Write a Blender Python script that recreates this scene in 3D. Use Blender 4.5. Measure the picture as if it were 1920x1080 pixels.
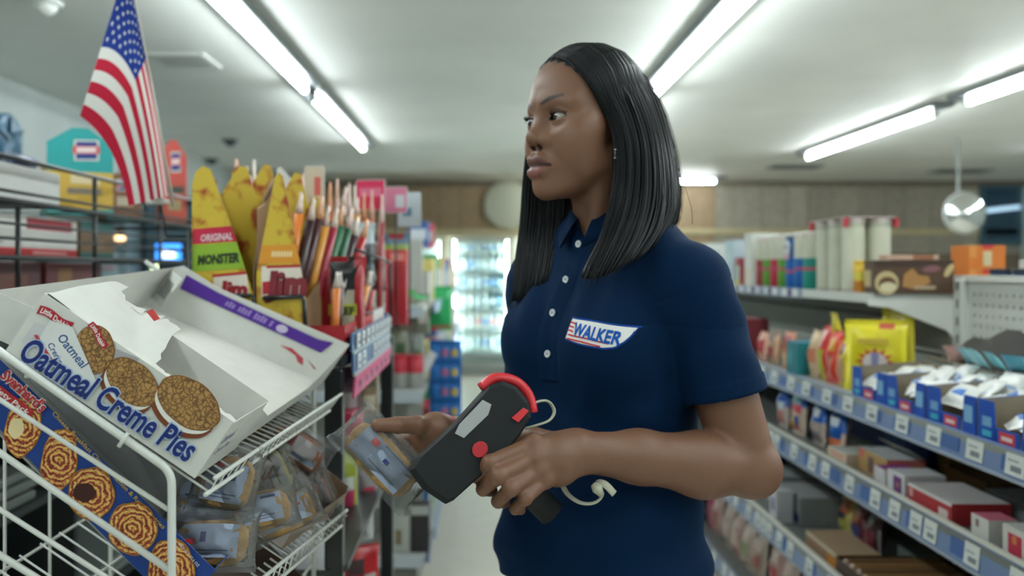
import bpy, math, random
import numpy as np
from mathutils import Vector, Matrix
from mathutils.bvhtree import BVHTree

for _o in list(bpy.data.objects):
    bpy.data.objects.remove(_o)
SC = bpy.context.scene
COL = SC.collection
random.seed(7)
R = random.Random(11)

# ---------------------------------------------------------------- camera, world, exposure
CAMZ, F, VX, VY = 1.38, 1600.0, 905.0, 505.0
cam_d = bpy.data.cameras.new('camera')
cam = bpy.data.objects.new('camera', cam_d)
COL.objects.link(cam)
cam.location = (0, 0, CAMZ)
cam.rotation_euler = (math.pi / 2, 0, 0)
cam_d.sensor_width = 36
cam_d.lens = F * 36 / 1920
cam_d.shift_x = (960 - VX) / 1920
cam_d.shift_y = -(540 - VY) / 1920
cam_d.clip_start = 0.02
cam_d.dof.use_dof = True
cam_d.dof.focus_distance = 1.0
cam_d.dof.aperture_fstop = 3.3
SC.camera = cam
SC.view_settings.view_transform = 'Standard'
SC.view_settings.look = 'None'
SC.view_settings.gamma = 1.0
SC.view_settings.use_curve_mapping = False
SC.view_settings.exposure = 0.14
world = bpy.data.worlds.new('world')
SC.world = world
world.use_nodes = True
world.node_tree.nodes['Background'].inputs[0].default_value = (0.55, 0.75, 0.78, 1)
world.node_tree.nodes['Background'].inputs[1].default_value = 0.25
SC.cycles.use_denoising = True
SC.cycles.max_bounces = 8
SC.cycles.transparent_max_bounces = 16
SC.cycles.sample_clamp_indirect = 6.0
SC.cycles.caustics_reflective = False
SC.cycles.caustics_refractive = False
TUBE_POWER = 51.0
TUBE_COL = (0.90, 0.985, 1.0)


def P(px, py, Y):
    """the point at depth Y that a ray through the given spot of the frame meets"""
    return Vector(((px - VX) / F * Y, Y, CAMZ - (py - VY) / F * Y))


# ---------------------------------------------------------------- colours and materials
def lin(c):
    return tuple((x / 255 / 12.92) if x <= 10 else ((x / 255 + 0.055) / 1.055) ** 2.4 for x in c[:3])


def K(r, g, b):
    return lin((r, g, b)) + (1.0,)


WHITE = K(225, 226, 216)
MATS = {}


def new_mat(name):
    m = bpy.data.materials.new(name)
    m.use_nodes = True
    nt = m.node_tree
    b = nt.nodes['Principled BSDF']
    MATS[name] = m
    return m, nt, b


def attr_mat(name, rough, bump=0.0, bscale=60.0, spec=0.4, metal=0.0, coat=0.0, vary=0.0):
    """takes its colour from the mesh's own print colours"""
    m, nt, b = new_mat(name)
    a = nt.nodes.new('ShaderNodeAttribute')
    a.attribute_name = 'Col'
    out = a.outputs['Color']
    if vary > 0:
        tc = nt.nodes.new('ShaderNodeTexCoord')
        no = nt.nodes.new('ShaderNodeTexNoise')
        no.inputs['Scale'].default_value = bscale * 0.7
        no.inputs['Detail'].default_value = 5
        nt.links.new(tc.outputs['Object'], no.inputs['Vector'])
        mr = nt.nodes.new('ShaderNodeMapRange')
        mr.inputs[1].default_value = 0.3
        mr.inputs[2].default_value = 0.7
        mr.inputs[3].default_value = 1 - vary
        mr.inputs[4].default_value = 1 + vary
        nt.links.new(no.outputs['Fac'], mr.inputs[0])
        mx = nt.nodes.new('ShaderNodeVectorMath')
        mx.operation = 'SCALE'
        nt.links.new(out, mx.inputs[0])
        nt.links.new(mr.outputs[0], mx.inputs['Scale'])
        out = mx.outputs[0]
    nt.links.new(out, b.inputs['Base Color'])
    b.inputs['Roughness'].default_value = rough
    b.inputs['Specular IOR Level'].default_value = spec
    b.inputs['Metallic'].default_value = metal
    b.inputs['Coat Weight'].default_value = coat
    if bump > 0:
        tc = nt.nodes.new('ShaderNodeTexCoord')
        no = nt.nodes.new('ShaderNodeTexNoise')
        no.inputs['Scale'].default_value = bscale
        no.inputs['Detail'].default_value = 4
        nt.links.new(tc.outputs['Object'], no.inputs['Vector'])
        bp = nt.nodes.new('ShaderNodeBump')
        bp.inputs['Strength'].default_value = bump
        bp.inputs['Distance'].default_value = 0.004
        nt.links.new(no.outputs['Fac'], bp.inputs['Height'])
        nt.links.new(bp.outputs[0], b.inputs['Normal'])
    return m


CARD = attr_mat('printed_card', 0.5, bump=0.06, bscale=40, vary=0.04)
FOIL = attr_mat('printed_film', 0.28, bump=0.35, bscale=55, spec=0.5)
PLASTIC = attr_mat('moulded_plastic', 0.35, spec=0.5)
PAINT = attr_mat('painted_metal', 0.32, spec=0.5, bump=0.05, bscale=90)
MATTE = attr_mat('matte_paint', 0.75, bump=0.08, bscale=30, vary=0.05)
CLOTH = attr_mat('woven_cloth', 0.85, bump=0.12, bscale=400, spec=0.2)
RUBBER = attr_mat('soft_rubber', 0.6, bump=0.05, bscale=200, spec=0.3)
BREAD = attr_mat('baked_dough', 0.75, bump=0.5, bscale=120, vary=0.2)
CHROME = attr_mat('polished_metal', 0.12, metal=1.0)
WOOD = attr_mat('wood_panel', 0.6, bump=0.1, bscale=20, vary=0.12)


def emit_mat(name, col, power):
    m, nt, b = new_mat(name)
    b.inputs['Base Color'].default_value = (*col[:3], 1)
    b.inputs['Emission Color'].default_value = (*col[:3], 1)
    b.inputs['Emission Strength'].default_value = power
    return m


def film_mat(name, tint=(1, 1, 1), clear=0.90, rough=0.06, bscale=70, bump=0.6):
    """clear wrapping film: lets most light straight through and mirrors the rest"""
    m, nt, b = new_mat(name)
    tr = nt.nodes.new('ShaderNodeBsdfTransparent')
    tr.inputs[0].default_value = (*tint, 1)
    b.inputs['Base Color'].default_value = (0.42, 0.45, 0.46, 1)
    b.inputs['Roughness'].default_value = rough
    b.inputs['Specular IOR Level'].default_value = 1.0
    mx = nt.nodes.new('ShaderNodeMixShader')
    fr = nt.nodes.new('ShaderNodeFresnel')
    fr.inputs['IOR'].default_value = 1.5
    mr = nt.nodes.new('ShaderNodeMapRange')
    mr.inputs[3].default_value = 1 - clear
    mr.inputs[4].default_value = 1.0
    nt.links.new(fr.outputs[0], mr.inputs[0])
    tc = nt.nodes.new('ShaderNodeTexCoord')
    no = nt.nodes.new('ShaderNodeTexNoise')
    no.inputs['Scale'].default_value = bscale
    no.inputs['Detail'].default_value = 3
    nt.links.new(tc.outputs['Object'], no.inputs['Vector'])
    bp = nt.nodes.new('ShaderNodeBump')
    bp.inputs['Strength'].default_value = bump
    bp.inputs['Distance'].default_value = 0.006
    nt.links.new(no.outputs['Fac'], bp.inputs['Height'])
    nt.links.new(bp.outputs[0], b.inputs['Normal'])
    nt.links.new(bp.outputs[0], fr.inputs['Normal'])
    nt.links.new(mr.outputs[0], mx.inputs[0])
    nt.links.new(tr.outputs[0], mx.inputs[1])
    nt.links.new(b.outputs[0], mx.inputs[2])
    nt.links.new(mx.outputs[0], nt.nodes['Material Output'].inputs['Surface'])
    return m


FILM = film_mat('clear_film')
GLASS = film_mat('door_glass', tint=(0.93, 0.98, 0.97), clear=0.93, rough=0.03, bump=0.0)

# ---------------------------------------------------------------- mesh builder
OFF = {}


def rotz(a):
    return Matrix.Rotation(a, 4, 'Z')


def frame(o, x, y, z):
    """matrix whose columns are the axes x, y, z at origin o"""
    m = Matrix.Identity(4)
    for i, a in enumerate((x, y, z, o)):
        for j in range(3):
            m[j][i] = a[j]
    return m


_TXT = {}


def text_geo(s, bold=0.0, shear=0.0, res=2):
    k = (s, bold, shear, res)
    if k not in _TXT:
        cu = bpy.data.curves.new('t', 'FONT')
        cu.body = s
        cu.size = 1
        cu.offset = bold
        cu.shear = shear
        cu.resolution_u = res
        ob = bpy.data.objects.new('t', cu)
        COL.objects.link(ob)
        dg = bpy.context.evaluated_depsgraph_get()
        me = ob.evaluated_get(dg).to_mesh()
        v = np.array([x.co[:] for x in me.vertices]) if len(me.vertices) else np.zeros((0, 3))
        f = [tuple(p.vertices) for p in me.polygons]
        ob.evaluated_get(dg).to_mesh_clear()
        bpy.data.objects.remove(ob)
        bpy.data.curves.remove(cu)
        if len(v):
            v[:, 0] -= v[:, 0].min()
        _TXT[k] = (v, f)
    return _TXT[k]


class MB:
    def __init__(self, T=None):
        self.v, self.f, self.c, self.s = [], [], [], []
        self.n = 0
        self.T = T or Matrix.Identity(4)

    def add(self, vs, fs, col, smooth=False):
        T = self.T
        vs = [T @ Vector(p) for p in vs]
        b = self.n
        self.v.extend(vs)
        self.n += len(vs)
        many = isinstance(col, list)
        for i, f in enumerate(fs):
            self.f.append(tuple(b + k for k in f))
            self.c.append(col[i] if many else col)
            self.s.append(smooth)

    def box(self, lo, hi, col, bevel=0.0):
        x0, y0, z0 = lo
        x1, y1, z1 = hi
        if bevel <= 0:
            vs = [(x0, y0, z0), (x1, y0, z0), (x1, y1, z0), (x0, y1, z0), (x0, y0, z1), (x1, y0, z1), (x1, y1, z1), (x0, y1, z1)]
            self.add(vs, [(0, 3, 2, 1), (4, 5, 6, 7), (0, 1, 5, 4), (1, 2, 6, 5), (2, 3, 7, 6), (3, 0, 4, 7)], col)
            return
        b = min(bevel, (x1 - x0) * .49, (y1 - y0) * .49, (z1 - z0) * .49)
        vs, fs = [], []
        idx = {}
        for a, x in enumerate((x0, x1)):
            for c, y in enumerate((y0, y1)):
                for d, z in enumerate((z0, z1)):
                    sx, sy, sz = (1 - 2 * a), (1 - 2 * c), (1 - 2 * d)
                    for ax in range(3):
                        q = [x + sx * b, y + sy * b, z + sz * b]
                        q[ax] = (x, y, z)[ax]
                        idx[a, c, d, ax] = len(vs)
                        vs.append(tuple(q))
        g = lambda a, c, d, ax: idx[a, c, d, ax]
        for a in (0, 1):
            q = [g(a, 0, 0, 0), g(a, 1, 0, 0), g(a, 1, 1, 0), g(a, 0, 1, 0)]
            fs.append(q if a else q[::-1])
            q = [g(0, a, 0, 1), g(1, a, 0, 1), g(1, a, 1, 1), g(0, a, 1, 1)]
            fs.append(q[::-1] if a else q)
            q = [g(0, 0, a, 2), g(1, 0, a, 2), g(1, 1, a, 2), g(0, 1, a, 2)]
            fs.append(q if a else q[::-1])
        for a in (0, 1):
            for c in (0, 1):
                q = [g(a, c, 0, 0), g(a, c, 1, 0), g(a, c, 1, 1), g(a, c, 0, 1)]
                fs.append(q if (a ^ c) else q[::-1])
                q = [g(a, 0, c, 0), g(a, 1, c, 0), g(a, 1, c, 2), g(a, 0, c, 2)]
                fs.append(q[::-1] if (a ^ c) else q)
                q = [g(0, a, c, 1), g(1, a, c, 1), g(1, a, c, 2), g(0, a, c, 2)]
                fs.append(q if (a ^ c) else q[::-1])
                for d in (0, 1):
                    pass
        for a in (0, 1):
            for c in (0, 1):
                for d in (0, 1):
                    q = [g(a, c, d, 0), g(a, c, d, 1), g(a, c, d, 2)]
                    fs.append(q if (a + c + d) % 2 else q[::-1])
        self.add(vs, fs, col)

    def tube(self, pts, r, col, n=6, closed=False, caps=True, flat=None):
        pts = [Vector(p) for p in pts]
        m = len(pts)
        rr = r if isinstance(r, (list, tuple)) else [r] * m
        vs, fs = [], []
        prev = None
        for i in range(m):
            a = pts[(i - 1) % m] if (closed or i > 0) else pts[0]
            b = pts[(i + 1) % m] if (closed or i < m - 1) else pts[-1]
            t = (b - a)
            t = t.normalized() if t.length > 1e-9 else Vector((0, 0, 1))
            if prev is None:
                up = Vector((0, 0, 1)) if abs(t.z) < .9 else Vector((1, 0, 0))
                if flat is not None:
                    up = Vector(flat)
                x = up.cross(t).normalized()
            else:
                x = (prev - t * prev.dot(t))
                x = x.normalized() if x.length > 1e-6 else t.orthogonal().normalized()
            prev = x
            y = t.cross(x)
            ra, rb = rr[i] if isinstance(rr[i], tuple) else (rr[i], rr[i])
            for k in range(n):
                an = 2 * math.pi * k / n
                vs.append(pts[i] + x * (ra * math.cos(an)) + y * (rb * math.sin(an)))
        for i in range(m if closed else m - 1):
            for k in range(n):
                a, b = i * n + k, i * n + (k + 1) % n
                c, d = ((i + 1) % m) * n + (k + 1) % n, ((i + 1) % m) * n + k
                fs.append((a, b, c, d))
        if caps and not closed:
            fs.append(tuple(range(n))[::-1])
            fs.append(tuple((m - 1) * n + k for k in range(n)))
        self.add(vs, fs, col, True)

    def lathe(self, prof, n=16, cols=None, col=None, base=(0, 0, 0), smooth=True):
        """prof = [(radius, height)]; cols = one colour per band"""
        bx, by, bz = base
        vs, fs, cs = [], [], []
        for r_, h in prof:
            for k in range(n):
                a = 2 * math.pi * k / n
                vs.append((bx + r_ * math.cos(a), by + r_ * math.sin(a), bz + h))
        for i in range(len(prof) - 1):
            for k in range(n):
                fs.append((i * n + k, i * n + (k + 1) % n, (i + 1) * n + (k + 1) % n, (i + 1) * n + k))
                cs.append(cols[i] if cols else col)
        fs.append(tuple(range(n))[::-1])
        cs.append(cols[0] if cols else col)
        fs.append(tuple((len(prof) - 1) * n + k for k in range(n)))
        cs.append(cols[-1] if cols else col)
        self.add(vs, fs, cs, smooth)

    def prism(self, poly, z0, z1, col, side=None):
        """poly in local xy, extruded along local z"""
        n = len(poly)
        vs = [(x, y, z0) for x, y in poly] + [(x, y, z1) for x, y in poly]
        ar = sum(poly[i][0] * poly[(i + 1) % n][1] - poly[(i + 1) % n][0] * poly[i][1] for i in range(n))
        bot, top = tuple(range(n)), tuple(range(n, 2 * n))
        fs = [bot[::-1], top]
        fs += [(i, (i + 1) % n, n + (i + 1) % n, n + i) for i in range(n)]
        if (ar < 0) != (z1 < z0):
            fs = [f[::-1] for f in fs]
        self.add(vs, fs, [col, col] + [side or col] * n)

    def face(self, o, U, V, col, art=(), cuts=1):
        """one flat printed side: art = [(u0, v0, u1, v1, colour)] in 0..1"""
        o, U, V = Vector(o), Vector(U), Vector(V)
        us, vs_ = {0.0, 1.0}, {0.0, 1.0}
        for a in art:
            us |= {min(1, max(0, a[0])), min(1, max(0, a[2]))}
            vs_ |= {min(1, max(0, a[1])), min(1, max(0, a[3]))}
        us, vs_ = sorted(us), sorted(vs_)
        pts = [o + U * u + V * v for v in vs_ for u in us]
        fs, cs = [], []
        nu = len(us)
        for j in range(len(vs_) - 1):
            for i in range(nu - 1):
                cu, cv = (us[i] + us[i + 1]) / 2, (vs_[j] + vs_[j + 1]) / 2
                c = col
                for a in art:
                    if a[0] <= cu <= a[2] and a[1] <= cv <= a[3]:
                        c = a[4]
                fs.append((j * nu + i, j * nu + i + 1, (j + 1) * nu + i + 1, (j + 1) * nu + i))
                cs.append(c)
        self.add(pts, fs, cs)

    def carton(self, w, d, h, col, front=(), side=(), top=(), topcol=None, back=()):
        """closed box on its base: x in -w/2..w/2, y in 0..d (front at y=0), z in 0..h"""
        self.face((-w / 2, 0, 0), (w, 0, 0), (0, 0, h), col, front)
        self.face((w / 2, 0, 0), (0, d, 0), (0, 0, h), col, side)
        self.face((w / 2, d, 0), (-w, 0, 0), (0, 0, h), col, back)
        self.face((-w / 2, d, 0), (0, -d, 0), (0, 0, h), col, side)
        self.face((-w / 2, 0, h), (w, 0, 0), (0, d, 0), topcol or col, top)
        self.face((-w / 2, d, 0), (w, 0, 0), (0, -d, 0), col)

    def pillow(self, w, h, t, col, art=(), nx=10, ny=12, crumple=0.12, seed=0, back=None, crimp=0.06):
        """sealed bag standing in local xz, front towards -y, bottom at z=0"""
        rr = random.Random(seed)
        ph = [rr.uniform(0, 6.28) for _ in range(8)]
        ys = {0.0, 1.0, crimp, 1 - crimp} | {j / ny for j in range(ny + 1)}
        xs = {i / nx for i in range(nx + 1)}
        for a in art:
            xs |= {a[0], a[2]}
            ys |= {a[1], a[3]}
        xs = sorted(x for x in xs if 0 <= x <= 1)
        ys = sorted(y for y in ys if 0 <= y <= 1)
        nu, nv = len(xs), len(ys)
        vs, fs, cs = [], [], []
        for sgn in (-1, 1):
            for v in ys:
                e = min(1, max(0, (v - crimp) / (0.5 - crimp))) if v < .5 else min(1, max(0, (1 - crimp - v) / (0.5 - crimp)))
                pv = math.sqrt(max(0, 1 - (1 - e) ** 2))
                for u in xs:
                    pu = max(0, 1 - abs(2 * u - 1) ** 2.2) ** .6
                    b = t / 2 * pv * pu
                    cr = 1 + crumple * (math.sin(9 * u + 7 * v + ph[0]) + math.sin(14 * v - 8 * u + ph[1]) + .7 * math.sin(23 * u + ph[2] + 11 * v))
                    wv = w * (1 - .06 * pv)
                    vs.append(((u - .5) * wv + crumple * .02 * w * math.sin(13 * v + ph[3]), sgn * b * cr + crumple * .1 * t * math.sin(6 * u + 5 * v + ph[4]), v * h))
        for s_ in (0, 1):
            o = s_ * nu * nv
            for j in range(nv - 1):
                for i in range(nu - 1):
                    q = (o + j * nu + i, o + j * nu + i + 1, o + (j + 1) * nu + i + 1, o + (j + 1) * nu + i)
                    fs.append(q[::-1] if s_ else q)
                    cu, cv = (xs[i] + xs[i + 1]) / 2, (ys[j] + ys[j + 1]) / 2
                    c = col if not s_ else (back or col)
                    if not s_:
                        for a in art:
                            if a[0] <= cu <= a[2] and a[1] <= cv <= a[3]:
                                c = a[4]
                    cs.append(c)
        o = nu * nv
        for j in range(nv - 1):
            fs.append((j * nu, (j + 1) * nu, o + (j + 1) * nu, o + j * nu))
            cs.append(col)
            k = nu - 1
            fs.append(((j + 1) * nu + k, j * nu + k, o + j * nu + k, o + (j + 1) * nu + k))
            cs.append(col)
        self.add(vs, fs, cs, True)

    def text(self, s, size, at, col, bold=0.0, shear=0.0, align='l', sx=1.0, U=(1, 0, 0), V=(0, 1, 0), map=None, res=2):
        v, f = text_geo(s, bold, shear, res)
        if not len(v):
            return 0
        w = v[:, 0].max() * size * sx
        o = -w / 2 if align == 'c' else (-w if align == 'r' else 0)
        U, V, A = Vector(U), Vector(V), Vector(at)
        pts = []
        for x, y, _ in v:
            a, b = x * size * sx + o, y * size
            pts.append(map(a, b) if map else A + U * a + V * b)
        self.add(pts, f, col)
        return w

    def build(self, name, mat, parent=None, smooth_all=None):
        me = bpy.data.meshes.new(name)
        off = OFF.get(parent.name, Vector((0, 0, 0))) if parent else Vector((0, 0, 0))
        me.from_pydata([tuple(p - off) for p in self.v], [], self.f)
        at = me.attributes.new('Col', 'FLOAT_COLOR', 'FACE')
        at.data.foreach_set('color', np.array(self.c, dtype=np.float32).reshape(-1))
        me.polygons.foreach_set('use_smooth', np.array(self.s if smooth_all is None else [smooth_all] * len(self.f), dtype=bool))
        me.materials.append(mat)
        o = bpy.data.objects.new(name, me)
        COL.objects.link(o)
        if parent:
            o.parent = parent
            OFF[o.name] = off
        return o


def tag(o, label=None, cat=None, group=None, kind=None):
    if label:
        o['label'] = label
    if cat:
        o['category'] = cat
    if group:
        o['group'] = group
    if kind:
        o['kind'] = kind
    return o


def thing(name, label, cat, loc, group=None):
    o = bpy.data.objects.new(name, None)
    o.empty_display_size = .02
    COL.objects.link(o)
    o.location = Vector(loc)
    OFF[o.name] = Vector(loc)
    return tag(o, label, cat, group)


def recentre(o, base):
    """moves a lone mesh's origin to its base"""
    b = Vector(base)
    o.data.transform(Matrix.Translation(-b))
    o.location = b
    OFF[o.name] = b
    return o


def solo(mb, name, mat, label, cat, base, group=None):
    return recentre(tag(mb.build(name, mat), label, cat, group), base)


def struct(mb, name, mat, parent=None):
    o = mb.build(name, mat, parent)
    if not parent:
        o['kind'] = 'structure'
    return o


def copy_thing(o, loc, label=None, group=None, rz=0.0):
    def cp(a, par):
        c = a.copy()
        COL.objects.link(c)
        if par:
            c.parent = par
        for ch in a.children:
            cp(ch, c)
        return c
    c = cp(o, None)
    c.location = Vector(loc)
    c.rotation_euler = (0, 0, rz)
    if label:
        c['label'] = label
    if group:
        c['group'] = group
    return c


def spline(pts, n):
    """Catmull-Rom through pts"""
    p = [Vector(q) for q in pts]
    p = [p[0] * 2 - p[1]] + p + [p[-1] * 2 - p[-2]]
    out = []
    m = len(pts) - 1
    for i in range(n + 1):
        t = i / n * m
        k = min(int(t), m - 1)
        t -= k
        a, b, c, d = p[k], p[k + 1], p[k + 2], p[k + 3]
        out.append(.5 * (2 * b + (c - a) * t + (2 * a - 5 * b + 4 * c - d) * t * t + (3 * b - a - 3 * c + d) * t ** 3))
    return out


ORD = ['first', 'second', 'third', 'fourth', 'fifth', 'sixth', 'seventh', 'eighth', 'ninth', 'tenth', 'eleventh', 'twelfth', 'thirteenth', 'fourteenth', 'fifteenth', 'sixteenth', 'seventeenth', 'eighteenth']
# ================================================================ the room
CEIL = CAMZ + 1.24
XL, XR, Y0, Y1 = -3.1, 8.2, -2.6, 12.0


def noise_mat(name, c1, c2, scale, rough, bump=0.1, stretch=(1, 1, 1), spec=0.4):
    m, nt, b = new_mat(name)
    tc = nt.nodes.new('ShaderNodeTexCoord')
    mp = nt.nodes.new('ShaderNodeMapping')
    mp.inputs['Scale'].default_value = stretch
    nt.links.new(tc.outputs['Object'], mp.inputs[0])
    no = nt.nodes.new('ShaderNodeTexNoise')
    no.inputs['Scale'].default_value = scale
    no.inputs['Detail'].default_value = 6
    nt.links.new(mp.outputs[0], no.inputs['Vector'])
    cr = nt.nodes.new('ShaderNodeValToRGB')
    cr.color_ramp.elements[0].position = .3
    cr.color_ramp.elements[1].position = .7
    cr.color_ramp.elements[0].color = c1
    cr.color_ramp.elements[1].color = c2
    nt.links.new(no.outputs['Fac'], cr.inputs[0])
    nt.links.new(cr.outputs[0], b.inputs['Base Color'])
    b.inputs['Roughness'].default_value = rough
    b.inputs['Specular IOR Level'].default_value = spec
    bp = nt.nodes.new('ShaderNodeBump')
    bp.inputs['Strength'].default_value = bump
    bp.inputs['Distance'].default_value = .01
    nt.links.new(no.outputs['Fac'], bp.inputs['Height'])
    nt.links.new(bp.outputs[0], b.inputs['Normal'])
    return m


CEIL_M = noise_mat('ceiling_plaster', K(214, 216, 212), K(224, 226, 221), 1.6, .55, .05)
WALL_M = noise_mat('wall_paint', K(158, 166, 164), K(168, 176, 172), 3, .6, .04)
FLOOR_M = noise_mat('floor_vinyl', K(206, 202, 188), K(214, 210, 198), 9, .3, .03)

m = MB(); m.box((XL - .1, Y0 - .1, -.1), (XR + .1, Y1 + .1, 0), WHITE); struct(m, 'floor', FLOOR_M)
m = MB(); m.box((XL - .1, Y0 - .1, CEIL), (XR + .1, Y1 + .1, CEIL + .1), WHITE); ceiling = struct(m, 'ceiling', CEIL_M)
m = MB(); m.box((XL - .1, Y0, 0), (XL, Y1, CEIL), WHITE); struct(m, 'wall_left', WALL_M)
m = MB(); m.box((XR, Y0, 0), (XR + .1, Y1, CEIL), WHITE); struct(m, 'wall_right', WALL_M)
m = MB(); m.box((XL, Y0 - .1, 0), (XR, Y0, CEIL), WHITE); struct(m, 'wall_front', WALL_M)
m = MB(); m.box((XL, Y1, 0), (XR, Y1 + .1, CEIL), K(120, 108, 92)); wall_back = struct(m, 'wall_back', MATTE)
# the wood cladding over the coolers, board by board
x = XL
wr = random.Random(5)
while x < XR - .05:
    w = wr.choice((.29, .36, .42))
    x2 = min(XR, x + w)
    g = wr.uniform(.86, 1.1)
    base = K(158, 136, 108) if x < 3.2 else K(162, 156, 142)
    m = MB(); m.box((x + .004, Y1 - .018 - wr.uniform(0, .004), 1.60), (x2 - .004, Y1, CEIL - .07), tuple(c * g for c in base[:3]) + (1,), bevel=.004)
    m.build('plank', WOOD, wall_back)
    x = x2
m = MB(); m.box((XL, Y1 - .05, CEIL - .07), (XR, Y1, CEIL), K(120, 112, 98), bevel=.01); struct(m, 'trim_1', WOOD)
m = MB(); m.box((XL, Y1 - .05, 1.87), (XR, Y1 - .026, 1.95), K(190, 178, 140), bevel=.006); struct(m, 'trim_2', WOOD)

# fluorescent strip lights
TUBE_M = emit_mat('lit_tube', TUBE_COL, TUBE_POWER)
TZ = CAMZ + 1.17


def strip_light(x, ya, yb, label, dark=False, along='y'):
    c = (x, (ya + yb) / 2, CEIL) if along == 'y' else ((ya + yb) / 2, x, CEIL)
    t = thing('strip_light', label, 'light', c, 'fluorescent strip lights on the ceiling')
    sw = (lambda a, b, z: (a, b, z)) if along == 'y' else (lambda a, b, z: (b, a, z))
    m = MB()
    m.box(sw(x - .085, ya - .14, CEIL - .040), sw(x + .085, yb + .14, CEIL - .0005), K(104, 112, 114), bevel=.008)
    m.build('housing', PAINT, t)
    for e in (ya - .02, yb + .02):
        m = MB()
        m.box(sw(x - .022, e - .018, TZ - .024), sw(x + .022, e + .018, CEIL - .040), K(205, 210, 206), bevel=.004)
        m.build('socket', PLASTIC, t)
    m = MB()
    m.tube([sw(x, ya, TZ), sw(x, yb, TZ)], .020, WHITE, n=14)
    o = m.build('tube', TUBE_M, t)
    return t


def row(x, ends, nm):
    for i, (a, b) in enumerate(ends):
        strip_light(x, a, b, f'lit white tube light, {ORD[i]} from the back wall in the {nm} row')


row(-1.16, [(5.86, 8.26), (3.15, 5.55), (.45, 2.85), (-2.2, .15)], 'jerky rack side')
row(1.15, [(6.0, 8.4), (3.3, 5.7), (.6, 3.0), (-2.2, .2)], 'middle ceiling')
row(3.40, [(6.42, 8.90), (3.5, 5.96), (.75, 3.1), (-2.0, .4)], 'snack shelf side')
row(5.9, [(6.4, 8.8), (3.4, 5.8), (.5, 2.9)], 'outermost ceiling')
strip_light(11.35, .75, 3.08, 'lit tube light lying crossways close to the wood cladding', along='x')

# ceiling vents, round fittings
for i, (px, py, lab, wx, wy) in enumerate(((1490, 312, 'dark ceiling vent grille over the cream snack tubes', .62, .34), (1800, 320, 'dark ceiling vent grille over the convex mirror', .68, .36), (345, 112, 'pale square ceiling vent beside the hanging flag', .34, .34))):
    y = F * (CEIL - CAMZ) / (VY - py)
    x = (px - VX) / F * y
    t = thing('ceiling_vent', lab, 'vent', (x, y, CEIL))
    dk = i < 2
    m = MB()
    fr = .03
    for a in ((x - wx / 2, y - wy / 2, x + wx / 2, y - wy / 2 + fr), (x - wx / 2, y + wy / 2 - fr, x + wx / 2, y + wy / 2), (x - wx / 2, y - wy / 2 + fr, x - wx / 2 + fr, y + wy / 2 - fr), (x + wx / 2 - fr, y - wy / 2 + fr, x + wx / 2, y + wy / 2 - fr)):
        m.box((a[0], a[1], CEIL - .014), (a[2], a[3], CEIL - .0005), K(112, 120, 118) if dk else K(200, 204, 198))
    m.build('vent_frame', PAINT, t)
    n = 7
    for k in range(n):
        yy = y - wy / 2 + fr + (k + .5) * (wy - 2 * fr) / n
        m = MB(Matrix.Translation((x, yy, CEIL - .010)) @ Matrix.Rotation(.5, 4, 'X'))
        m.box((-wx / 2 + fr, -.015, -.002), (wx / 2 - fr, .015, .002), K(70, 78, 78) if dk else K(190, 194, 190))
        m.build('slat', PAINT, t)
for px, py, lab, c in ((85, 14, 'small white round sensor on the ceiling left of the flag', K(215, 220, 214)), (432, 268, 'dark round camera dome under the ceiling above the jerky boxes', K(52, 62, 66)), (398, 303, 'small dark ceiling sprinkler right above the cut jerky boxes', K(70, 80, 82))):
    y = F * (CEIL - .03 - CAMZ) / (VY - py)
    x = (px - VX) / F * y
    t = thing('ceiling_sensor', lab, 'sensor', (x, y, CEIL))
    m = MB(); m.lathe([(.075, -.0005), (.075, -.014), (.06, -.022)][::-1], n=20, col=c, base=(x, y, CEIL)); m.build('mount', PLASTIC, t)
    m = MB(); m.lathe([(.052, -.022), (.046, -.045), (.028, -.062), (.006, -.068)][::-1], n=20, col=c, base=(x, y, CEIL)); m.build('dome', PLASTIC, t)

# clear end of the shop on the far right: a window into the next room
wx0, wx1 = 7.02, 7.50
yb = Y1 - .03
m = MB()
for a in ((wx0 - .06, 1.72, wx1 + .06, 1.80), (wx0 - .06, 2.50, wx1 + .06, CEIL - .072), (wx0 - .06, 1.80, wx0, 2.50), (wx1, 1.80, wx1 + .06, 2.50)):
    m.box((a[0], yb - .05, a[1]), (a[2], yb, a[3]), K(60, 96, 112))
win = struct(m, 'window_1', PAINT)
m = MB(); m.box((wx0, yb - .02, 1.80), (wx1, yb - .012, 2.50), K(22, 62, 84)); m.build('pane', attr_mat('blue_glass', .08, spec=.8), win)
m = MB(); m.tube([(wx0 + .02, yb - .06, 2.20), (wx1 - .01, yb - .06, 2.25)], .03, WHITE, n=10)
solo(m, 'blue_tube_light', emit_mat('blue_lit_tube', (.42, .62, .8), 1.1), 'bluish lit tube across the dark blue window far behind the shelves', 'light', (wx0 + .2, yb - .06, 2.2))
m = MB(); m.box((7.54, Y1 - .22, 0), (7.72, Y1 - .03, CEIL - .071), K(186, 200, 196), bevel=.01); struct(m, 'trim_3', PAINT)

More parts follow.
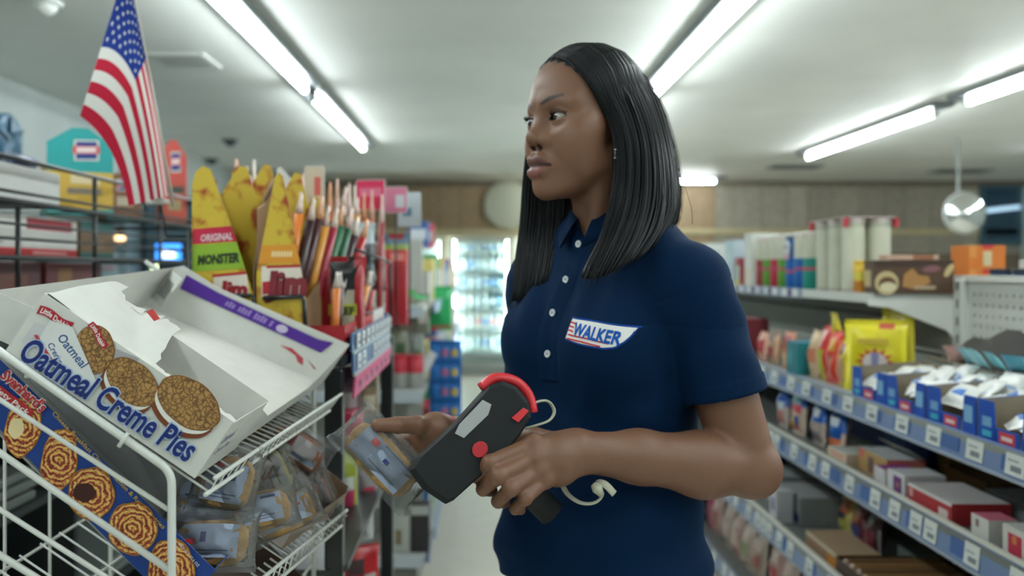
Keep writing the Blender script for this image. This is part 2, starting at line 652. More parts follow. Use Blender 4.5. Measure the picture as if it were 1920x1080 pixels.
# convex mirror
c = P(1810, 400, 8.0)
t = thing('convex_mirror', 'round convex security mirror hanging beside the blue window', 'mirror', c)
m = MB(frame(c, Vector((1, 0, 0)), Vector((0, 0, 1)), Vector((-.1, -1, -.1)).normalized()))
m.lathe([(.200, -.03), (.198, -.01), (.19, .002)], n=32, col=K(180, 186, 184)); m.build('rim', PLASTIC, t)
m = MB(frame(c, Vector((1, 0, 0)), Vector((0, 0, 1)), Vector((-.1, -1, -.1)).normalized()))
m.lathe([(.19 * math.cos(a), .002 + .10 * math.sin(a)) for a in [k * math.pi / 2 / 9 for k in range(9)]] + [(.002, .102)], n=32, col=K(225, 228, 226)); m.build('mirror_dome', CHROME, t)
m = MB(); m.tube([c + Vector((0, .02, 0)), c + Vector((0, .12, .15)), (c.x, c.y + .12, CEIL - .0005)], .012, K(150, 156, 154)); m.build('hanger', PAINT, t)

# round wall sign on the cladding behind her
c = P(952, 385, Y1 - .05)
t = thing('round_sign', 'round cream wall sign with faded green print on the wood cladding', 'sign', c)
T = frame(c, Vector((1, 0, 0)), Vector((0, 0, 1)), Vector((0, -1, 0)))
m = MB(T); m.lathe([(.33, -.024), (.345, 0), (.335, .02), (.30, .022)], n=40, col=K(176, 178, 160)); m.build('rim', PLASTIC, t)
m = MB(T); m.lathe([(.30, .0), (.30, .016)], n=40, col=K(188, 194, 178)); m.build('sign_face', CARD, t)
m = MB(T)
for k in range(12):
    a = k * math.pi / 6
    m.prism([(.24 * math.cos(a) - .02, .24 * math.sin(a) - .02), (.24 * math.cos(a) + .02, .24 * math.sin(a) - .02), (.24 * math.cos(a) + .02, .24 * math.sin(a) + .02), (.24 * math.cos(a) - .02, .24 * math.sin(a) + .02)], .016, .018, K(120, 140, 120))
m.prism([(-.10, -.09), (.08, -.11), (.13, .03), (.02, .13), (-.12, .08)], .016, .019, K(128, 146, 128))
m.build('print', CARD, t)
# ================================================================ white wire rack in front, its cartons and pastries
WIRE = attr_mat('white_wire_coat', .35, spec=.5)
WH = K(204, 207, 200)
rack = thing('wire_rack', 'white coated wire display rack with tilted shelves holding pastry cartons', 'rack', (-.52, 1.2, 0))


def wire(pts, r=.0022, name='wire', n=6, col=WH):
    m = MB()
    m.tube(pts, r, col, n=n)
    return m.build(name, WIRE, rack)


def corner(a, b, c, r=.014, n=6):
    """polyline a-b-c with a rounded bend at b"""
    a, b, c = Vector(a), Vector(b), Vector(c)
    p, q = b + (a - b).normalized() * r, b + (c - b).normalized() * r
    return [a] + [p * (1 - t) ** 2 + b * 2 * t * (1 - t) + q * t * t for t in [k / n for k in range(n + 1)]] + [c]


YN, YF = .872, 1.606
XB = -.80
for Yq, tag_ in ((YN, 0), (YF, 1)):
    # rounded end frame: top rail bends into the front post
    k = P(322, 884, YN)
    top0 = P(-260, 478, YN)
    sh = Vector((0, Yq - YN, 0))
    wire(corner(top0 + sh, k + sh, Vector((k.x, Yq, .03))), .0042, 'frame_rail', n=10)
    for (a, b, r) in (((-260, 580), (318, 957), .0027), ((-260, 669), (322, 1072), .0036), ((-260, 790), (322, 1160), .0027), ((-260, 880), (322, 1240), .0036), ((-260, 980), (322, 1330), .0027)):
        wire([P(*a, YN) + sh, P(*b, YN) + sh], r, 'side_rail', n=8)
    wire([Vector((XB + .10, Yq, .03)), Vector((XB + .10, Yq, 1.30))], .0042, 'rear_post', n=8)
    wire([Vector((k.x, Yq, .12)), Vector((XB + .10, Yq, .12))], .0036, 'foot_rail', n=8)
for y in (.99, 1.12, 1.25, 1.38):
    wire([Vector((-.70, y, .12)), Vector((-.70, y, 1.21))], .0024, 'back_wire')
for z in (.30, .62, .94, 1.20):
    wire([Vector((-.70, YN, z)), Vector((-.70, YF, z))], .0024, 'back_wire')
wire([P(240, 812, YN - .003), P(222, 838, YN - .006)], .0024, 'wire_stub')

SL = Vector((-.826, 0, .563))            # up the slope of the shelves


def shelf(a0, a1, d0, d1, n, depth, e0=34.3, e1=34.3, short=0):
    """lip of two long wires with bent cross wires that run on up the slope"""
    wire([a0, a1], .0026, 'lip_wire', n=8)
    wire([d0, d1], .0026, 'lip_wire', n=8)
    for k in range(n):
        t = (k + .5) / n
        p, q = a0.lerp(a1, t), d0.lerp(d1, t)
        near = p.y < 1.038
        e = math.radians(e0 if near else e1)
        wire([p, q, q + Vector((-math.cos(e), 0, math.sin(e))) * (.03 if p.y < short else (depth * .7 if near and not short else depth))], .0015, 'shelf_wire', n=5)
    for f in (.35, .75):
        for ta, tb, e in ((0, .22, e0), (.24, 1, e1)):
            if d0.lerp(d1, ta).y < short:
                ta = (short - d0.y) / (d1.y - d0.y)
            if ta < tb:
                c0 = Vector((-math.cos(math.radians(e)), 0, math.sin(math.radians(e)))) * depth * f - Vector((0, 0, .004))
                wire([d0.lerp(d1, ta) + c0, d0.lerp(d1, tb) + c0], .0022, 'cross_wire')


LO = Vector((.006, 0, -.017))
LO2 = Vector((.004, 0, -.018))
shelf(P(392, 866, .885) + LO, P(634, 721, 1.54) + LO, P(374, 897, .885) + LO, P(612, 752, 1.54) + LO, 26, .30, 34.3, 23.0)
shelf(P(415, 1108, .885) + LO2, P(646, 937, 1.47) + LO2, P(408, 1146, .885) + LO2, P(636, 966, 1.47) + LO2, 22, .34, short=1.16)
# empty shelf lower down, seen through the end frame
lo0, lo1 = Vector((-.36, YN + .01, .80)), Vector((-.33, YF - .02, .80))
shelf(lo0 + Vector((.01, 0, .03)), lo1 + Vector((.01, 0, .03)), lo0, lo1, 14, .34)

# ---------------------------------------------------------------- oatmeal pie carton
YB = .884
O1 = P(11, 656, YB)
U1 = (P(365, 897, YB) - O1); W1 = U1.length; U1.normalize()
V1 = Vector((-U1.z, 0, U1.x)); H1 = .0710
N1 = Vector((0, 1, 0))
D1 = .150
CW = K(206, 207, 200)
t1 = thing('pastry_carton', 'open white oatmeal creme pie carton printed with three cookies', 'carton', O1)


def cl(px, py):
    q = P(px, py, YB) - O1
    return q.dot(U1), q.dot(V1)


T1 = frame(O1, U1, V1, Vector((0, -1, 0)))       # local: u along, v up, w towards the camera
th = .0012
m = MB(T1)
m.box((0, 0, -th), (W1, H1, 0), CW); m.build('front_panel', CARD, t1)
m = MB(T1)
m.box((0, 0, -D1), (W1, th, -th), K(190, 190, 182)); m.build('bottom_panel', CARD, t1)
m = MB(T1)
m.box((0, th, -D1), (W1, H1 * .98, -D1 + th), K(208, 206, 198))
m.build('rear_panel', CARD, t1)
# folded-in top strip and perforated edge
m = MB(T1)
vs, fs = [], []
rr = random.Random(3)
for k in range(60):
    u = W1 * k / 59
    vs += [(u, H1 * .985, -.001), (u, H1 * .90 - .004, -.035 - .004 * math.sin(u * 40)), (u, H1 * .80 + rr.uniform(-.0012, .0012), -.058 + rr.uniform(-.0015, .0015))]
for k in range(59):
    for j in (0, 1):
        fs.append((k * 3 + j, (k + 1) * 3 + j, (k + 1) * 3 + j + 1, k * 3 + j + 1))
m.add(vs, fs, K(212, 211, 203), True)
m.build('folded_flap', CARD, t1)
m = MB(T1)
m.box((W1 - th, th, -D1 + th), (W1, H1 * .95, -th), K(196, 198, 190)); m.build('end_panel', CARD, t1)
m = MB(T1)
m.box((0, th, -D1 + th), (th, H1, -th), CW); m.build('end_panel', CARD, t1)
# torn, crumpled lid still hanging on the high end
m = MB(T1)
vs, fs = [], []
nu, nv = 16, 12
rr = random.Random(8)
for j in range(nv + 1):
    for i in range(nu + 1):
        u, v = i / nu, j / nv
        jag = (rr.uniform(0, .004) if i == nu else 0) + (rr.uniform(-.004, .010) if j == nv else 0)
        vs.append((.002 + u * .135 * (1 - .35 * v) + jag, H1 + .001 + .010 * v + .010 * math.sin(u * 5 + v * 3) * v + .007 * math.sin(11 * u + 7 * v) * v * (1 - v) - .030 * u * u * (1 - .4 * v) + jag * .6, -.004 - v * (D1 * 1.05)))
for j in range(nv):
    for i in range(nu):
        a = j * (nu + 1) + i
        fs.append((a, a + 1, a + nu + 2, a + nu + 1))
m.add(vs, fs, K(206, 206, 198), True)
lid = m.build('torn_lid', CARD, t1)
m = MB(T1)
m.prism([(.060, H1 + .010), (.074, H1 + .006), (.078, H1 + .012), (.064, H1 + .017)], -D1 * .86, -D1 * .85, K(196, 66, 66)); m.build('lid_print', CARD, lid)

# print on the front
def pr(poly, w, name, col, mat=CARD, parent=t1, dz=.00025):
    m = MB(T1)
    m.prism(poly, w, w + dz, col)
    return m.build(name, mat, parent)


cm, nt, b = new_mat('cookie_print')
tc = nt.nodes.new('ShaderNodeTexCoord')
vo = nt.nodes.new('ShaderNodeTexVoronoi'); vo.feature = 'DISTANCE_TO_EDGE'; vo.inputs['Scale'].default_value = 190
no = nt.nodes.new('ShaderNodeTexNoise'); no.inputs['Scale'].default_value = 120; no.inputs['Detail'].default_value = 4
mxv = nt.nodes.new('ShaderNodeMix'); mxv.data_type = 'VECTOR'; mxv.inputs[0].default_value = .012
nt.links.new(tc.outputs['Object'], no.inputs['Vector'])
nt.links.new(tc.outputs['Object'], mxv.inputs[4]); nt.links.new(no.outputs['Color'], mxv.inputs[5])
nt.links.new(mxv.outputs[1], vo.inputs['Vector'])
cr = nt.nodes.new('ShaderNodeValToRGB')
for p_, c_ in ((0, K(58, 32, 14)), (.05, K(96, 58, 22)), (.16, K(160, 108, 46)), (.6, K(176, 126, 58))):
    e = cr.color_ramp.elements[0] if p_ == 0 else cr.color_ramp.elements.new(p_)
    e.position = p_; e.color = c_
cr.color_ramp.elements[-1].position = .6
cr.color_ramp.elements[-1].color = K(176, 126, 58)
nt.links.new(vo.outputs['Distance'], cr.inputs[0])
mm = nt.nodes.new('ShaderNodeMix'); mm.data_type = 'RGBA'; mm.blend_type = 'MULTIPLY'; mm.inputs[0].default_value = .6
nt.links.new(cr.outputs[0], mm.inputs[6]); nt.links.new(no.outputs['Fac'], mm.inputs[7])
ga = nt.nodes.new('ShaderNodeGamma'); ga.inputs[1].default_value = .72
nt.links.new(mm.outputs[2], ga.inputs[0]); nt.links.new(ga.outputs[0], b.inputs['Base Color'])
b.inputs['Roughness'].default_value = .5


def ell(c, a, b_, ang, n=36, wob=0.0):
    ca, sa = math.cos(ang), math.sin(ang)
    out = []
    for k in range(n):
        t = 2 * math.pi * k / n
        r_ = 1 + wob * math.sin(5 * t + 1) + wob * .6 * math.sin(9 * t)
        x, y = a * r_ * math.cos(t), b_ * r_ * math.sin(t)
        out.append((c[0] + x * ca - y * sa, c[1] + x * sa + y * ca))
    return out


pxm = YB / F
# wrapper print: soft blue-grey field, wrapper
pr([cl(66, 604), cl(150, 640), cl(214, 668), cl(222, 712), cl(172, 724), cl(60, 660), cl(40, 640)], 0.0001, 'wrapper_print', K(196, 198, 200))
pr([cl(72, 640), cl(84, 668), cl(160, 724), cl(186, 722), cl(138, 613), cl(96, 600)], .0022, 'wrapper_label', K(212, 214, 212))
pr([cl(213, 652), cl(262, 672), cl(248, 688), cl(196, 716), cl(180, 716)], .0004, 'wrapper_end', K(168, 166, 168))
ck = [((178, 655), 46, 38, math.radians(-56)), ((250, 716), 56, 37, math.radians(-8)), ((356, 755), 66, 43, math.radians(-2))]
for i, (c, a, b_, ang) in enumerate(ck):
    cx_, cy_ = cl(*c)
    w = .0006 + .0007 * i
    if i:
        pr(ell(cl(c[0] - 13, c[1] + 15), a * pxm * .99, b_ * pxm, ang, wob=.015), w, 'cookie_base', K(112, 58, 30))
        pr(ell(cl(c[0] - 7, c[1] + 8), a * pxm * .95, b_ * pxm * .98, ang, wob=.01), w + .0003, 'cream_layer', K(222, 222, 214))
    pr(ell((cx_, cy_), a * pxm, b_ * pxm, ang, wob=.012), w + .0006, 'cookie_rim', K(124, 78, 34))
    m = MB(T1); m.prism(ell((cx_, cy_), a * pxm * .965, b_ * pxm * .955, ang, wob=.012), w + .0008, w + .0012, K(150, 105, 50)); m.build('cookie_face', cm, t1)
# ribbons
def ribbon(a, b_, hw, w, parent=t1):
    """red wavy ribbon between two spots of the panel, with a pale rim"""
    A, B2 = Vector(cl(*a)), Vector(cl(*b_))
    d = (B2 - A); L = d.length; d.normalize(); nrm = Vector((-d.y, d.x))
    up, dn = [], []
    for k in range(13):
        t = k / 12
        c = A + d * L * t + nrm * hw * .35 * math.sin(t * 6.28)
        up.append(tuple(c + nrm * hw)); dn.append(tuple(c - nrm * hw))
    o = pr(dn + up[::-1], w, 'ribbon_print', K(168, 34, 50))
    m = MB(T1)
    wd = text_geo('Little Debbie', .02, .1)[0][:, 0].max()

    def mp(x, y):
        t = x / L
        c = A + d * x + nrm * (hw * .35 * math.sin(t * 6.28) + y)
        return Vector((c.x, c.y, w + .0004))
    m.text('Little Debbie', hw * 1.75, (0, 0, 0), K(236, 232, 228), bold=.02, shear=.1, sx=L * .86 / (wd * hw * 1.75), map=lambda x, y: mp(x + L * .07, y - hw * .62))
    m.build('ribbon_lettering', CARD, o)
    return o


ribbon((73, 580), (136, 612), 8.5 * pxm, .0009)
ribbon((171, 606), (201, 650), 6.5 * pxm, .0022)
pr([cl(66, 628), cl(72, 627), cl(108, 684), cl(103, 688)], .0026, 'stripe_print', K(182, 54, 66))
for s_, a, b_, sz in (('Oatmeal', (109, 634), (156, 692), 25), ('Creme Pie', (91, 646), (124, 704), 17)):
    A, B2 = Vector(cl(*a)), Vector(cl(*b_))
    d = (B2 - A); L = d.length; d.normalize(); nrm = Vector((-d.y, d.x))
    wd = text_geo(s_, .015, .12)[0][:, 0].max()
    m = MB(T1)
    m.text(s_, sz * pxm, (A.x, A.y, .0026), K(36, 78, 132), bold=.015, shear=.12, sx=L / (wd * sz * pxm), U=(d.x, d.y, 0), V=(nrm.x, nrm.y, 0))
    m.build('label_lettering', CARD, t1)
ts = 'Oatmeal Creme Pies'
base_ = cl(37, 669); end_ = cl(354, 866)
Lt = (Vector(end_) - Vector(base_)).length
d = (Vector(end_) - Vector(base_)).normalized(); nrm = Vector((-d.y, d.x))
for bold, col, w in ((.060, K(170, 190, 216), .0030), (.024, K(18, 38, 108), .0034)):
    wd = text_geo(ts, bold, .16)[0][:, 0].max()
    sz = 66 * pxm
    m = MB(T1)
    m.text(ts, sz, (base_[0], base_[1], w), col, bold=bold, shear=.16, sx=Lt / (wd * sz), U=(d.x, d.y, 0), V=(nrm.x, nrm.y, 0), res=4)
    m.build('lettering', CARD, t1)
# small print on the end and a bar code inside
TE = frame(O1 + U1 * (W1 + .0003), Vector((0, 1, 0)), V1, U1)
m = MB(TE)
m.text('Oatmeal', .0135, (.012, .040, .0002), K(60, 90, 140), bold=.01, shear=.15); m.text('Creme Pies', .0115, (.012, .026, .0002), K(60, 90, 140), bold=.01, shear=.15)
m.build('end_lettering', CARD, t1)
m = MB(T1)
for k in range(14):
    if k % 3 != 2:
        m.box((W1 * .72 + k * .0016, H1 * .815 - .010, -.0405), (W1 * .72 + k * .0016 + .0008, H1 * .815 + .006, -.0400), K(96, 100, 106))
m.build('bar_code', CARD, t1)

# ---------------------------------------------------------------- second, larger open carton behind it
Y2a, Y2b = 1.042, 1.597
br2, tr2 = Vector((-.3005, 0, 1.166)), Vector((-.249, 0, 1.239))
tl2 = Vector((-.580, 0, 1.383)); bl2 = tl2 + (br2 - tr2)
t2 = thing('pastry_carton', 'larger opened white carton with a purple printed band inside its rear flap', 'carton', Vector((br2.x - .1, Y2a, br2.z)))


def wall2(pts, name, col, par=t2, thick=(0, .0012, 0)):
    m = MB()
    p = [Vector(q) for q in pts]
    s = Vector(thick)
    n = len(p)
    m.add(p + [q + s for q in p], [tuple(range(n))[::-1], tuple(range(n, 2 * n))] + [(i, (i + 1) % n, n + (i + 1) % n, n + i) for i in range(n)], col)
    return m.build(name, CARD, par)


y_ = lambda v, Y: Vector((v.x, Y, v.z))
far = wall2([y_(bl2, Y2b), y_(br2, Y2b), y_(tr2, Y2b), y_(tr2.lerp(tl2, .75), Y2b) , y_(tl2 + Vector((.02, 0, .004)), Y2b), y_(tl2, Y2b)], 'rear_panel', CW)
wall2([y_(br2, Y2a), y_(br2, Y2b), y_(tr2, Y2b), y_(tr2 * .25 + br2 * .75, Y2b - .18), y_(tr2 * .25 + br2 * .75, Y2a + .1), y_(br2.lerp(tr2, .6), Y2a)], 'end_panel', K(200, 201, 194), thick=(-.0012, 0, 0))
wall2([y_(bl2, Y2a), y_(bl2, Y2b), y_(tl2, Y2b), y_(tl2.lerp(bl2, .4), Y2a)], 'end_panel', K(200, 201, 194), thick=(.0012, 0, 0))
wall2([y_(bl2, Y2a), y_(br2, Y2a), y_(br2, Y2b), y_(bl2, Y2b)], 'bottom_panel', K(210, 208, 200), thick=(0, 0, .0012))
wall2([y_(bl2, Y2a), y_(br2, Y2a), y_(br2.lerp(tr2, .62), Y2a), y_(bl2.lerp(tl2, .62), Y2a)], 'front_panel', CW)
U2 = (tr2 - tl2); W2 = U2.length; U2.normalize(); V2 = (tl2 - bl2); H2 = V2.length; V2.normalize()
T2 = frame(y_(bl2, Y2b - .0008), U2, V2, Vector((0, -1, 0)))
# slanting inner flap with the band
m = MB(T2)
m.add([(.035, H2 * .66, .002), (W2 * .90, H2 * .60, .002), (W2 * .925, H2 * .90, .002), (W2 * .85, H2 * .84, .002), (.10, H2 * .90, .002), (.03, H2 * .98, .002)], [(0, 1, 2, 3, 4, 5)], K(76, 32, 140))
band = m.build('purple_band', CARD, far)
m = MB(T2)
for k in range(15):
    if k % 5 != 3:
        m.box((W2 * .34 + k * .0065, H2 * .715 - k * .0002, .0022), (W2 * .34 + k * .0065 + .0044, H2 * .715 + .009 + .002 * (k % 2), .0026), K(150, 128, 190))
m.prism(ell((W2 * .66, H2 * .74), .011, .008, 0, 18), .0024, .0028, K(196, 186, 214))
m.build('band_print', CARD, band)
m = MB(T2)
m.prism([(W2 * .70, H2 * .40), (W2 * .76, H2 * .44), (W2 * .84, H2 * .34), (W2 * .86, H2 * .20), (W2 * .83, H2 * .22), (W2 * .80, H2 * .33), (W2 * .74, H2 * .38)], .001, .0016, K(176, 60, 74))
m.prism([(W2 * .86, H2 * .36), (W2 * .93, H2 * .24), (W2 * .92, H2 * .22)], .001, .0016, K(150, 70, 80))
m.build('red_print', CARD, far)
m = MB(frame(y_(tl2 + Vector((-.004, 0, -.006)), Y2b - .002), (U2 * .6 + Vector((0, -.8, 0))).normalized(), V2, Vector((-.5, -.8, 0)).normalized()))
m.box((0, -.06, 0), (.075, .004, .001), CW)
fl = m.build('side_flap', CARD, t2)
m.v, m.f, m.c, m.s, m.n = [], [], [], [], 0
for k in range(16):
    if k % 4 != 3:
        m.box((.016 + k * .003, -.046, .001), (.016 + k * .003 + .0016, -.012, .0014), K(110, 112, 118))
m.build('bar_code', CARD, fl)

# ---------------------------------------------------------------- blue pastry tray on the second shelf
YS = .898
s0, s1 = P(-60, 616, YS), P(404, 1070, YS)
US = (s1 - s0); WS = US.length; US.normalize(); VS = Vector((-US.z, 0, US.x))
HS = .056
TS = frame(s0, US, VS, Vector((0, -1, 0)))
t3 = thing('pastry_tray', 'blue variety pack pastry carton with printed danishes along its long side', 'carton', s1 - VS * HS)


def cs(px, py):
    q = P(px, py, YS) - s0
    return q.dot(US), q.dot(VS)


BLU = K(20, 58, 128)
m = MB(TS)
b0, b1 = cs(-60, 712), cs(300, 1104)
m.prism([(0, 0), (0, -.050), (b1[0], -.058), (WS, -.040), (WS, 0)], -.0012, 0, BLU); m.build('side_panel', CARD, t3)
m = MB(TS); m.box((0, -.058, -.135), (WS, -.0565, -.0012), K(150, 152, 148)); m.build('bottom_panel', CARD, t3)
m = MB(TS); m.prism([(0, -.056), (WS * .86, -.056), (WS * .80, .022), (WS * .5, .022), (0, 0)], -.135, -.1335, K(150, 152, 150)); m.build('rear_panel', CARD, t3)
m = MB(TS); m.box((WS - .0014, -.056, -.1335), (WS, -.012, -.0014), K(24, 56, 112)); m.build('end_panel', CARD, t3)

pm, nt, b = new_mat('danish_print')
tc = nt.nodes.new('ShaderNodeTexCoord')
wv = nt.nodes.new('ShaderNodeTexWave'); wv.wave_type = 'RINGS'; wv.rings_direction = 'SPHERICAL'
wv.inputs['Scale'].default_value = 58; wv.inputs['Distortion'].default_value = 6; wv.inputs['Detail'].default_value = 3; wv.inputs['Detail Scale'].default_value = 2.2
nt.links.new(tc.outputs['Object'], wv.inputs['Vector'])
cr = nt.nodes.new('ShaderNodeValToRGB')
for i, (p_, c_) in enumerate(((0, K(112, 34, 24)), (.25, K(168, 66, 40)), (.5, K(204, 140, 72)), (.75, K(196, 150, 66)), (1, K(226, 190, 110)))):
    e = cr.color_ramp.elements[0] if i == 0 else (cr.color_ramp.elements[-1] if i == 4 else cr.color_ramp.elements.new(p_))
    e.position = p_; e.color = c_
nt.links.new(wv.outputs['Fac'], cr.inputs[0])
vo = nt.nodes.new('ShaderNodeTexVoronoi'); vo.inputs['Scale'].default_value = 260
nt.links.new(tc.outputs['Object'], vo.inputs['Vector'])
c2 = nt.nodes.new('ShaderNodeValToRGB'); c2.color_ramp.elements[0].position = .22; c2.color_ramp.elements[1].position = .42
c2.color_ramp.elements[0].color = K(140, 60, 30); c2.color_ramp.elements[1].color = (1, 1, 1, 1)
nt.links.new(vo.outputs['Distance'], c2.inputs[0])
mm = nt.nodes.new('ShaderNodeMix'); mm.data_type = 'RGBA'; mm.blend_type = 'MULTIPLY'; mm.inputs[0].default_value = .75
nt.links.new(cr.outputs[0], mm.inputs[6]); nt.links.new(c2.outputs[0], mm.inputs[7]); nt.links.new(mm.outputs[2], b.inputs['Base Color'])
b.inputs['Roughness'].default_value = .5
for i, (c, a, b_, ang) in enumerate((((44, 800), 58, 34, -1.0), ((112, 862), 60, 34, -.95), ((172, 925), 50, 44, -.8), ((250, 990), 50, 46, -.8), ((322, 1068), 60, 44, -.8))):
    u, v = cs(*c)
    w = .0004 + .0003 * i
    T_ = TS @ Matrix.Translation((u, v, w))
    m = MB(T_); m.prism(ell((0, 0), a * pxm * 1.02, b_ * pxm * 1.02, ang, 30, .03), 0, .0003, K(150, 100, 40))
    o = m.build('danish_edge', CARD, t3)
    m = MB(T_); m.prism(ell((0, 0), a * pxm * .97, b_ * pxm * .96, ang, 30, .03), .0003, .0006, K(180, 110, 50))
    o = m.build('danish_face', pm, t3)
    # pattern centred on each pastry
    cen = T_ @ Vector((0, 0, .0003))
    o.data.transform(Matrix.Translation(-(cen - OFF[o.name]))); o.location = cen - OFF[o.name]; OFF[o.name] = cen
    if i in (0, 2):
        m = MB(T_); m.prism(ell((-.006, -.004) if i else (-.004, -.006), .010 if i else .011, .012 if i else .008, ang, 20, .04), .0006, .0009, K(58, 24, 18) if i else K(228, 210, 160)); m.build('filling', CARD, t3)


def along(s_, a, b_, hgt, col, bold, shear, w, name, outline=None, bo=.08):
    A, B2 = Vector(cs(*a)), Vector(cs(*b_))
    d = (B2 - A); L = d.length; d.normalize(); nrm = Vector((-d.y, d.x))
    par = t3
    for bl, c_, ww in (((bo, outline, w),) if outline else ()) + ((bold, col, w + .0003),):
        wd = text_geo(s_, bl, shear)[0][:, 0].max()
        m = MB(TS); m.text(s_, hgt * pxm, (A.x, A.y, ww), c_, bold=bl, shear=shear, sx=L / (wd * hgt * pxm), U=(d.x, d.y, 0), V=(nrm.x, nrm.y, 0))
        m.build(name, CARD, par)


along("Svenhard's", (2, 706), (80, 774), 30, K(176, 46, 52), .03, .1, .0024, 'lettering', K(222, 206, 200))
pr_ = MB(TS); pr_.prism([cs(-40, 690), cs(66, 770), cs(58, 784), cs(-48, 706)], .0022, .0025, K(170, 36, 44)); pr_.build('red_band', CARD, t3)
along('Variety Pack', (-26, 716), (54, 778), 14, K(232, 224, 214), .02, .1, .0027, 'band_lettering')
along('Cheese, Breakfast Claw, Cinnamon & Raisin Pastries', (98, 776), (306, 992), 12, K(190, 158, 60), .01, 0, .0008, 'gold_lettering')
along('NET WT. 32.6 OZ', (336, 1020), (372, 1062), 8, K(214, 218, 220), .01, 0, .0022, 'small_lettering')

# brown carton that carries the wrapped pastries
t4 = thing('card_tray', 'low brown cardboard tray under the wrapped pastries', 'tray', (-.42, 1.3, .95))
ga, gb = Vector((-.272, 1.16, .999)), P(640, 945, 1.46)
bk = SL * .33
for nm, pts, th_ in (('bottom_panel', [ga, gb, gb + bk, ga + bk], (0, 0, .001)), ('lip_panel', [ga, gb, gb + Vector((.012, 0, .022)), ga + Vector((.012, 0, .022))], (-.001, 0, 0)),
                     ('end_panel', [gb, gb + bk, gb + bk + Vector((.02, 0, .05)), gb + Vector((.012, 0, .030))], (0, .001, 0))):
    wall2(pts, nm, K(134, 110, 86), par=t4, thick=th_)
t5 = thing('card_tray', 'brown cardboard tray on the lowest visible shelf of the white rack', 'tray', (-.42, 1.35, .8))
ga, gb = Vector((-.335, 1.22, .807)), Vector((-.325, 1.50, .807))
bk = SL * .16
for nm, pts, th_ in (('bottom_panel', [ga, gb, gb + bk, ga + bk], (0, 0, .001)), ('lip_panel', [ga, gb, gb + Vector((.012, 0, .03)), ga + Vector((.012, 0, .03))], (-.001, 0, 0)), ('end_panel', [gb, gb + bk, gb + bk + Vector((.02, 0, .06)), gb + Vector((.012, 0, .03))], (0, .001, 0))):
    wall2(pts, nm, K(78, 60, 50), par=t5, thick=th_)


# ---------------------------------------------------------------- wrapped pastries
def wrapped(label, c, ax, up, w, h, t, bread, marks, lab=K(172, 184, 206), group=None, seed=0, cat='pastry', lay=0.0, cover=.64):
    """baked piece with a printed strip inside a crinkled clear wrapper; ax along, up across, third axis towards the viewer"""
    ax = Vector(ax).normalized(); up = Vector(up); up = (up - ax * up.dot(ax)).normalized(); nr = ax.cross(up)
    t_ = thing('wrapped_pastry', label, cat, c - up * h / 2, group)
    T = frame(Vector(c), ax, up, nr)
    rr = random.Random(seed)
    m = MB(T)
    n1, n2 = 14, 10
    vs, fs = [], []
    for j in range(n2):
        la = -math.pi / 2 + math.pi * (j + .5) / n2
        for i in range(n1):
            lo = 2 * math.pi * i / n1
            f = lambda x, p: math.copysign(abs(x) ** p, x)
            vs.append((w * .44 * f(math.cos(la), .5) * f(math.cos(lo), .6) * (1 + .04 * rr.uniform(-1, 1)), h * .40 * f(math.cos(la), .5) * f(math.sin(lo), .6) * (1 + .04 * rr.uniform(-1, 1)), t * .42 * f(math.sin(la), .8)))
    for j in range(n2 - 1):
        for i in range(n1):
            fs.append((j * n1 + i, j * n1 + (i + 1) % n1, (j + 1) * n1 + (i + 1) % n1, (j + 1) * n1 + i))
    fs.append(tuple(range(n1))[::-1]); fs.append(tuple((n2 - 1) * n1 + i for i in range(n1)))
    m.add(vs, fs, bread, True); m.build('pastry', BREAD, t_)
    Tw = T @ Matrix.Translation((0, 0, 0)) @ frame((0, -h / 2, 0), Vector((1, 0, 0)), Vector((0, 0, -1)), Vector((0, 1, 0)))
    # printed strip just inside the film
    m = MB(T)
    nx, ny = 8, 6
    vs, fs = [], []
    for j in range(ny + 1):
        for i in range(nx + 1):
            u, v = i / nx * 2 - 1, j / ny * 2 - 1
            vs.append((u * w * .35, (v * cover * .5 + lay) * h * .9, t * .47 * (1 - .35 * u * u) * (1 - .3 * (v * cover) ** 2) + .001))
    for j in range(ny):
        for i in range(nx):
            a = j * (nx + 1) + i
            fs.append((a, a + 1, a + nx + 2, a + nx + 1))
    m.add(vs, fs, lab, True); st = m.build('printed_label', CARD, t_)
    for (u0, v0, u1, v1, c_) in marks:
        m = MB(T)
        g = lambda u, v: (u * w * .35, (v * cover * .5 + lay) * h * .9, t * .47 * (1 - .35 * u * u) * (1 - .3 * (v * cover) ** 2) + .0018)
        vs = [g(u0 + (u1 - u0) * i / 3, v0 + (v1 - v0) * j / 3) for j in range(4) for i in range(4)]
        m.add(vs, [(j * 4 + i, j * 4 + i + 1, j * 4 + i + 5, j * 4 + i + 4) for j in range(3) for i in range(3)], c_, True)
        m.build('label_mark', CARD, st)
    m = MB(Tw); m.pillow(w * 1.16, h * 1.12, t * 1.18, WHITE, nx=18, ny=16, crumple=.10, seed=seed, crimp=.08)
    m.build('wrapper', FILM, t_)
    return t_


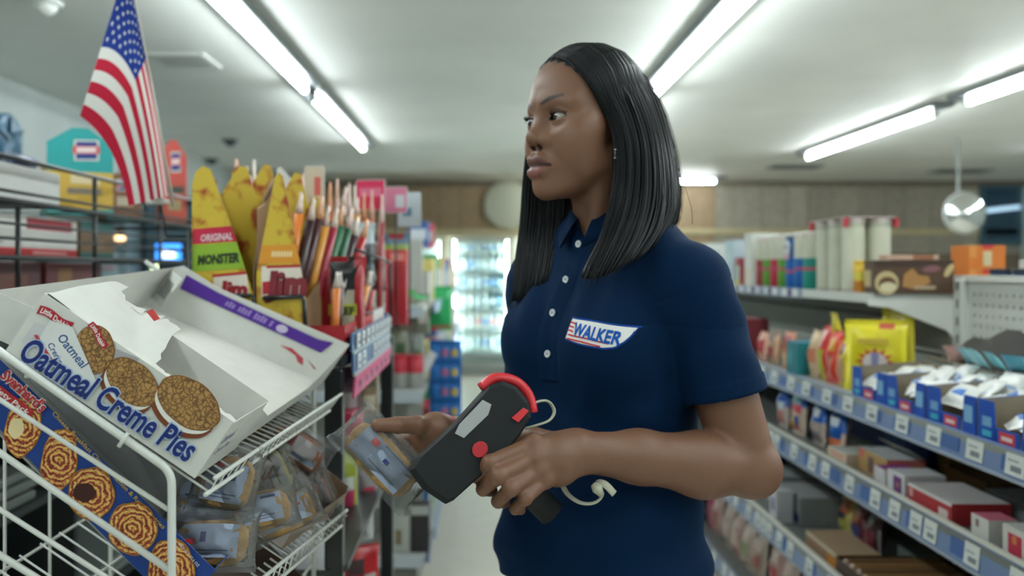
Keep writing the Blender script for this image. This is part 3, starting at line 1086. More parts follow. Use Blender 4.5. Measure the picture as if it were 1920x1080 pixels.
RD, BK = K(206, 46, 56), K(26, 40, 110)
gold, rusty, pinkb = K(176, 138, 84), K(168, 102, 62), K(188, 140, 120)
tl = [(-.9, .7, .9, .62, K(100, 112, 140)), (-.7, -.55, .7, -.62, K(90, 104, 136)), (-.7, -.75, .5, -.8, K(90, 104, 136))]
GP = 'clear wrapped pastries on the white rack'
specs = [
    ('wrapped pastry with a red square mark, standing at the tray corner', (424, 905, 1.02), (1, 0, -.18), (.12, .3, 1), .072, .078, .032, gold, [(-.5, .75, -.1, 1.0, RD), (.0, .15, .55, .4, BK)] + tl[1:]),
    ('wrapped pastry with a bluish label, half hidden behind the end post', (374, 925, 1.04), (1, 0, -.15), (.08, .3, 1), .060, .074, .030, gold, [(-.6, -.2, .4, -.1, BK)] + tl[1:]),
    ('wrapped pastry lying with a red and a navy mark, nearest the camera', (398, 1018, .99), (1, 0, .0), (.0, .55, 1), .094, .066, .034, gold, [(-.95, -.2, -.45, .1, RD), (-.3, -.1, -.1, .5, BK)] + tl[1:]),
    ('wrapped pastry with a bright highlight, wedged between two labelled ones', (385, 972, 1.02), (1, 0, -.25), (.1, .8, .8), .085, .055, .030, gold, [(-.6, .2, .5, .3, K(110, 122, 150))]),
    ('wrapped pastry with red and navy dashes at the middle of the tray', (482, 960, 1.10), (1, .2, .20), (-.2, .5, 1), .095, .062, .036, gold, [(-.35, .7, .1, .95, RD), (.25, .62, .8, .82, BK)] + tl[1:]),
    ('wrapped golden bun with one small red spot, close to the wire lip', (535, 965, 1.16), (1, .4, .35), (-.3, .5, 1), .090, .060, .036, gold, [(.4, .1, .7, .3, RD)]),
    ('wrapped cream and green pastry in shiny film under the upper shelf', (510, 890, 1.24), (.4, .1, -1), (1, .4, .4), .085, .060, .034, K(186, 176, 120), [(-.5, -.4, .5, -.2, K(120, 60, 60)), (-.5, .2, .5, .4, K(110, 130, 80))]),
    ('empty looking crinkled wrapper with a dark pastry at the rear of the tray', (468, 868, 1.22), (.8, .2, -.6), (.5, .4, .8), .080, .055, .030, K(120, 84, 70), [(-.4, -.1, .2, .2, K(130, 60, 70))]),
    ('wrapped rusty roll with a crimson label, topmost in the tray', (556, 842, 1.36), (.8, .2, -.55), (.5, .5, .8), .105, .062, .040, rusty, [(-1, -.2, -.3, 1, K(160, 30, 60)), (-.2, -.9, .9, -.5, K(120, 140, 170))]),
    ('wrapped orange roll in pinkish film at the far end of the tray', (562, 918, 1.36), (.5, .2, -.8), (.8, .5, .5), .095, .060, .036, rusty, [(-.5, -.9, .3, -.4, K(150, 30, 44))]),
    ('wrapped pink iced pastry leaning on the tray end', (592, 930, 1.40), (.35, .2, -.95), (.9, .4, .3), .100, .055, .036, pinkb, [(-.3, -.4, .9, .1, K(190, 150, 160)), (.4, .5, .8, .8, RD)]),
]
for i, (lab, c, ax, up, w, h, t_, br_, mk) in enumerate(specs):
    wrapped(lab, P(*c), ax, up, w, h, t_, br_, mk, lab=(K(166, 178, 200) if i < 6 else K(176, 170, 168)), group=GP, seed=20 + i)

# ================================================================ black rack with jerky, black wire basket rack, flag
BLK = K(26, 32, 34)
jr = thing('black_rack', 'black post rack with curved price rails carrying the jerky boxes', 'rack', (-.42, 2.0, 0))
JX0, JX1, JY0, JY1 = -.57, -.26, 1.62, 2.50


def jw(pts, r=.004, name='wire', n=7, closed=False):
    m = MB(); m.tube(pts, r, BLK, n=n, closed=closed)
    return m.build(name, PAINT, jr)


def jb(lo, hi, name, col=BLK, mat=PAINT, par=None, bevel=.003):
    m = MB(); m.box(lo, hi, col, bevel=bevel)
    return m.build(name, mat, par or jr)


for x, y in ((-.283, 1.632), (-.273, 2.44), (-.552, 1.632), (-.552, 2.44)):
    jb((x - .017, y - .017, 0.005), (x + .017, y + .017, 1.19), 'post')
# shelf board with a rounded outer corner
sh_poly = [(JX0, JY0 - .008), (JX1 - .03, JY0 - .008), (JX1 - .008, JY0 + .002), (JX1, JY0 + .03), (JX1, JY1 - .14), (JX1 - .02, JY1 - .06), (JX1 - .07, JY1), (JX0, JY1)]
m = MB(); m.prism(sh_poly, 1.195, 1.215, BLK); m.build('shelf_board', PAINT, jr)
for z in (.80, .42, .08):
    m = MB(); m.prism([(x, y + .0) for x, y in sh_poly], z, z + .012, K(30, 36, 38)); m.build('shelf_board', PAINT, jr)
edge = [Vector((JX1 + .004, JY0 + .03 + k * .08, 0)) for k in range(9)] + [Vector((JX1 - .016, JY1 - .06, 0)), Vector((JX1 - .07, JY1 + .006, 0))]


def band_strip(z0, z1, col, name, out=0.0, tilt=0.0, a=0, b=None, par=None, mat=PLASTIC):
    pts = edge[a:b]
    m = MB()
    vs, fs = [], []
    for q in pts:
        for (dx, z) in ((.0, z0), (.004, z0), (.004 + tilt, z1), (tilt, z1)):
            vs.append((q.x + out + dx, q.y + out * .3, z))
    n = len(pts)
    for i in range(n - 1):
        for j in range(4):
            fs.append((i * 4 + j, i * 4 + (j + 1) % 4, (i + 1) * 4 + (j + 1) % 4, (i + 1) * 4 + j))
    fs += [(3, 2, 1, 0), tuple((n - 1) * 4 + j for j in range(4))]
    m.add(vs, fs, col)
    return m.build(name, mat, par or jr)


band_strip(1.220, 1.256, K(60, 92, 138), 'price_rail')
band_strip(1.178, 1.216, K(52, 84, 132), 'price_rail', out=.002)
band_strip(1.216, 1.221, K(168, 180, 182), 'rail_edge', out=.004)
band_strip(1.172, 1.178, K(168, 180, 182), 'rail_edge', out=.005)
band_strip(1.130, 1.172, K(204, 74, 128), 'pink_rail', out=.003, tilt=.004)


def edge_at(y):
    for a, b in zip(edge, edge[1:]):
        if a.y <= y <= b.y:
            t = (y - a.y) / (b.y - a.y)
            return a.lerp(b, t), (b - a).normalized()
    return edge[-1], (edge[-1] - edge[-2]).normalized()


rr = random.Random(4)
for z, ys in ((1.224, [1.69 + .072 * k for k in range(11)]), (1.182, [1.70, 1.77, 1.95, 2.02, 2.09, 2.16, 2.23, 2.30, 2.37])):
    for y in ys:
        q, d = edge_at(y)
        w = .046
        o = Vector((q.x + .0075, q.y, z))
        m = MB(frame(o, d, Vector((0, 0, 1)), d.cross(Vector((0, 0, 1)))))
        m.box((0, 0, -.0008), (w, .028, .0006), K(214, 220, 220)); tg = m.build('price_tag', CARD, jr)
        m = MB(frame(o, d, Vector((0, 0, 1)), d.cross(Vector((0, 0, 1)))))
        m.box((w * .25, .006, .0006), (w * .8, .014, .0010), K(90, 100, 116)); m.box((w * .2, .019, .0006), (w * .6, .022, .0010), K(120, 130, 140)); m.build('tag_print', CARD, tg)
for k in range(8):
    q, d = edge_at(1.72 + k * .085)
    m = MB(frame(Vector((q.x + .0125, q.y, 1.144)), d, Vector((0, 0, 1)), d.cross(Vector((0, 0, 1))))); m.box((0, 0, -.001), (.014, .014, .0012), K(176, 150, 168)); m.build('pink_stud', CARD, jr)
# wire guards
jw([Vector((-.56, JY0 + .004, 1.33)), Vector((-.44, JY0 + .004, 1.33)), Vector((-.435, JY0 + .004, 1.325)), Vector((-.435, JY0 + .004, 1.215))], .004, 'wire_guard')
jw([Vector((-.418, JY0 + .004, 1.325)), Vector((-.345, JY0 + .004, 1.328)), Vector((-.34, JY0 + .004, 1.32)), Vector((-.335, JY0 + .004, 1.215))], .0045, 'wire_guard')
jw([Vector((-.56, JY0 + .004, 1.215)), Vector((-.56, JY0 + .004, 1.45)), Vector((-.56, 2.4, 1.45)), Vector((-.56, 2.4, 1.215))], .004, 'wire_guard')
jw([Vector((JX1 + .006, 1.70, 1.42)), Vector((JX1 + .006, 2.36, 1.40)), Vector((JX1 - .05, 2.49, 1.40))], .0032, 'wire_guard')
jw([Vector((JX1 + .006, 2.36, 1.40)), Vector((JX1 + .006, 2.36, 1.215))], .004, 'wire_guard')

YEL, ORN, GRN, MAR = K(206, 176, 52), K(216, 146, 44), K(140, 176, 50), K(120, 26, 32)


def slant_box(label, x0, x1, y0, y1, zb, zt_back, arts, pa=.06, pb=.30):
    """cut display carton: front panel rises to a peak, sides slope down towards the shopper"""
    t = thing('jerky_box', label, 'box', ((x0 + x1) / 2, y0, zb))
    m = MB()
    w = x1 - x0
    h = zt_back - zb
    pk = x0 + w * .22
    prof = [(x0, zb), (x1, zb), (x1, zb + h * .30), (x0 + w * (pb + 1) / 2, zb + h * .66), (x0 + w * pb, zb + h * .98), (x0 + w * (pb + pa) / 2, zb + h), (x0 + w * pa, zb + h * .97), (x0, zb + h * (.9 if pa < .1 else .45))]

    def lim(f):
        r_ = 1 if f < .30 else (1 + (f - .30) / .36 * ((pb - 1) / 2) if f < .66 else (pb + 1) / 2 + (f - .66) / .32 * ((pb - 1) / 2))
        l_ = 0 if (pa < .1 or f < .45) else (f - .45) / .52 * pa
        return l_ + .01, r_ - .01
    vs = [(x, y0, z) for x, z in prof] + [(x, y0 + .002, z) for x, z in prof]
    n = len(prof)
    m.add(vs, [tuple(range(n)), tuple(range(n, 2 * n))[::-1]] + [((i + 1) % n, i, n + i, n + (i + 1) % n) for i in range(n)], [YEL, K(120, 92, 66)] + [K(120, 92, 66)] * n)
    fr = m.build('front_panel', JPRINT, t)
    for xs_, nm in ((x0, 'side_panel'), (x1 - .002, 'side_panel')):
        m = MB()
        zf = zb + h * (.80 if nm == 'x' else (.45 if xs_ > x0 else .8))
        kk = .42 if (xs_ > x0 and pa > .2) else 1
        pp = [(y0 + .002, zb), (y1, zb), (y1, zb + h * .98 * kk), (y0 + (y1 - y0) * .5, zb + h * .86 * kk), (y0 + .002, zf if kk == 1 else zb + h * .30)]
        vs = [(xs_, y, z) for y, z in pp] + [(xs_ + .002, y, z) for y, z in pp]
        m.add(vs, [tuple(range(5))[::-1], tuple(range(5, 10))] + [(i, (i + 1) % 5, 5 + (i + 1) % 5, 5 + i) for i in range(5)], K(134, 104, 74))
        m.build(nm, CARD, t)
    m = MB()
    pp = [(x0 + .002, zb), (x1 - .002, zb), (x1 - .002, zb + h * .7), (x0 + w * .75, zb + h * .8), (x0 + w * .55, zb + h * 1.04), (x0 + w * .42, zb + h * 1.05), (x0 + .002, zb + h * .85)]
    vs = [(x, y1 - .002, z) for x, z in pp] + [(x, y1, z) for x, z in pp]
    m.add(vs, [tuple(range(7)), tuple(range(7, 14))[::-1]] + [((i + 1) % 7, i, 7 + i, 7 + (i + 1) % 7) for i in range(7)], YEL)
    m.build('rear_panel', JPRINT, t)
    m = MB(); m.box((x0 + .002, y0 + .002, zb), (x1 - .002, y1 - .002, zb + .002), K(134, 104, 74)); m.build('bottom_panel', CARD, t)

    def strip(z0, z1, col, tilt=.0, dep=.0006, a=.01, b=.99):
        m = MB()
        la, lb = lim((z0 - zb) / h), lim((z1 - zb) / h)
        m.add([(x0 + w * max(a, la[0]), y0 - dep, z0), (x0 + w * min(b, la[1]), y0 - dep, z0 + tilt), (x0 + w * min(b, lb[1]), y0 - dep, z1 + tilt), (x0 + w * max(a, lb[0]), y0 - dep, z1)], [(0, 1, 2, 3)], col)
        return m.build('print_band', CARD, fr)

    def word(s_, z, sz, col, x=.5, sx=1.0, tilt=0.0, dep=.0012, bold=.03, shear=.1):
        m = MB(); m.text(s_, sz, (x0 + w * x, y0 - dep, z), col, bold=bold, shear=shear, align='c', sx=sx, U=(1, 0, tilt), V=(0, 0, 1)); m.build('lettering', CARD, fr)
    arts(strip, word, zb, h)
    return t


jm, nt, b = new_mat('cheese_print')
a = nt.nodes.new('ShaderNodeAttribute'); a.attribute_name = 'Col'
tc = nt.nodes.new('ShaderNodeTexCoord'); no = nt.nodes.new('ShaderNodeTexNoise'); no.inputs['Scale'].default_value = 22; no.inputs['Detail'].default_value = 3
nt.links.new(tc.outputs['Object'], no.inputs['Vector'])
cr = nt.nodes.new('ShaderNodeValToRGB')
cr.color_ramp.elements[0].position = .36; cr.color_ramp.elements[0].color = K(196, 96, 46)
cr.color_ramp.elements[1].position = .50; cr.color_ramp.elements[1].color = (1, 1, 1, 1)
nt.links.new(no.outputs['Fac'], cr.inputs[0])
mm = nt.nodes.new('ShaderNodeMix'); mm.data_type = 'RGBA'; mm.blend_type = 'MULTIPLY'; mm.inputs[0].default_value = 1
nt.links.new(a.outputs['Color'], mm.inputs[6]); nt.links.new(cr.outputs[0], mm.inputs[7]); nt.links.new(mm.outputs[2], b.inputs['Base Color'])
b.inputs['Roughness'].default_value = .45
JPRINT = jm


def art1(strip, word, zb, h):
    strip(zb + h * .585, zb + h * .665, K(190, 34, 66), .006)
    word('ORIGINAL', zb + h * .605, .0185, K(226, 200, 206), x=.40, tilt=.07, sx=.72)
    strip(zb + h * .44, zb + h * .58, GRN, .006)
    word('MONSTER', zb + h * .485, .024, K(36, 52, 26), x=.43, tilt=.07, sx=.72, bold=.06)
    strip(zb + h * .30, zb + h * .41, K(222, 214, 200), .006, .0009, .35, .92)
    strip(zb + h * .41, zb + h * .425, K(176, 34, 40), .006, .001, .33, .92)
    word('Jim', zb + h * .31, .040, K(150, 30, 40), x=.66, bold=.06, dep=.0016)


def art2(strip, word, zb, h):
    strip(zb + h * .50, zb + h * .60, ORN, .002)
    [strip(zb + h * .535, zb + h * .565, K(240, 214, 160), .002, .0009, .30 + .06 * k, .345 + .06 * k) for k in range(7)]
    strip(zb + h * .31, zb + h * .485, K(222, 214, 200), .002, .0006, .1, .98)
    strip(zb + h * .475, zb + h * .49, K(176, 34, 40), .002, .0009, .2, .98)
    strip(zb + h * .33, zb + h * .40, K(170, 30, 40), .002, .0009, .12, .28)
    word('Jim', zb + h * .335, .058, K(122, 34, 44), x=.58, bold=.08, dep=.0016)


slant_box('tall cut jerky box with green band and red lettering strip, leftmost on the rack', -.556, -.437, 1.632, 1.78, 1.2165, 1.578, art1, .06, .30)
slant_box('tall cut yellow jerky box with an orange band and a white lettered panel', -.4325, -.336, 1.632, 1.78, 1.2165, 1.565, art2, .36, .52)
# second row boxes
slant_box('yellow cut jerky box standing behind the green banded one', -.545, -.43, 1.816, 1.94, 1.2165, 1.60, lambda s_, w_, z, h: s_(z + h * .3, z + h * .45, K(196, 60, 40)), .1, .3)
slant_box('yellow cut jerky box standing behind the orange banded one', -.425, -.33, 1.816, 1.94, 1.2165, 1.53, lambda s_, w_, z, h: s_(z + h * .3, z + h * .45, ORN), .1, .3)


def stick(label, base, top, r, col, tipc, group, seed):
    """jerky stick: film sleeve with a flattened crimped top"""
    b, tt = Vector(base), Vector(top)
    t = thing('jerky_stick', label, 'snack', b, group)
    d = (tt - b)
    m = MB()
    m.tube([b, b + d * .02, b + d * .80], [r * .5, r, r], col, n=8)
    m.build('stick', FOIL, t)
    m = MB()
    m.tube([b + d * .79, b + d * .86, b + d * .93, tt], [(r, r), (r * 1.2, r * .7), (r * 1.45, r * .35), (r * 1.55, r * .22)], tipc, n=8)
    m.build('wrapper_end', FOIL, t)
    return t


jg = 'jerky sticks on the black rack'
rj = random.Random(31)
cols = [('orange', K(214, 122, 50)), ('maroon', K(70, 26, 32)), ('amber', K(214, 150, 66)), ('dark brown', K(52, 30, 32)), ('crimson', K(150, 30, 56)), ('green', K(26, 104, 62)), ('bottle green', K(20, 84, 54)), ('red', K(170, 36, 40))]
# upper leaning sticks seen between the boxes
spots = [(610, 470, 650, 380, 3), (620, 470, 634, 400, 5), (630, 475, 648, 402, 6), (640, 480, 662, 420, 7), (655, 470, 672, 400, 2)]
for i, (bx, by, tx, ty, c) in enumerate(spots):
    Yq = 1.96 + .030 * i
    stick(f'{cols[c][0]} jerky stick leaning in the rear row, {ORD[i]} from the yellow boxes', P(bx, by + 60, Yq), P(tx, ty - 28, Yq + .06), .0085, cols[c][1], K(206, 180, 166), jg, i)
for i, (x, c) in enumerate(((446, 'blue'), (466, 'maroon'))):
    stick(f'{c} jerky stick standing between the two cut yellow boxes', P(x, 470, 1.797), P(x + 2, 330, 1.797), .010, K(22, 60, 130) if c == 'blue' else K(70, 24, 32), K(214, 190, 180), jg, i)
for i, (bx, by, tx, ty, c, Yq) in enumerate(((538, 560, 566, 372, 0, 1.70), (550, 570, 590, 384, 3, 1.715), (560, 575, 606, 380, 1, 1.735), (575, 575, 618, 398, 2, 1.75), (590, 570, 634, 402, 4, 1.765), (604, 575, 644, 396, 5, 1.79), (618, 570, 660, 404, 6, 1.805), (630, 570, 672, 420, 3, 1.83), (640, 570, 690, 425, 7, 1.85))):
    stick(f'{cols[c][0]} jerky stick leaning in the front row, {ORD[i]} from the orange banded box', P(bx, by, Yq), P(tx, ty - 10, Yq + .05), .0098, cols[c][1], [K(206, 180, 166), K(214, 196, 180), K(206, 150, 110)][i % 3], jg, i)
# pale crimped ends bunching over the row
for i in range(14):
    px = 448 + i * 16 + rj.uniform(-4, 4) + (60 if i > 3 else 0)
    py = 328 + (i * 4.4 if i > 3 else 6 * (i % 2)) + rj.uniform(-6, 6)
    Yq = 1.96 + .028 * i
    c = P(px, py, Yq)
    stick(f'{["peach", "pale pink", "cream", "orange tipped"][i % 4]} wrapped meat stick, {ORD[i]} along the rear row of the rack', (c.x - .01, Yq, 1.2175), (c.x, Yq, c.z + .03), .009, [K(196, 120, 84), K(150, 60, 60), K(190, 150, 110), K(206, 110, 60)][i % 4], [K(214, 172, 150), K(220, 196, 186), K(214, 206, 190), K(216, 150, 110)][i % 4], jg, i)
# front tubs and bags over the price rail
def tub(label, y0, y1, col, art, h=.05, x1=JX1 - .006, dep=.09):
    t = thing('card_tub', label, 'box', (x1 - dep / 2, (y0 + y1) / 2, 1.2165))
    d = y1 - y0
    for nm, lo, hi in (('front_panel', (x1 - .002, y0, 1.2165), (x1, y1, 1.2165 + h)), ('rear_panel', (x1 - dep, y0, 1.2165), (x1 - dep + .002, y1, 1.2165 + h * 1.3)), ('side_panel', (x1 - dep + .002, y0, 1.2165), (x1 - .002, y0 + .002, 1.2165 + h)), ('side_panel', (x1 - dep + .002, y1 - .002, 1.2165), (x1 - .002, y1, 1.2165 + h)), ('bottom_panel', (x1 - dep + .002, y0 + .002, 1.2165), (x1 - .002, y1 - .002, 1.2185))):
        m = MB()
        m.box(lo, hi, col)
        p_ = m.build(nm, CARD, t)
        if nm == 'front_panel' and art:
            m = MB()
            for (a, b_, c, d_, cc) in art:
                m.add([(x1 + .0006, y0 + d * a, 1.2165 + h * b_), (x1 + .0006, y0 + d * c, 1.2165 + h * b_), (x1 + .0006, y0 + d * c, 1.2165 + h * d_), (x1 + .0006, y0 + d * a, 1.2165 + h * d_)], [(0, 1, 2, 3)], cc)
            m.build('print', CARD, p_)
    return t


tub('red card tub with an olive roundel, nearest on the curved price rail', 1.645, 1.86, K(170, 34, 42), [(.55, .1, .8, .8, K(150, 140, 120)), (.1, .2, .4, .4, K(196, 190, 170))], .055)
tub('red card tub with a green and yellow printed square on the curved rail', 1.865, 2.07, K(176, 50, 54), [(.5, .1, .8, .6, K(150, 150, 60)), (0, 0, .25, 1, K(196, 70, 70))], .055)
tub('white card tub with two small red figures at the curved end of the rail', 2.075, 2.30, K(206, 204, 200), [(.2, .2, .35, .6, K(190, 70, 76)), (.55, .3, .68, .7, K(196, 120, 126))], .062)
for i, (y, c, tl_) in enumerate(((1.69, 0, .0), (1.73, 1, .0), (1.90, 2, .02), (1.935, 2, .03), (1.97, 1, .03), (2.00, 4, .02), (2.10, 7, .02), (2.14, 0, .01), (2.19, 4, .0), (2.24, 7, -.01))):
    stick(f'{cols[c][0]} jerky stick standing in the front tubs, {ORD[i]} along the rail', (JX1 - .035, y, 1.2195), (JX1 - .028 + tl_, y + tl_, 1.375 - (i > 5) * .01), .0085, cols[c][1], K(196, 186, 176), jg, i + 5)
# beef bag with a bull head
def bag(name, label, c, w, h, t_, col, art, face, group=None, seed=0, mat=FOIL, lean=0.0, cat='snack bag', extra=None):
    """c = bottom centre, face = direction the front looks"""
    fwd = Vector(face).normalized()
    x = fwd.cross(Vector((0, 0, 1))) * -1
    x = Vector((-fwd.y, fwd.x, 0)).normalized()
    up = (Vector((0, 0, 1)) - fwd * lean).normalized()
    T = frame(Vector(c), x, -(x.cross(up)) * -1, up)
    T = frame(Vector(c), x, up.cross(x), up)
    o = thing(name, label, cat, c, group)
    m = MB(T); m.pillow(w, h, t_, col, art=art, seed=seed, nx=8, ny=9)
    b_ = m.build('bag', mat, o)
    if extra:
        extra(T, b_)
    return o


def bull(T, par):
    m = MB(T)
    y = -.024
    w = lambda pts, c, d=0: m.add([(a, y - d, b_) for a, b_ in pts], [tuple(range(len(pts)))], c)
    w([(-.032, .170), (-.012, .150), (.012, .150), (.032, .170), (.022, .140), (.012, .128), (0, .100), (-.012, .128), (-.022, .140)], K(16, 18, 20), .001)
    w([(-.006, .14), (0, .128), (.006, .14), (.003, .12), (-.003, .12)], K(214, 214, 208), .002)
    m.build('bull_print', CARD, par)
    m = MB(T); m.text('BEEF', .022, (0, y - .002, .064), K(30, 40, 30), bold=.05, align='c', U=(1, 0, 0), V=(0, 0, 1)); m.build('lettering', CARD, par)


bag('jerky_bag', 'red and black beef jerky bag with a horned head print', (-.297, 1.80, 1.222), .105, .185, .026, K(160, 30, 38), [(.25, .12, .75, .62, K(190, 184, 160)), (.2, .33, .8, .46, K(176, 180, 60)), (.3, .0, .7, .12, K(200, 196, 180)), (.25, .62, .75, 1, K(30, 28, 30))], (.35, -1, 0), seed=3, extra=bull)
bag('jerky_bag', 'black jerky bag with small red prints and a clear silvery top', (-.315, 2.06, 1.33), .120, .165, .03, K(34, 40, 44), [(0, .68, 1, 1, K(150, 160, 162)), (.25, .42, .45, .55, K(170, 60, 76)), (.6, .45, .75, .6, K(206, 170, 170)), (0, .3, 1, .38, K(70, 78, 80))], (.5, -1, 0), seed=5)
bag('jerky_bag', 'dark jerky bag with white specks in the second rear place', (-.31, 2.33, 1.32), .10, .15, .03, K(60, 62, 66), [(.1, .6, .9, .9, K(180, 176, 170)), (.3, .2, .7, .4, K(190, 190, 186))], (.6, -1, 0), seed=6)
bag('jerky_bag', 'tall red bag with green and blue top hanging at the far rack end', (-.255, 2.53, 1.2165), .075, .27, .02, K(160, 34, 42), [(0, .66, 1, .82, K(176, 44, 40)), (.2, .70, .8, .78, K(206, 120, 110)), (0, .86, 1, 1, K(60, 90, 110)), (0, .82, 1, .88, K(120, 140, 60))], (.4, -1, 0), seed=7)
# pink card, white tags and film tops at the back of the rack
for lab, px, py, Yq, w, h, col, art in (
    ('bright pink hang card with a pale band, rising above the jerky bags', 695, 395, 2.34, .085, .085, K(206, 44, 86), [(.1, .45, .9, .75, K(214, 110, 140))]),
    ('pale pink hang card partly behind the bright pink one', 742, 400, 2.42, .07, .075, K(206, 120, 146), [(.5, .2, .9, .7, K(196, 200, 204))]),
    ('white and blue hang card at the far end of the jerky rack', 768, 425, 2.48, .07, .10, K(190, 198, 202), [(.2, .3, .6, .55, K(90, 130, 160))]),
    ('blank white pointed price card standing over the orange banded box', 540, 400, 1.86, .052, .085, K(216, 216, 208), []),
    ('cream and red teardrop card in the rear row of the rack', 590, 392, 1.98, .05, .10, K(206, 190, 166), [(.5, .3, .85, .75, K(206, 100, 90))]),
):
    c = P(px, py, Yq)
    t = thing('hang_card', lab, 'card', (c.x, Yq, 1.2165))
    m = MB(frame(c, Vector((1, -.25, 0)).normalized(), Vector((0, 0, 1)), Vector((-.25, -1, 0)).normalized()))
    if 'pointed' in lab:
        m.prism([(-w / 2, 0), (w / 2, 0), (w / 2, h * .66), (-w / 2 + .008, h * 1.2), (-w / 2, h * 1.15)], 0, .002, col)
    else:
        m.prism([(-w / 2, .004), (-w / 2 + .004, 0), (w / 2 - .004, 0), (w / 2, .004), (w / 2, h - .004), (w / 2 - .004, h), (-w / 2 + .004, h), (-w / 2, h - .004)], 0, .002, K(200, 200, 200))
    o = m.build('card', CARD, t)
    if 'pointed' not in lab:
        m = MB(frame(c, Vector((1, -.25, 0)).normalized(), Vector((0, 0, 1)), Vector((-.25, -1, 0)).normalized()))
        m.face((-w / 2 + .002, .002, .0024), (w - .004, 0, 0), (0, h - .004, 0), col, art)
        m.build('card_print', CARD, o)
    m = MB(); m.tube([(c.x, Yq + .006, 1.2165), (c.x, Yq + .006, c.z + h * .5)], .003, BLK); m.build('stem', PAINT, t)
# film packs hanging in the lower bays
for i, (px, py, Yq, w, h, col, art) in enumerate((
    (655, 735, 2.15, .06, .13, K(96, 64, 76), [(.2, .2, .8, .5, K(170, 160, 160)), (.1, .6, .9, .85, K(60, 40, 52))]),
    (690, 730, 2.25, .06, .14, K(130, 112, 84), [(.2, .1, .8, .4, K(190, 180, 160)), (.2, .55, .8, .8, K(90, 90, 70))]),
    (660, 815, 2.1, .06, .13, K(150, 34, 60), [(.2, .2, .8, .5, K(200, 190, 190))]),
    (650, 905, 2.05, .055, .16, K(150, 160, 50), [(.2, 0, .8, .4, K(190, 60, 100)), (.2, .4, .8, .6, K(200, 206, 200))]),
    (690, 900, 2.2, .06, .15, K(160, 150, 152), [(.2, .1, .8, .4, K(200, 70, 90))]),
    (675, 985, 2.2, .075, .08, K(196, 200, 200), [(.3, .2, .7, .7, K(130, 130, 140))]),
    (672, 1060, 2.1, .11, .10, K(180, 38, 44), [(.2, .3, .6, .7, K(70, 50, 54)), (.6, .1, .9, .3, K(204, 190, 188))]))):
    c = P(px, py, Yq)
    zsh = max(z for z in (.092, .432, .812) if z <= c.z - h / 2 + .12)
    bag('snack_bag', ['plum', 'tan', 'crimson', 'lime and pink', 'greyish pink', 'white', 'large red'][i] + ' packet on the lower shelves of the black post rack, ' + ['top bay', 'top bay', 'upper middle', 'middle', 'middle', 'low', 'lowest'][i], (c.x, Yq, c.z - h / 2), w, h, .03, col, art, (.5, -1, 0), group='packets low in the black rack', seed=40 + i)

# ---------------------------------------------------------------- black wire basket rack at the left
BX = -1.10
wr_ = thing('wire_basket_rack', 'black wire basket rack with boxed snacks behind the flag', 'rack', (-1.25, 2.4, 0))


def bw(pts, r=.005, name='wire', n=6):
    m = MB(); m.tube(pts, r, BLK, n=n)
    return m.build(name, PAINT, wr_)


YA, YZ = 1.45, 3.34
XBK = -1.50
for z, r in ((1.641, .006), (1.562, .0045), (1.540, .008), (1.487, .004), (1.452, .004), (1.407, .008), (1.27, .006)):
    bw([(XBK, YZ, z), (BX, YZ, z), (BX, YA, z), (XBK, YA, z)], r, 'rail_wire')
for y in (1.45, 2.02, 2.42, 2.91, 3.34):
    bw([(BX, y, 1.161), (BX, y, 1.645)] if y in (1.45, 3.34) else [(BX, y, 1.25), (BX, y, 1.645 if y > 2.2 else 1.53)], .0062, 'upright')
for y in (1.45, 3.34):
    bw([(XBK, y, 1.161), (XBK, y, 1.66)], .0062, 'upright')
for y in [1.6 + .16 * k for k in range(9)]:
    bw([(XBK, y, 1.540), (BX, y, 1.540)], .0028, 'floor_wire')
    bw([(XBK, y, 1.407), (BX, y, 1.407)], .0028, 'floor_wire')
    bw([(XBK, y, 1.24), (BX, y, 1.24)], .0028, 'floor_wire')
TEAL, MUS = K(34, 150, 148), K(190, 156, 62)


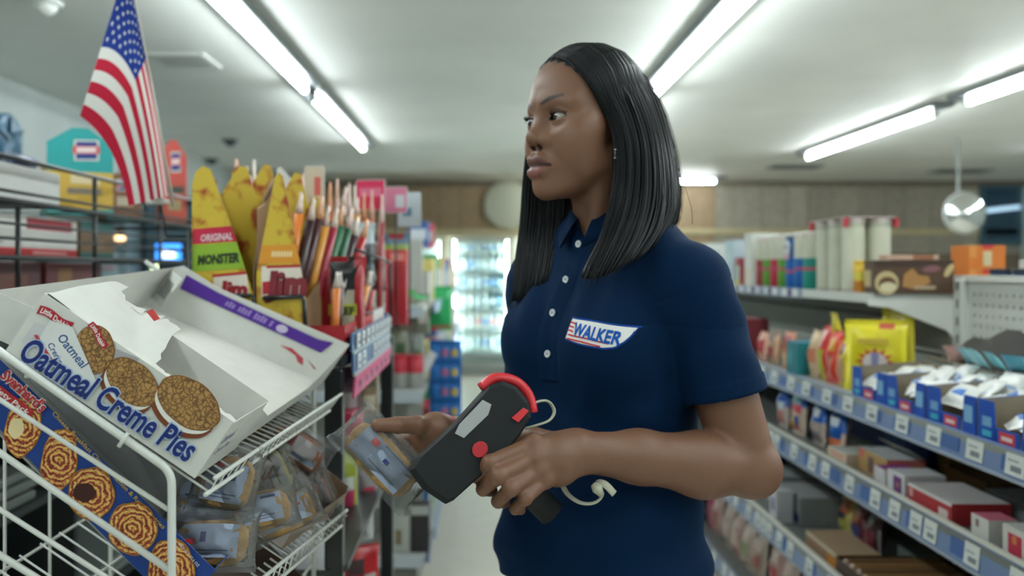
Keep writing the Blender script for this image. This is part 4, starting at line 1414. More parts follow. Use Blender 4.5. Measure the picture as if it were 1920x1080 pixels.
def gable(label, x, y, w, d, z, h, c1, c2, c3, logo, group=None):
    """display carton with a pentagonal header; stands facing +x and the camera"""
    t = thing('cracker_carton', label, 'carton', (x, y, z))
    ax, ay = Vector((.70, -.714, 0)), Vector((.714, .70, 0))     # turned front
    T = frame(Vector((x, y, z)), Vector((.83, .555, 0)).normalized(), Vector((-.555, .83, 0)).normalized(), Vector((0, 0, 1)))
    m = MB(T)
    m.carton(w, d, h * .58, c2, front=[(0, 0, 1, .12, c3), (0, .86, 1, 1, c1)], side=[(0, 0, 1, .12, c3)])
    m.build('box', CARD, t)
    m = MB(T)
    pr_ = [(-w / 2, h * .58), (w / 2, h * .58), (w / 2, h * .82), (w * .12, h), (-w * .12, h), (-w / 2, h * .82)]
    vs = [(a, .0, b_) for a, b_ in pr_] + [(a, .003, b_) for a, b_ in pr_]
    m.add(vs, [tuple(range(6)), tuple(range(6, 12))[::-1]] + [((i + 1) % 6, i, 6 + i, 6 + (i + 1) % 6) for i in range(6)], c1)
    hd = m.build('header', CARD, t)
    m = MB(T)
    q = lambda a, b_, c, d_, col, k: m.add([(a * w, -.0008 - k * .0004, b_ * h), (c * w, -.0008 - k * .0004, b_ * h + .004), (c * w, -.0008 - k * .0004, d_ * h + .004), (a * w, -.0008 - k * .0004, d_ * h)], [(0, 1, 2, 3)], col)
    q(-.10, .62, .28, .86, K(206, 204, 198), 0); q(-.07, .64, .25, .70, K(28, 60, 128), 1); q(-.07, .79, .25, .84, K(28, 60, 128), 1)
    q(-.12, .70, .29, .79, K(200, 90, 90), 2); q(-.06, .715, .23, .775, K(222, 206, 204), 3)
    m.build('logo_print', CARD, hd)
    m = MB(T)
    for (a, b_, c, d_, col) in logo:
        m.add([(a * w, -.0008, b_ * h), (c * w, -.0008, b_ * h), (c * w, -.0008, d_ * h), (a * w, -.0008, d_ * h)], [(0, 1, 2, 3)], col)
    m.build('print', CARD, t)
    return t


lg = [(-.15, .36, .30, .46, K(206, 190, 150)), (-.2, .24, .32, .31, K(120, 110, 96))]
gable('teal and mustard cracker carton with a pennant logo on its gable top', -1.225, 2.60, .185, .16, 1.5455, .265, TEAL, MUS, TEAL, lg)
gable('teal based brown cracker carton beside the gable topped one', -1.225, 2.89, .13, .10, 1.5455, .16, K(120, 84, 60), K(120, 84, 60), TEAL, [(-.1, .3, .3, .5, K(190, 180, 160))])
t = gable('salmon red cracker carton with a blue logo, beside the flag', -1.175, 3.24, .10, .05, 1.5455, .325, K(190, 76, 66), K(176, 74, 54), K(120, 60, 44), [(-.4, .38, .4, .46, K(60, 66, 60)), (-.2, .18, .3, .3, K(170, 150, 110))])
# white trays on the top tier and below
for i, (lab, y0, y1, z0, z1, x1, c, art) in enumerate((
    ('plain white tray box at the near end of the top basket', 1.60, 2.34, 1.5465, 1.640, -1.16, K(196, 198, 194), []),
    ('white carton with red band on the second tier, nearer one', 1.55, 2.12, 1.414, 1.515, -1.16, K(206, 206, 200), [(0, .72, .18, 1, K(170, 36, 50)), (.3, .7, .62, 1, K(170, 36, 50)), (0, 0, 1, .2, K(186, 30, 40)), (.1, .3, .9, .36, K(160, 160, 160))]),
    ('white carton with dark red lettering band on the second tier, further one', 2.14, 2.44, 1.414, 1.515, -1.16, K(206, 206, 200), [(.1, .68, .9, .98, K(150, 36, 48)), (0, 0, 1, .2, K(186, 30, 40)), (.2, .05, .8, .13, K(214, 150, 150)), (.1, .4, .9, .46, K(150, 152, 154))]),
    ('dark teal and brown carton on the second tier', 2.46, 2.68, 1.414, 1.520, -1.16, K(104, 78, 46), [(0, .7, 1, 1, K(22, 90, 90)), (0, 0, 1, .15, K(26, 90, 86)), (.3, .3, .7, .5, K(130, 100, 70))]),
    ('dark red snack carton with yellow pictures on the third tier, nearer one', 1.60, 2.22, 1.246, 1.398, -1.15, K(70, 26, 28), [(.1, .5, .4, .9, K(110, 72, 40)), (.5, .4, .9, .8, K(96, 50, 36)), (.1, .1, .3, .4, K(110, 112, 108)), (0, 0, 1, .08, K(150, 26, 34))]),
    ('dark red snack carton with orange pictures on the third tier, further one', 2.25, 2.56, 1.246, 1.398, -1.15, K(86, 34, 34), [(.2, .5, .45, .9, K(120, 84, 40)), (.5, .3, .8, .7, K(120, 60, 40)), (.0, .0, .4, .3, K(130, 30, 40))]))):
    t = thing('snack_carton', lab, 'carton', (x1 - .1, (y0 + y1) / 2, z0))
    T = frame(Vector((x1, (y0 + y1) / 2, z0)), Vector((0, 1, 0)), Vector((-1, 0, 0)), Vector((0, 0, 1)))
    m = MB(T); m.carton(y1 - y0, .26, z1 - z0, c, front=art); m.build('box', CARD, t)
    if 'white' in lab:
        m = MB(T); m.carton((y1 - y0) * .9, .22, .004, K(120, 132, 150)); m.T = T
        m2 = MB(T @ Matrix.Translation((0, .02, z1 - z0 + .0004))); m2.carton((y1 - y0) * .9, .22, .003, K(198, 200, 198)); m2.build('lid', CARD, t)
for i, (y, w, h, c) in enumerate(((1.62, .18, .03, K(60, 84, 150)), (1.90, .14, .035, K(34, 48, 76)))):
    m = MB(frame(Vector((-1.19, y + .3, 1.6405)), Vector((0, 1, 0)), Vector((-1, 0, 0)), Vector((0, 0, 1)))); m.pillow(w, h, .06, c, art=[(.2, .3, .6, .7, K(150, 160, 190))], seed=60 + i)
    solo(m, 'snack_bag', FOIL, ['periwinkle blue packet lying on the white tray box', 'dark navy packet lying on the white tray box'][i], 'snack bag', (-1.19, y + .3, 1.6405))

# ---------------------------------------------------------------- hand flag clipped to the wire rack
fy = 1.78
fl = thing('hand_flag', 'small American flag hanging over the wire rack on a white staff', 'flag', P(300, 378, fy))


def bez(a, b_, c, t):
    return a * (1 - t) ** 2 + b_ * 2 * t * (1 - t) + c * t * t


HTp, HBp, FBp, FTp = Vector((236, -62)), Vector((150, 217)), Vector((241, 386)), Vector((316, 368))


def flag_pt(s, t, lift=0.0):
    top = bez(HTp, Vector((288, 150)), FTp, s)
    bot = bez(HBp, Vector((222, 268)), FBp, s)
    q = top.lerp(bot, t ** (1 + 1.15 * min(1, s / .4)))
    hb = HTp.lerp(HBp, t)
    y = fy + .014 * math.sin(5.2 * t + 2.4 * s) + .022 * t * (1 - s) + .010 * math.sin(9 * t + 1) * s - lift
    return P(q.x, q.y, y)


m = MB()
ns, nt_ = 30, 39
vs, fs, cs_ = [], [], []
FR, FWt, FBl = K(178, 32, 56), K(214, 212, 206), K(28, 52, 128)
for j in range(nt_ + 1):
    for i in range(ns + 1):
        vs.append(flag_pt(i / ns, j / nt_))
for j in range(nt_):
    for i in range(ns):
        a = j * (ns + 1) + i
        fs.append((a, a + 1, a + ns + 2, a + ns + 1))
        st = j // 3
        cs_.append(FBl if (st < 7 and i < 12) else (FR if st % 2 == 0 else FWt))
m.add(vs, fs, cs_, True)
cloth = m.build('flag_cloth', CLOTH, fl)
m = MB()
for r_ in range(9):
    for c_ in range(6 if r_ % 2 == 0 else 5):
        t0 = (r_ + 1) / 10 * 7 / 13
        s0_ = ((c_ * 2 + 1 + (r_ % 2)) / 12) * .4
        pts = []
        for k in range(10):
            an = k * math.pi / 5 + 2.0
            rad = .021 if k % 2 == 0 else .0092
            pts.append(flag_pt(s0_ + rad * .62 * math.cos(an), t0 + rad * math.sin(an), .0012))
        cpt = flag_pt(s0_, t0, .0012)
        m.add([cpt] + pts, [(0, k + 1, (k + 1) % 10 + 1) for k in range(10)], K(216, 218, 216))
so = m.build('star_print', CLOTH, cloth)
m = MB(); m.tube([flag_pt(1, 0) + Vector((.006, .012, -.02)), flag_pt(.5, 0) + Vector((-.004, .012, 0)), flag_pt(0, 0) + Vector((0, .012, 0))], .0035, K(196, 190, 176), n=8); m.build('staff', PAINT, fl)
c = P(300, 377, fy + .01)
m = MB(); m.tube([c + Vector((-.028, 0, -.004)), c + Vector((.0, -.004, 0)), c + Vector((.018, 0, -.002))], [.006, .009, .005], K(206, 204, 196), n=8); m.build('clip', PLASTIC, fl)
m = MB(); m.tube([c + Vector((0, .004, -.006)), Vector((c.x, fy + .05, 1.45)), Vector((-.56, fy + .05, 1.452))], .003, BLK, n=6); m.build('bracket', PAINT, fl)

ct = thing('shop_counter', 'dark low counter with pale shelf slabs under the black wire basket rack', 'counter', (-1.32, 2.3, 0))
m = MB(); m.box((-1.62, 1.30, .0), (-1.56, 3.42, 1.20), K(38, 46, 48)); m.build('rear_panel', MATTE, ct)
for y0 in (1.30, 2.30, 3.38):
    m = MB(); m.box((-1.559, y0, 0), (-1.10, y0 + .02, 1.139), K(42, 50, 52)); m.build('side_panel', MATTE, ct)
m = MB(); m.box((-1.559, 1.30, 1.14), (-1.07, 3.42, 1.16), K(56, 64, 64)); m.build('counter_top', MATTE, ct)
for z in (.06, .42, .78):
    m = MB(); m.box((-1.559, 1.321, z), (-1.12, 2.299, z + .02), K(50, 58, 58)); m.build('shelf', MATTE, ct)
    m = MB(); m.box((-1.559, 2.321, z), (-1.12, 3.379, z + .02), K(50, 58, 58)); m.build('shelf', MATTE, ct)
for i, (z, y0) in enumerate(((.8015, 1.36), (.8315, 1.38), (.8615, 1.36), (.4415, 1.40), (.4715, 1.38), (.5015, 1.40), (.8015, 2.36), (.8315, 2.38), (.4415, 2.36), (.4715, 2.38))):
    m = MB(); m.box((-1.5, y0, z), (-1.13, y0 + .80, z + .022), K(120, 130, 126), bevel=.004)
    solo(m, 'flat_carton', CARD, f'grey flat carton in the dark counter, {ORD[i % 6]} slab of the {"nearer" if y0 < 2 else "further"} bay', 'carton', (-1.3, y0 + .4, z), 'flat cartons in the dark counter')
# ================================================================ shelving run on the right
GX = 1.0
PALE = K(196, 200, 194)
sh = thing('gondola_shelving', 'long pale steel shelving run with blue price rails along the aisle', 'shelving', (1.2, 3.2, 0))
GY0, GY1, GUP = 1.05, 6.2, 2.42
BKX = 1.36


def gb(lo, hi, name, col=PALE, mat=PAINT, par=None, bevel=.0):
    m = MB(); m.box(lo, hi, col, bevel=bevel)
    return m.build(name, mat, par or sh)


# base, shelves with their price rails
SHELVES = ((1.035, 1.0, .050), (.822, 1.0, .056), (.498, 1.0, .058), (.165, 1.0, .06))
RAILC = K(112, 132, 168)
for si, (z, x0, hr_) in enumerate(SHELVES):
    ycuts = [GY0, GUP - .002, GUP + 1.2, GUP + 2.4, GY1]
    for a, b_ in zip(ycuts, ycuts[1:]):
        gb((x0 + .004, a + .001, z - .018), (BKX - .002, b_ - .001, z), 'shelf_board', K(112, 116, 112) if si else K(140, 144, 138))  # boards under the first are darker: shelf shade put into their colour
    m = MB()
    m.add([(x0, GY0, z - hr_), (x0, GY1, z - hr_), (x0 + .006, GY1, z + .004), (x0 + .006, GY0, z + .004), (x0 + .012, GY0, z - hr_), (x0 + .012, GY1, z - hr_), (x0 + .012, GY1, z + .004), (x0 + .012, GY0, z + .004)],
          [(0, 3, 2, 1), (4, 5, 6, 7), (3, 7, 6, 2), (0, 1, 5, 4), (0, 4, 7, 3), (1, 2, 6, 5)], RAILC)
    m.build('price_rail', PLASTIC, sh)
    gb((x0 - .004, GY0, z - hr_ - .006), (x0 + .012, GY1, z - hr_), 'rail_lip', K(150, 160, 172), PLASTIC)
    if si in (1, 2):
        gb((x0 + .004, GY0, z + .0045), (x0 + .012, GY1, z + (.020 if si == 2 else .014)), 'rail_lip', K(206, 206, 196), PLASTIC)
    rr = random.Random(100 + si)
    y = 1.42 + rr.uniform(0, .08)
    k = 0
    while y < 4.6:
        w = .058 if si == 0 else .052
        zc = z - hr_ / 2
        T = frame(Vector((x0 - .0012, y + w, z - hr_ + .006)), Vector((0, -1, 0)), Vector((.11, 0, 1)).normalized(), Vector((-1, 0, .11)).normalized())
        m = MB(T); m.box((0, 0, -.0005), (w, hr_ - .010, .0012), K(206, 212, 206)); tg = m.build('price_tag', CARD, sh)
        if y < 3.2:
            m = MB(T); m.box((w * .3, .008, .0012), (w * .85, .019, .0016), K(120, 126, 132)); m.box((w * .12, .026, .0012), (w * .7, .030, .0016), K(150, 156, 160)); m.build('tag_print', CARD, tg)
        y += w + (rr.choice((.075, .085, .10)) if si in (0,) else rr.choice((.012, .05, .10, .11)))
    # darker blue blanks between the tags
    for k in range(7):
        y = 1.5 + .21 * k + rr.uniform(0, .08)
        T = frame(Vector((x0 - .0002, y + .08, z - hr_ + .010)), Vector((0, -1, 0)), Vector((.11, 0, 1)).normalized(), Vector((-1, 0, .11)).normalized())
        m = MB(T); m.box((0, 0, -.0004), (.075, hr_ - .02, .0006), K(66, 98, 152)); m.build('blue_blank', CARD, sh)
gb((GX + .06, GY0, 0), (BKX, GY1, .10), 'kick_panel', K(90, 94, 92))
# back panels: far section with grooved slats, near section pegboard
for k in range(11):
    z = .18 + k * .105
    gb((BKX, GUP + .03, z), (BKX + .018, GY1, z + .098), 'back_slat', K(150, 154, 146) if z > .98 else K(74, 80, 78), MATTE, bevel=.004)  # lower slats darker: the deep shade between shelves is painted in
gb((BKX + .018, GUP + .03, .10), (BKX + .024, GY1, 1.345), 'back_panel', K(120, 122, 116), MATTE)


peg, nt, b = new_mat('pegboard')
a = nt.nodes.new('ShaderNodeAttribute'); a.attribute_name = 'Col'
nt.links.new(a.outputs['Color'], b.inputs['Base Color']); b.inputs['Roughness'].default_value = .5
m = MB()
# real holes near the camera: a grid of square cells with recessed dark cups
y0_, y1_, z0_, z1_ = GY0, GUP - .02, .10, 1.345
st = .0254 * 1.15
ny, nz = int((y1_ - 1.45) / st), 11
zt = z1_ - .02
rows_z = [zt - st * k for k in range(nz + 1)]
m.box((BKX + .006, y0_, z0_), (BKX + .012, y1_, 1.0), K(70, 76, 74))  # low part of the board, its dark colour stands in for shelf shade
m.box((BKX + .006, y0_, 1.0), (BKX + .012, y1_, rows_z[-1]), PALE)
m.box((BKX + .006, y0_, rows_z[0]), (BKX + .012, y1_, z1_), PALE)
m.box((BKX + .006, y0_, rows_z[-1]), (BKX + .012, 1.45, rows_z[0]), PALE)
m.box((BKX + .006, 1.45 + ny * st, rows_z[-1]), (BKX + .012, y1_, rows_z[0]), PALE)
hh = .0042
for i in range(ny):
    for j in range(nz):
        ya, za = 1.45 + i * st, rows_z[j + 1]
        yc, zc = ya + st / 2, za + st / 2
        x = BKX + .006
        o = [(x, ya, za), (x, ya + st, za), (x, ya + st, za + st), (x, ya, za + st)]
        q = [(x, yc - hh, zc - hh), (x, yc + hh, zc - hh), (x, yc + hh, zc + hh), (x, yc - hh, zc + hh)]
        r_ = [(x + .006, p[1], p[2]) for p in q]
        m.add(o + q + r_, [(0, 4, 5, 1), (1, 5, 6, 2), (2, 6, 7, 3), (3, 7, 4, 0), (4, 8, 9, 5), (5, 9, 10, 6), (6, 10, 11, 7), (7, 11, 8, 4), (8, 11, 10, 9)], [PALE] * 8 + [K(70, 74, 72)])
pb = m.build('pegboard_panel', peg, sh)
pb['kind'] = 'stuff'
# uprights with slots and the cap
up = gb((BKX - .012, GUP - .02, .0), (BKX + .03, GUP + .03, 1.352), 'upright', K(198, 202, 194), bevel=.003)
for k in range(22):
    gb((BKX - .0126, GUP - .002, 1.32 - k * .05), (BKX - .0118, GUP + .010, 1.345 - k * .05), 'upright_slot', K(90, 94, 92), par=up)
gb((BKX - .01, GY1 - .04, 0), (BKX + .03, GY1, 1.352), 'upright', K(198, 202, 194), bevel=.003)
gb((BKX - .006, GY0, 1.346), (BKX + .05, GUP - .022, 1.362), 'top_cap', K(206, 208, 200))
# top shelf with its bracket
TSX, TSZ = 1.105, 1.310
ts = gb((TSX + .004, GUP + .032, TSZ - .016), (BKX + .02, GY1, TSZ), 'top_shelf_board', K(190, 192, 186))
m = MB(); m.box((TSX - .004, 2.95, TSZ - .030), (TSX + .003, GY1, TSZ + .004), K(120, 128, 152)); m.build('price_rail', PLASTIC, sh)
gb((TSX - .002, GUP + .032, TSZ - .026), (TSX + .003, 2.949, TSZ + .002), 'shelf_nosing', K(200, 202, 194))
m = MB()
pts = [(TSX, TSZ - .016), (TSX, TSZ - .034), (TSX + .06, TSZ - .040), (BKX - .03, TSZ - .105), (BKX - .012, TSZ - .125), (BKX - .012, TSZ - .016)]
vs = [(x, GUP + .026, z) for x, z in pts] + [(x, GUP + .031, z) for x, z in pts]
n = len(pts)
m.add(vs, [tuple(range(n)), tuple(range(n, 2 * n))[::-1]] + [((i + 1) % n, i, n + i, n + (i + 1) % n) for i in range(n)], K(206, 208, 200))
m.build('shelf_bracket', PAINT, sh)
rr = random.Random(9)
for k in range(14):
    y = 2.98 + k * .105
    m = MB(); m.box((TSX - .0056, y, TSZ - .026), (TSX - .004, y + rr.choice((.04, .055)), TSZ + .001), K(206, 212, 212)); m.build('price_tag', CARD, sh)
    if k % 2 == 0:
        m = MB(); m.box((TSX - .0054, y + .062, TSZ - .026), (TSX - .0042, y + .095, TSZ), K(86, 62, 110)); m.build('rail_blank', CARD, sh)
# other side of the run: deck that carries boxes seen over the cap
od = gb((BKX + .052, GY0 + .2, 1.290), (BKX + .42, GUP + .9, 1.306), 'rear_shelf_board', K(196, 198, 192))
gb((BKX + .40, GY0 + .2, 0), (BKX + .42, GY0 + .24, 1.289), 'upright', PALE)
gb((BKX + .40, GUP + .86, 0), (BKX + .42, GUP + .9, 1.289), 'upright', PALE)


AISLE = -math.pi / 2          # front turned to the aisle
# ---------------------------------------------------------------- products: helpers
def can(label, x, y, z, r, h, bands, group=None, name='snack_can', cat='can', lidc=K(206, 204, 196), n=18):
    t = thing(name, label, cat, (x, y, z), group)
    prof, cols = [(r * .96, 0.0)], []
    z_ = 0.002
    prof.append((r, z_)); cols.append(bands[0][1])
    tot = sum(b_[0] for b_ in bands)
    for f, c in bands:
        z_ += f / tot * (h - .012)
        prof.append((r, z_)); cols.append(c)
    m = MB(); m.lathe(prof, n=n, cols=cols, base=(x, y, z)); m.build('can', CARD, t)
    m = MB(); m.lathe([(r * 1.0, z_ + .0002), (r * 1.04, z_ + .0016), (r * 1.04, h - .002), (r * .98, h), (r * .9, h - .002)], n=n, col=lidc, base=(x, y, z)); m.build('lid', PLASTIC, t)
    return t


def box_(label, x, y, z, w, d, h, rz, col, front=(), side=(), top=(), topcol=None, group=None, name='snack_box', cat='box', mat=None, flaps=None):
    """carton; its front looks along -y before turning by rz about the base centre"""
    if rz == AISLE and .9 < x < 1.34 and z < 1.2:
        x = max(x, 1.0165 + d / 2)
    t = thing(name, label, cat, (x, y, z), group)
    T = Matrix.Translation((x, y, z)) @ rotz(rz) @ Matrix.Translation((0, -d / 2, 0))
    m = MB(T); m.carton(w, d, h, col, front=front, side=side, top=top, topcol=topcol); m.build('carton', mat or CARD, t)
    if flaps:
        m = MB(T @ Matrix.Translation((0, d, h)) @ Matrix.Rotation(flaps[0], 4, 'X'))
        m.box((-w / 2, 0, .0004), (w / 2, flaps[1], .0024), flaps[2]); m.build('flap', CARD, t)
    return t




def abag(label, x, y, z, w, h, t_, col, art, group=None, seed=0, lean=.10, turn=0.0, name='snack_bag'):
    x = max(x, 1.020 + t_ * .6 + max(0, lean) * h)
    return bag(name, label, (x, y, z), w, h, t_, col, art, (-math.cos(turn), -math.sin(turn), 0), group, seed, lean=lean)


# ---------------------------------------------------------------- top shelf
Z = TSZ + .001
cr_, gy = K(196, 198, 178), K(176, 180, 160)
mp = thing('can_pack', 'shrink wrapped pack of tall cream snack tubes with red corners, tallest on the top shelf', 'pack', (1.20, 2.80, Z))
for k, (x, y) in enumerate(((1.155, 2.66), (1.235, 2.66), (1.155, 2.76), (1.235, 2.76), (1.155, 2.86), (1.235, 2.86))):
    m = MB(); m.lathe([(.033, 0), (.0335, .01), (.0335, .20), (.033, .212)], n=16, cols=[K(186, 180, 166), cr_, gy], base=(x, y, Z)); m.build('tube', CARD, mp)
    m = MB(); m.lathe([(.034, .212), (.036, .214), (.036, .224), (.033, .226)], n=16, col=K(206, 198, 192), base=(x, y, Z)); m.build('tube_lid', PLASTIC, mp)
for x, y in ((1.118, 2.625), (1.118, 2.895), (1.272, 2.625)):
    m = MB(); m.box((x - .003, y - .003, Z + .20), (x + .006, y + .018, Z + .230), K(190, 50, 66)); m.build('red_corner', CARD, mp)
m = MB(); m.box((1.114, 2.622, Z + .228), (1.276, 2.90, Z + .231), K(206, 190, 186)); m.build('top_sheet', CARD, mp)
# row of printed snack tubes
def tube_row(i, label, y, bands, x=1.150, h=.200):
    t = can(label, x, y, Z, .0365, h, bands, 'printed snack tubes on the top shelf')
    return t


GRNc, BLUc, REDc, TEALc = K(92, 156, 56), K(24, 98, 172), K(176, 40, 66), K(24, 132, 118)
BL = K(70, 90, 110)
low = lambda c: [(.48, c), (.08, K(180, 70, 96)), (.24, c), (.12, cr_), (.44, cr_), (.06, K(196, 180, 170))]
for i, (y, c, nm) in enumerate(((2.96, TEALc, 'teal'), (3.045, BLUc, 'plain blue'), (3.215, GRNc, 'green'), (3.30, REDc, 'crimson'), (3.385, GRNc, 'lime'), (3.47, K(150, 60, 60), 'brick red'))):
    tube_row(i, f'{nm} bottomed cream snack tube, {ORD[i + (1 if i > 1 else 0)]} from the cream multipack', y, low(c))
t = tube_row(9, 'bright blue snack tube with a pale oval label among the cream tubes', 3.13, [(.3, BLUc), (.06, K(180, 70, 96)), (.3, BLUc), (.34, K(30, 90, 150)), (.06, BL)])
m = MB(frame(Vector((1.150 - .0368, 3.13, Z + .145)), Vector((0, -1, 0)), Vector((0, 0, 1)), Vector((-1, 0, 0))))
m.prism(ell((0, 0), .024, .032, 0, 20), -.006, .0008, K(206, 210, 210)); m.prism(ell((0, -.030), .022, .012, 0, 16), -.006, .0012, K(206, 160, 176)); m.prism(ell((0, .006), .013, .005, .3, 14), -.006, .0014, K(36, 60, 66)); m.build('oval_label', CARD, t)
for i in range(5):
    y = 3.02 + i * .088
    can(f'pale grey lidded tube, {ORD[i]} from the multipack in the rear row', 1.245, y, Z, .0365, .205, [(.3, [K(60, 110, 150), K(130, 60, 70), K(90, 140, 70), K(60, 100, 160), K(150, 140, 90)][i]), (.7, gy)], 'pale tubes in the second row')
# brown cookie carton, front towards the camera
t = box_('brown cookie carton with pale cookies printed on it at the top shelf end', 1.235, 2.475, Z, .225, .07, .095, 0, K(82, 60, 44),
         front=[(0, .80, 1, 1, K(64, 46, 36))], side=[(0, .2, .6, .7, K(190, 170, 120))], topcol=K(74, 54, 42))
T = Matrix.Translation((1.235, 2.44, Z))
m = MB(frame(Vector((1.235, 2.4395, Z)), Vector((1, 0, 0)), Vector((0, 0, 1)), Vector((0, -1, 0))))
m.prism(ell((-.080, .030), .034, .034, 0, 22), 0, .0004, K(190, 172, 126)); m.prism(ell((-.078, .026), .026, .022, 0, 20), .0004, .0006, K(98, 70, 46)); m.prism(ell((-.076, .018), .024, .014, 0, 18), .0006, .0008, K(206, 196, 160))
m.prism([(-.035, .02), (.0, .012), (.045, .03), (.04, .05), (.012, .052), (-.006, .072), (-.03, .055)], 0, .0004, K(168, 122, 70))
m.prism(ell((.098, .066), .022, .009, 1.0, 18), .0, .0006, K(190, 170, 122)); m.prism(ell((.048, .070), .026, .010, .1, 18), 0, .0005, K(130, 86, 90))
m.build('cookie_print', CARD, t)
m = MB(frame(Vector((1.235, 2.4395, Z)), Vector((1, 0, 0)), Vector((0, 0, 1)), Vector((0, -1, 0)))); m.box((.0, .012, 0), (.06, .022, .0005), K(170, 150, 124)); m.build('print', CARD, t)
box_('pinkish cream packet lying across the brown cookie carton', 1.235, 2.475, Z + .0965, .15, .05, .014, .03, K(196, 160, 140), front=[(.5, 0, .9, 1, K(150, 100, 70))])
for i, (y, b_, nm) in enumerate(((2.555, [(.4, K(186, 120, 40)), (.3, K(206, 190, 70)), (.3, K(214, 176, 60))], 'yellow'), (2.555, [(.3, K(150, 80, 60)), (.4, K(206, 130, 60)), (.3, K(196, 150, 100))], 'orange'))):
    can(f'small {nm} snack can in front of the cream multipack', 1.137 + .052 * i, y, Z, .025, .095, b_, 'small cans on the top shelf', lidc=b_[2][1])
can('small brown snack can beside the brown cookie carton', 1.24, 2.555, Z, .025, .09, [(.5, K(110, 70, 60)), (.5, K(170, 130, 110))], 'small cans on the top shelf')
# further along, out of focus
fars = ((3.60, .10, .22, K(206, 208, 200), [(.1, .0, .9, .35, K(206, 200, 180))], 'tall plain white'), (3.75, .07, .12, K(150, 44, 62), [(.1, .2, .9, .7, K(170, 190, 180)), (0, 0, 1, .2, K(190, 180, 90))], 'short maroon and mint'), (3.88, .13, .20, K(180, 200, 208), [(.1, .1, .5, .3, K(206, 150, 100)), (.2, .5, .8, .7, K(190, 214, 210))], 'wide pale blue'),
        (4.10, .12, .16, K(206, 208, 200), [(.1, .0, .8, .75, K(206, 96, 92))], 'white and coral'), (4.35, .14, .20, K(200, 204, 200), [(.2, .2, .8, .5, K(190, 190, 180))], 'tall greyish'), (4.6, .12, .15, K(206, 200, 190), [(.1, .1, .9, .4, K(190, 120, 110))], 'cream and brick'), (4.85, .12, .18, K(190, 200, 206), [(.1, .1, .9, .3, K(120, 150, 190))], 'pale steel blue'))
for y, w, h, c, art, nm in fars:
    box_(f'{nm} carton on the far stretch of the top shelf', 1.175, y, Z, w, .11, h, AISLE, c, front=art, group='cartons on the far top shelf')
# over the cap, other side
for i, (x, z) in enumerate(((1.485, 1.3075), (1.485, 1.3795))):
    box_(f'orange carton with a white square, {"upper" if i else "lower"} one of two stacked beyond the shelf upright', x, 2.56, z, .105, .10, .0715, 0, K(206, 116, 44), front=[(.38, .15, .62, .75, K(206, 190, 150)), (.36, .85, .66, 1, K(196, 50, 56)), (0, .5, .2, 1, K(214, 140, 70))], group='orange cartons beyond the upright')
box_('white carton with a red mark low behind the shelf upright', 1.415, 2.50, 1.3075, .05, .06, .055, 0, K(206, 204, 198), front=[(.2, .3, .8, .6, K(196, 80, 66))])
for i in range(8):
    y = 2.42 - .10 * i
    can(f'dark blue bottle with a white label beyond the pegboard, {ORD[i]} from the upright', 1.475, y, 1.307, .033, .075, [(.15, K(60, 40, 60)), (.5, K(170, 176, 180) if i % 2 else K(34, 60, 92)), (.35, K(22, 40, 66))], 'dark bottles beyond the pegboard', name='bottle', cat='bottle', lidc=K(20, 26, 34))
box_('long pale carton lying on the shelf beyond the bottles', 1.60, 2.0, 1.307, .9, .12, .10, AISLE, K(196, 198, 192), front=[(.1, .2, .3, .6, K(150, 120, 120))])
can('small navy jar behind the brown cookie carton', 1.44, 2.72, 1.307, .022, .075, [(1, K(24, 48, 110))], lidc=K(30, 60, 130))

# ---------------------------------------------------------------- shelf A: bags and cut candy cases
Z = 1.036
sb = 'packets on the second shelf from the top'
box_('maroon carton at the far end of the bag shelf', 1.07, 3.42, Z, .16, .10, .15, AISLE, K(110, 40, 46), front=[(.1, .1, .9, .5, K(150, 60, 64))])
for i, (y, w, h, c, art, nm) in enumerate((
    (3.22, .09, .11, K(196, 150, 130), [(.1, .3, .9, .7, K(170, 60, 66))], 'pale brick'), (3.10, .09, .12, K(176, 140, 110), [(.2, .2, .8, .5, K(150, 60, 50)), (.3, .7, .8, .95, K(70, 40, 46))], 'tan and brown'),
    (2.96, .10, .13, K(190, 120, 84), [(.1, .55, .9, .9, K(150, 50, 44)), (.2, .1, .8, .4, K(206, 170, 130))], 'orange brown'))):
    abag(f'{nm} packet on the bag shelf, {ORD[i]} from the maroon carton', 1.055, y, Z, w, h, .04, c, art, sb, seed=70 + i)
box_('teal carton standing among the packets of the bag shelf', 1.065, 2.83, Z, .10, .08, .105, AISLE, K(28, 116, 124), front=[(.2, .3, .5, .7, K(60, 140, 150))], topcol=K(60, 120, 140))
for i, (y, w, h, c, art, nm) in enumerate((
    (2.735, .07, .15, K(200, 176, 140), [(.1, .3, .9, .6, K(190, 120, 90))], 'cream'), (2.66, .07, .17, K(196, 50, 46), [(.2, .0, .8, .55, K(170, 176, 60)), (.3, .6, .7, .9, K(206, 180, 176))], 'red and lime'),
    (2.585, .075, .16, K(206, 66, 52), [(.2, .1, .7, .5, K(190, 120, 100)), (.3, .6, .8, .85, K(206, 150, 60))], 'bright red'), (2.505, .075, .14, K(206, 186, 60), [(.2, .1, .8, .6, K(190, 150, 110)), (.3, .65, .7, .9, K(120, 60, 66))], 'mustard'))):
    abag(f'{nm} packet on the bag shelf, {ORD[i]} after the teal carton', 1.050, y, Z, w, h, .045, c, art, sb, seed=80 + i)
abag('thin yellow packet poking up behind the mustard one', 1.12, 2.62, Z, .05, .215, .03, K(206, 190, 50), [(.2, .2, .8, .5, K(220, 206, 120))], sb, seed=90, lean=-.2)


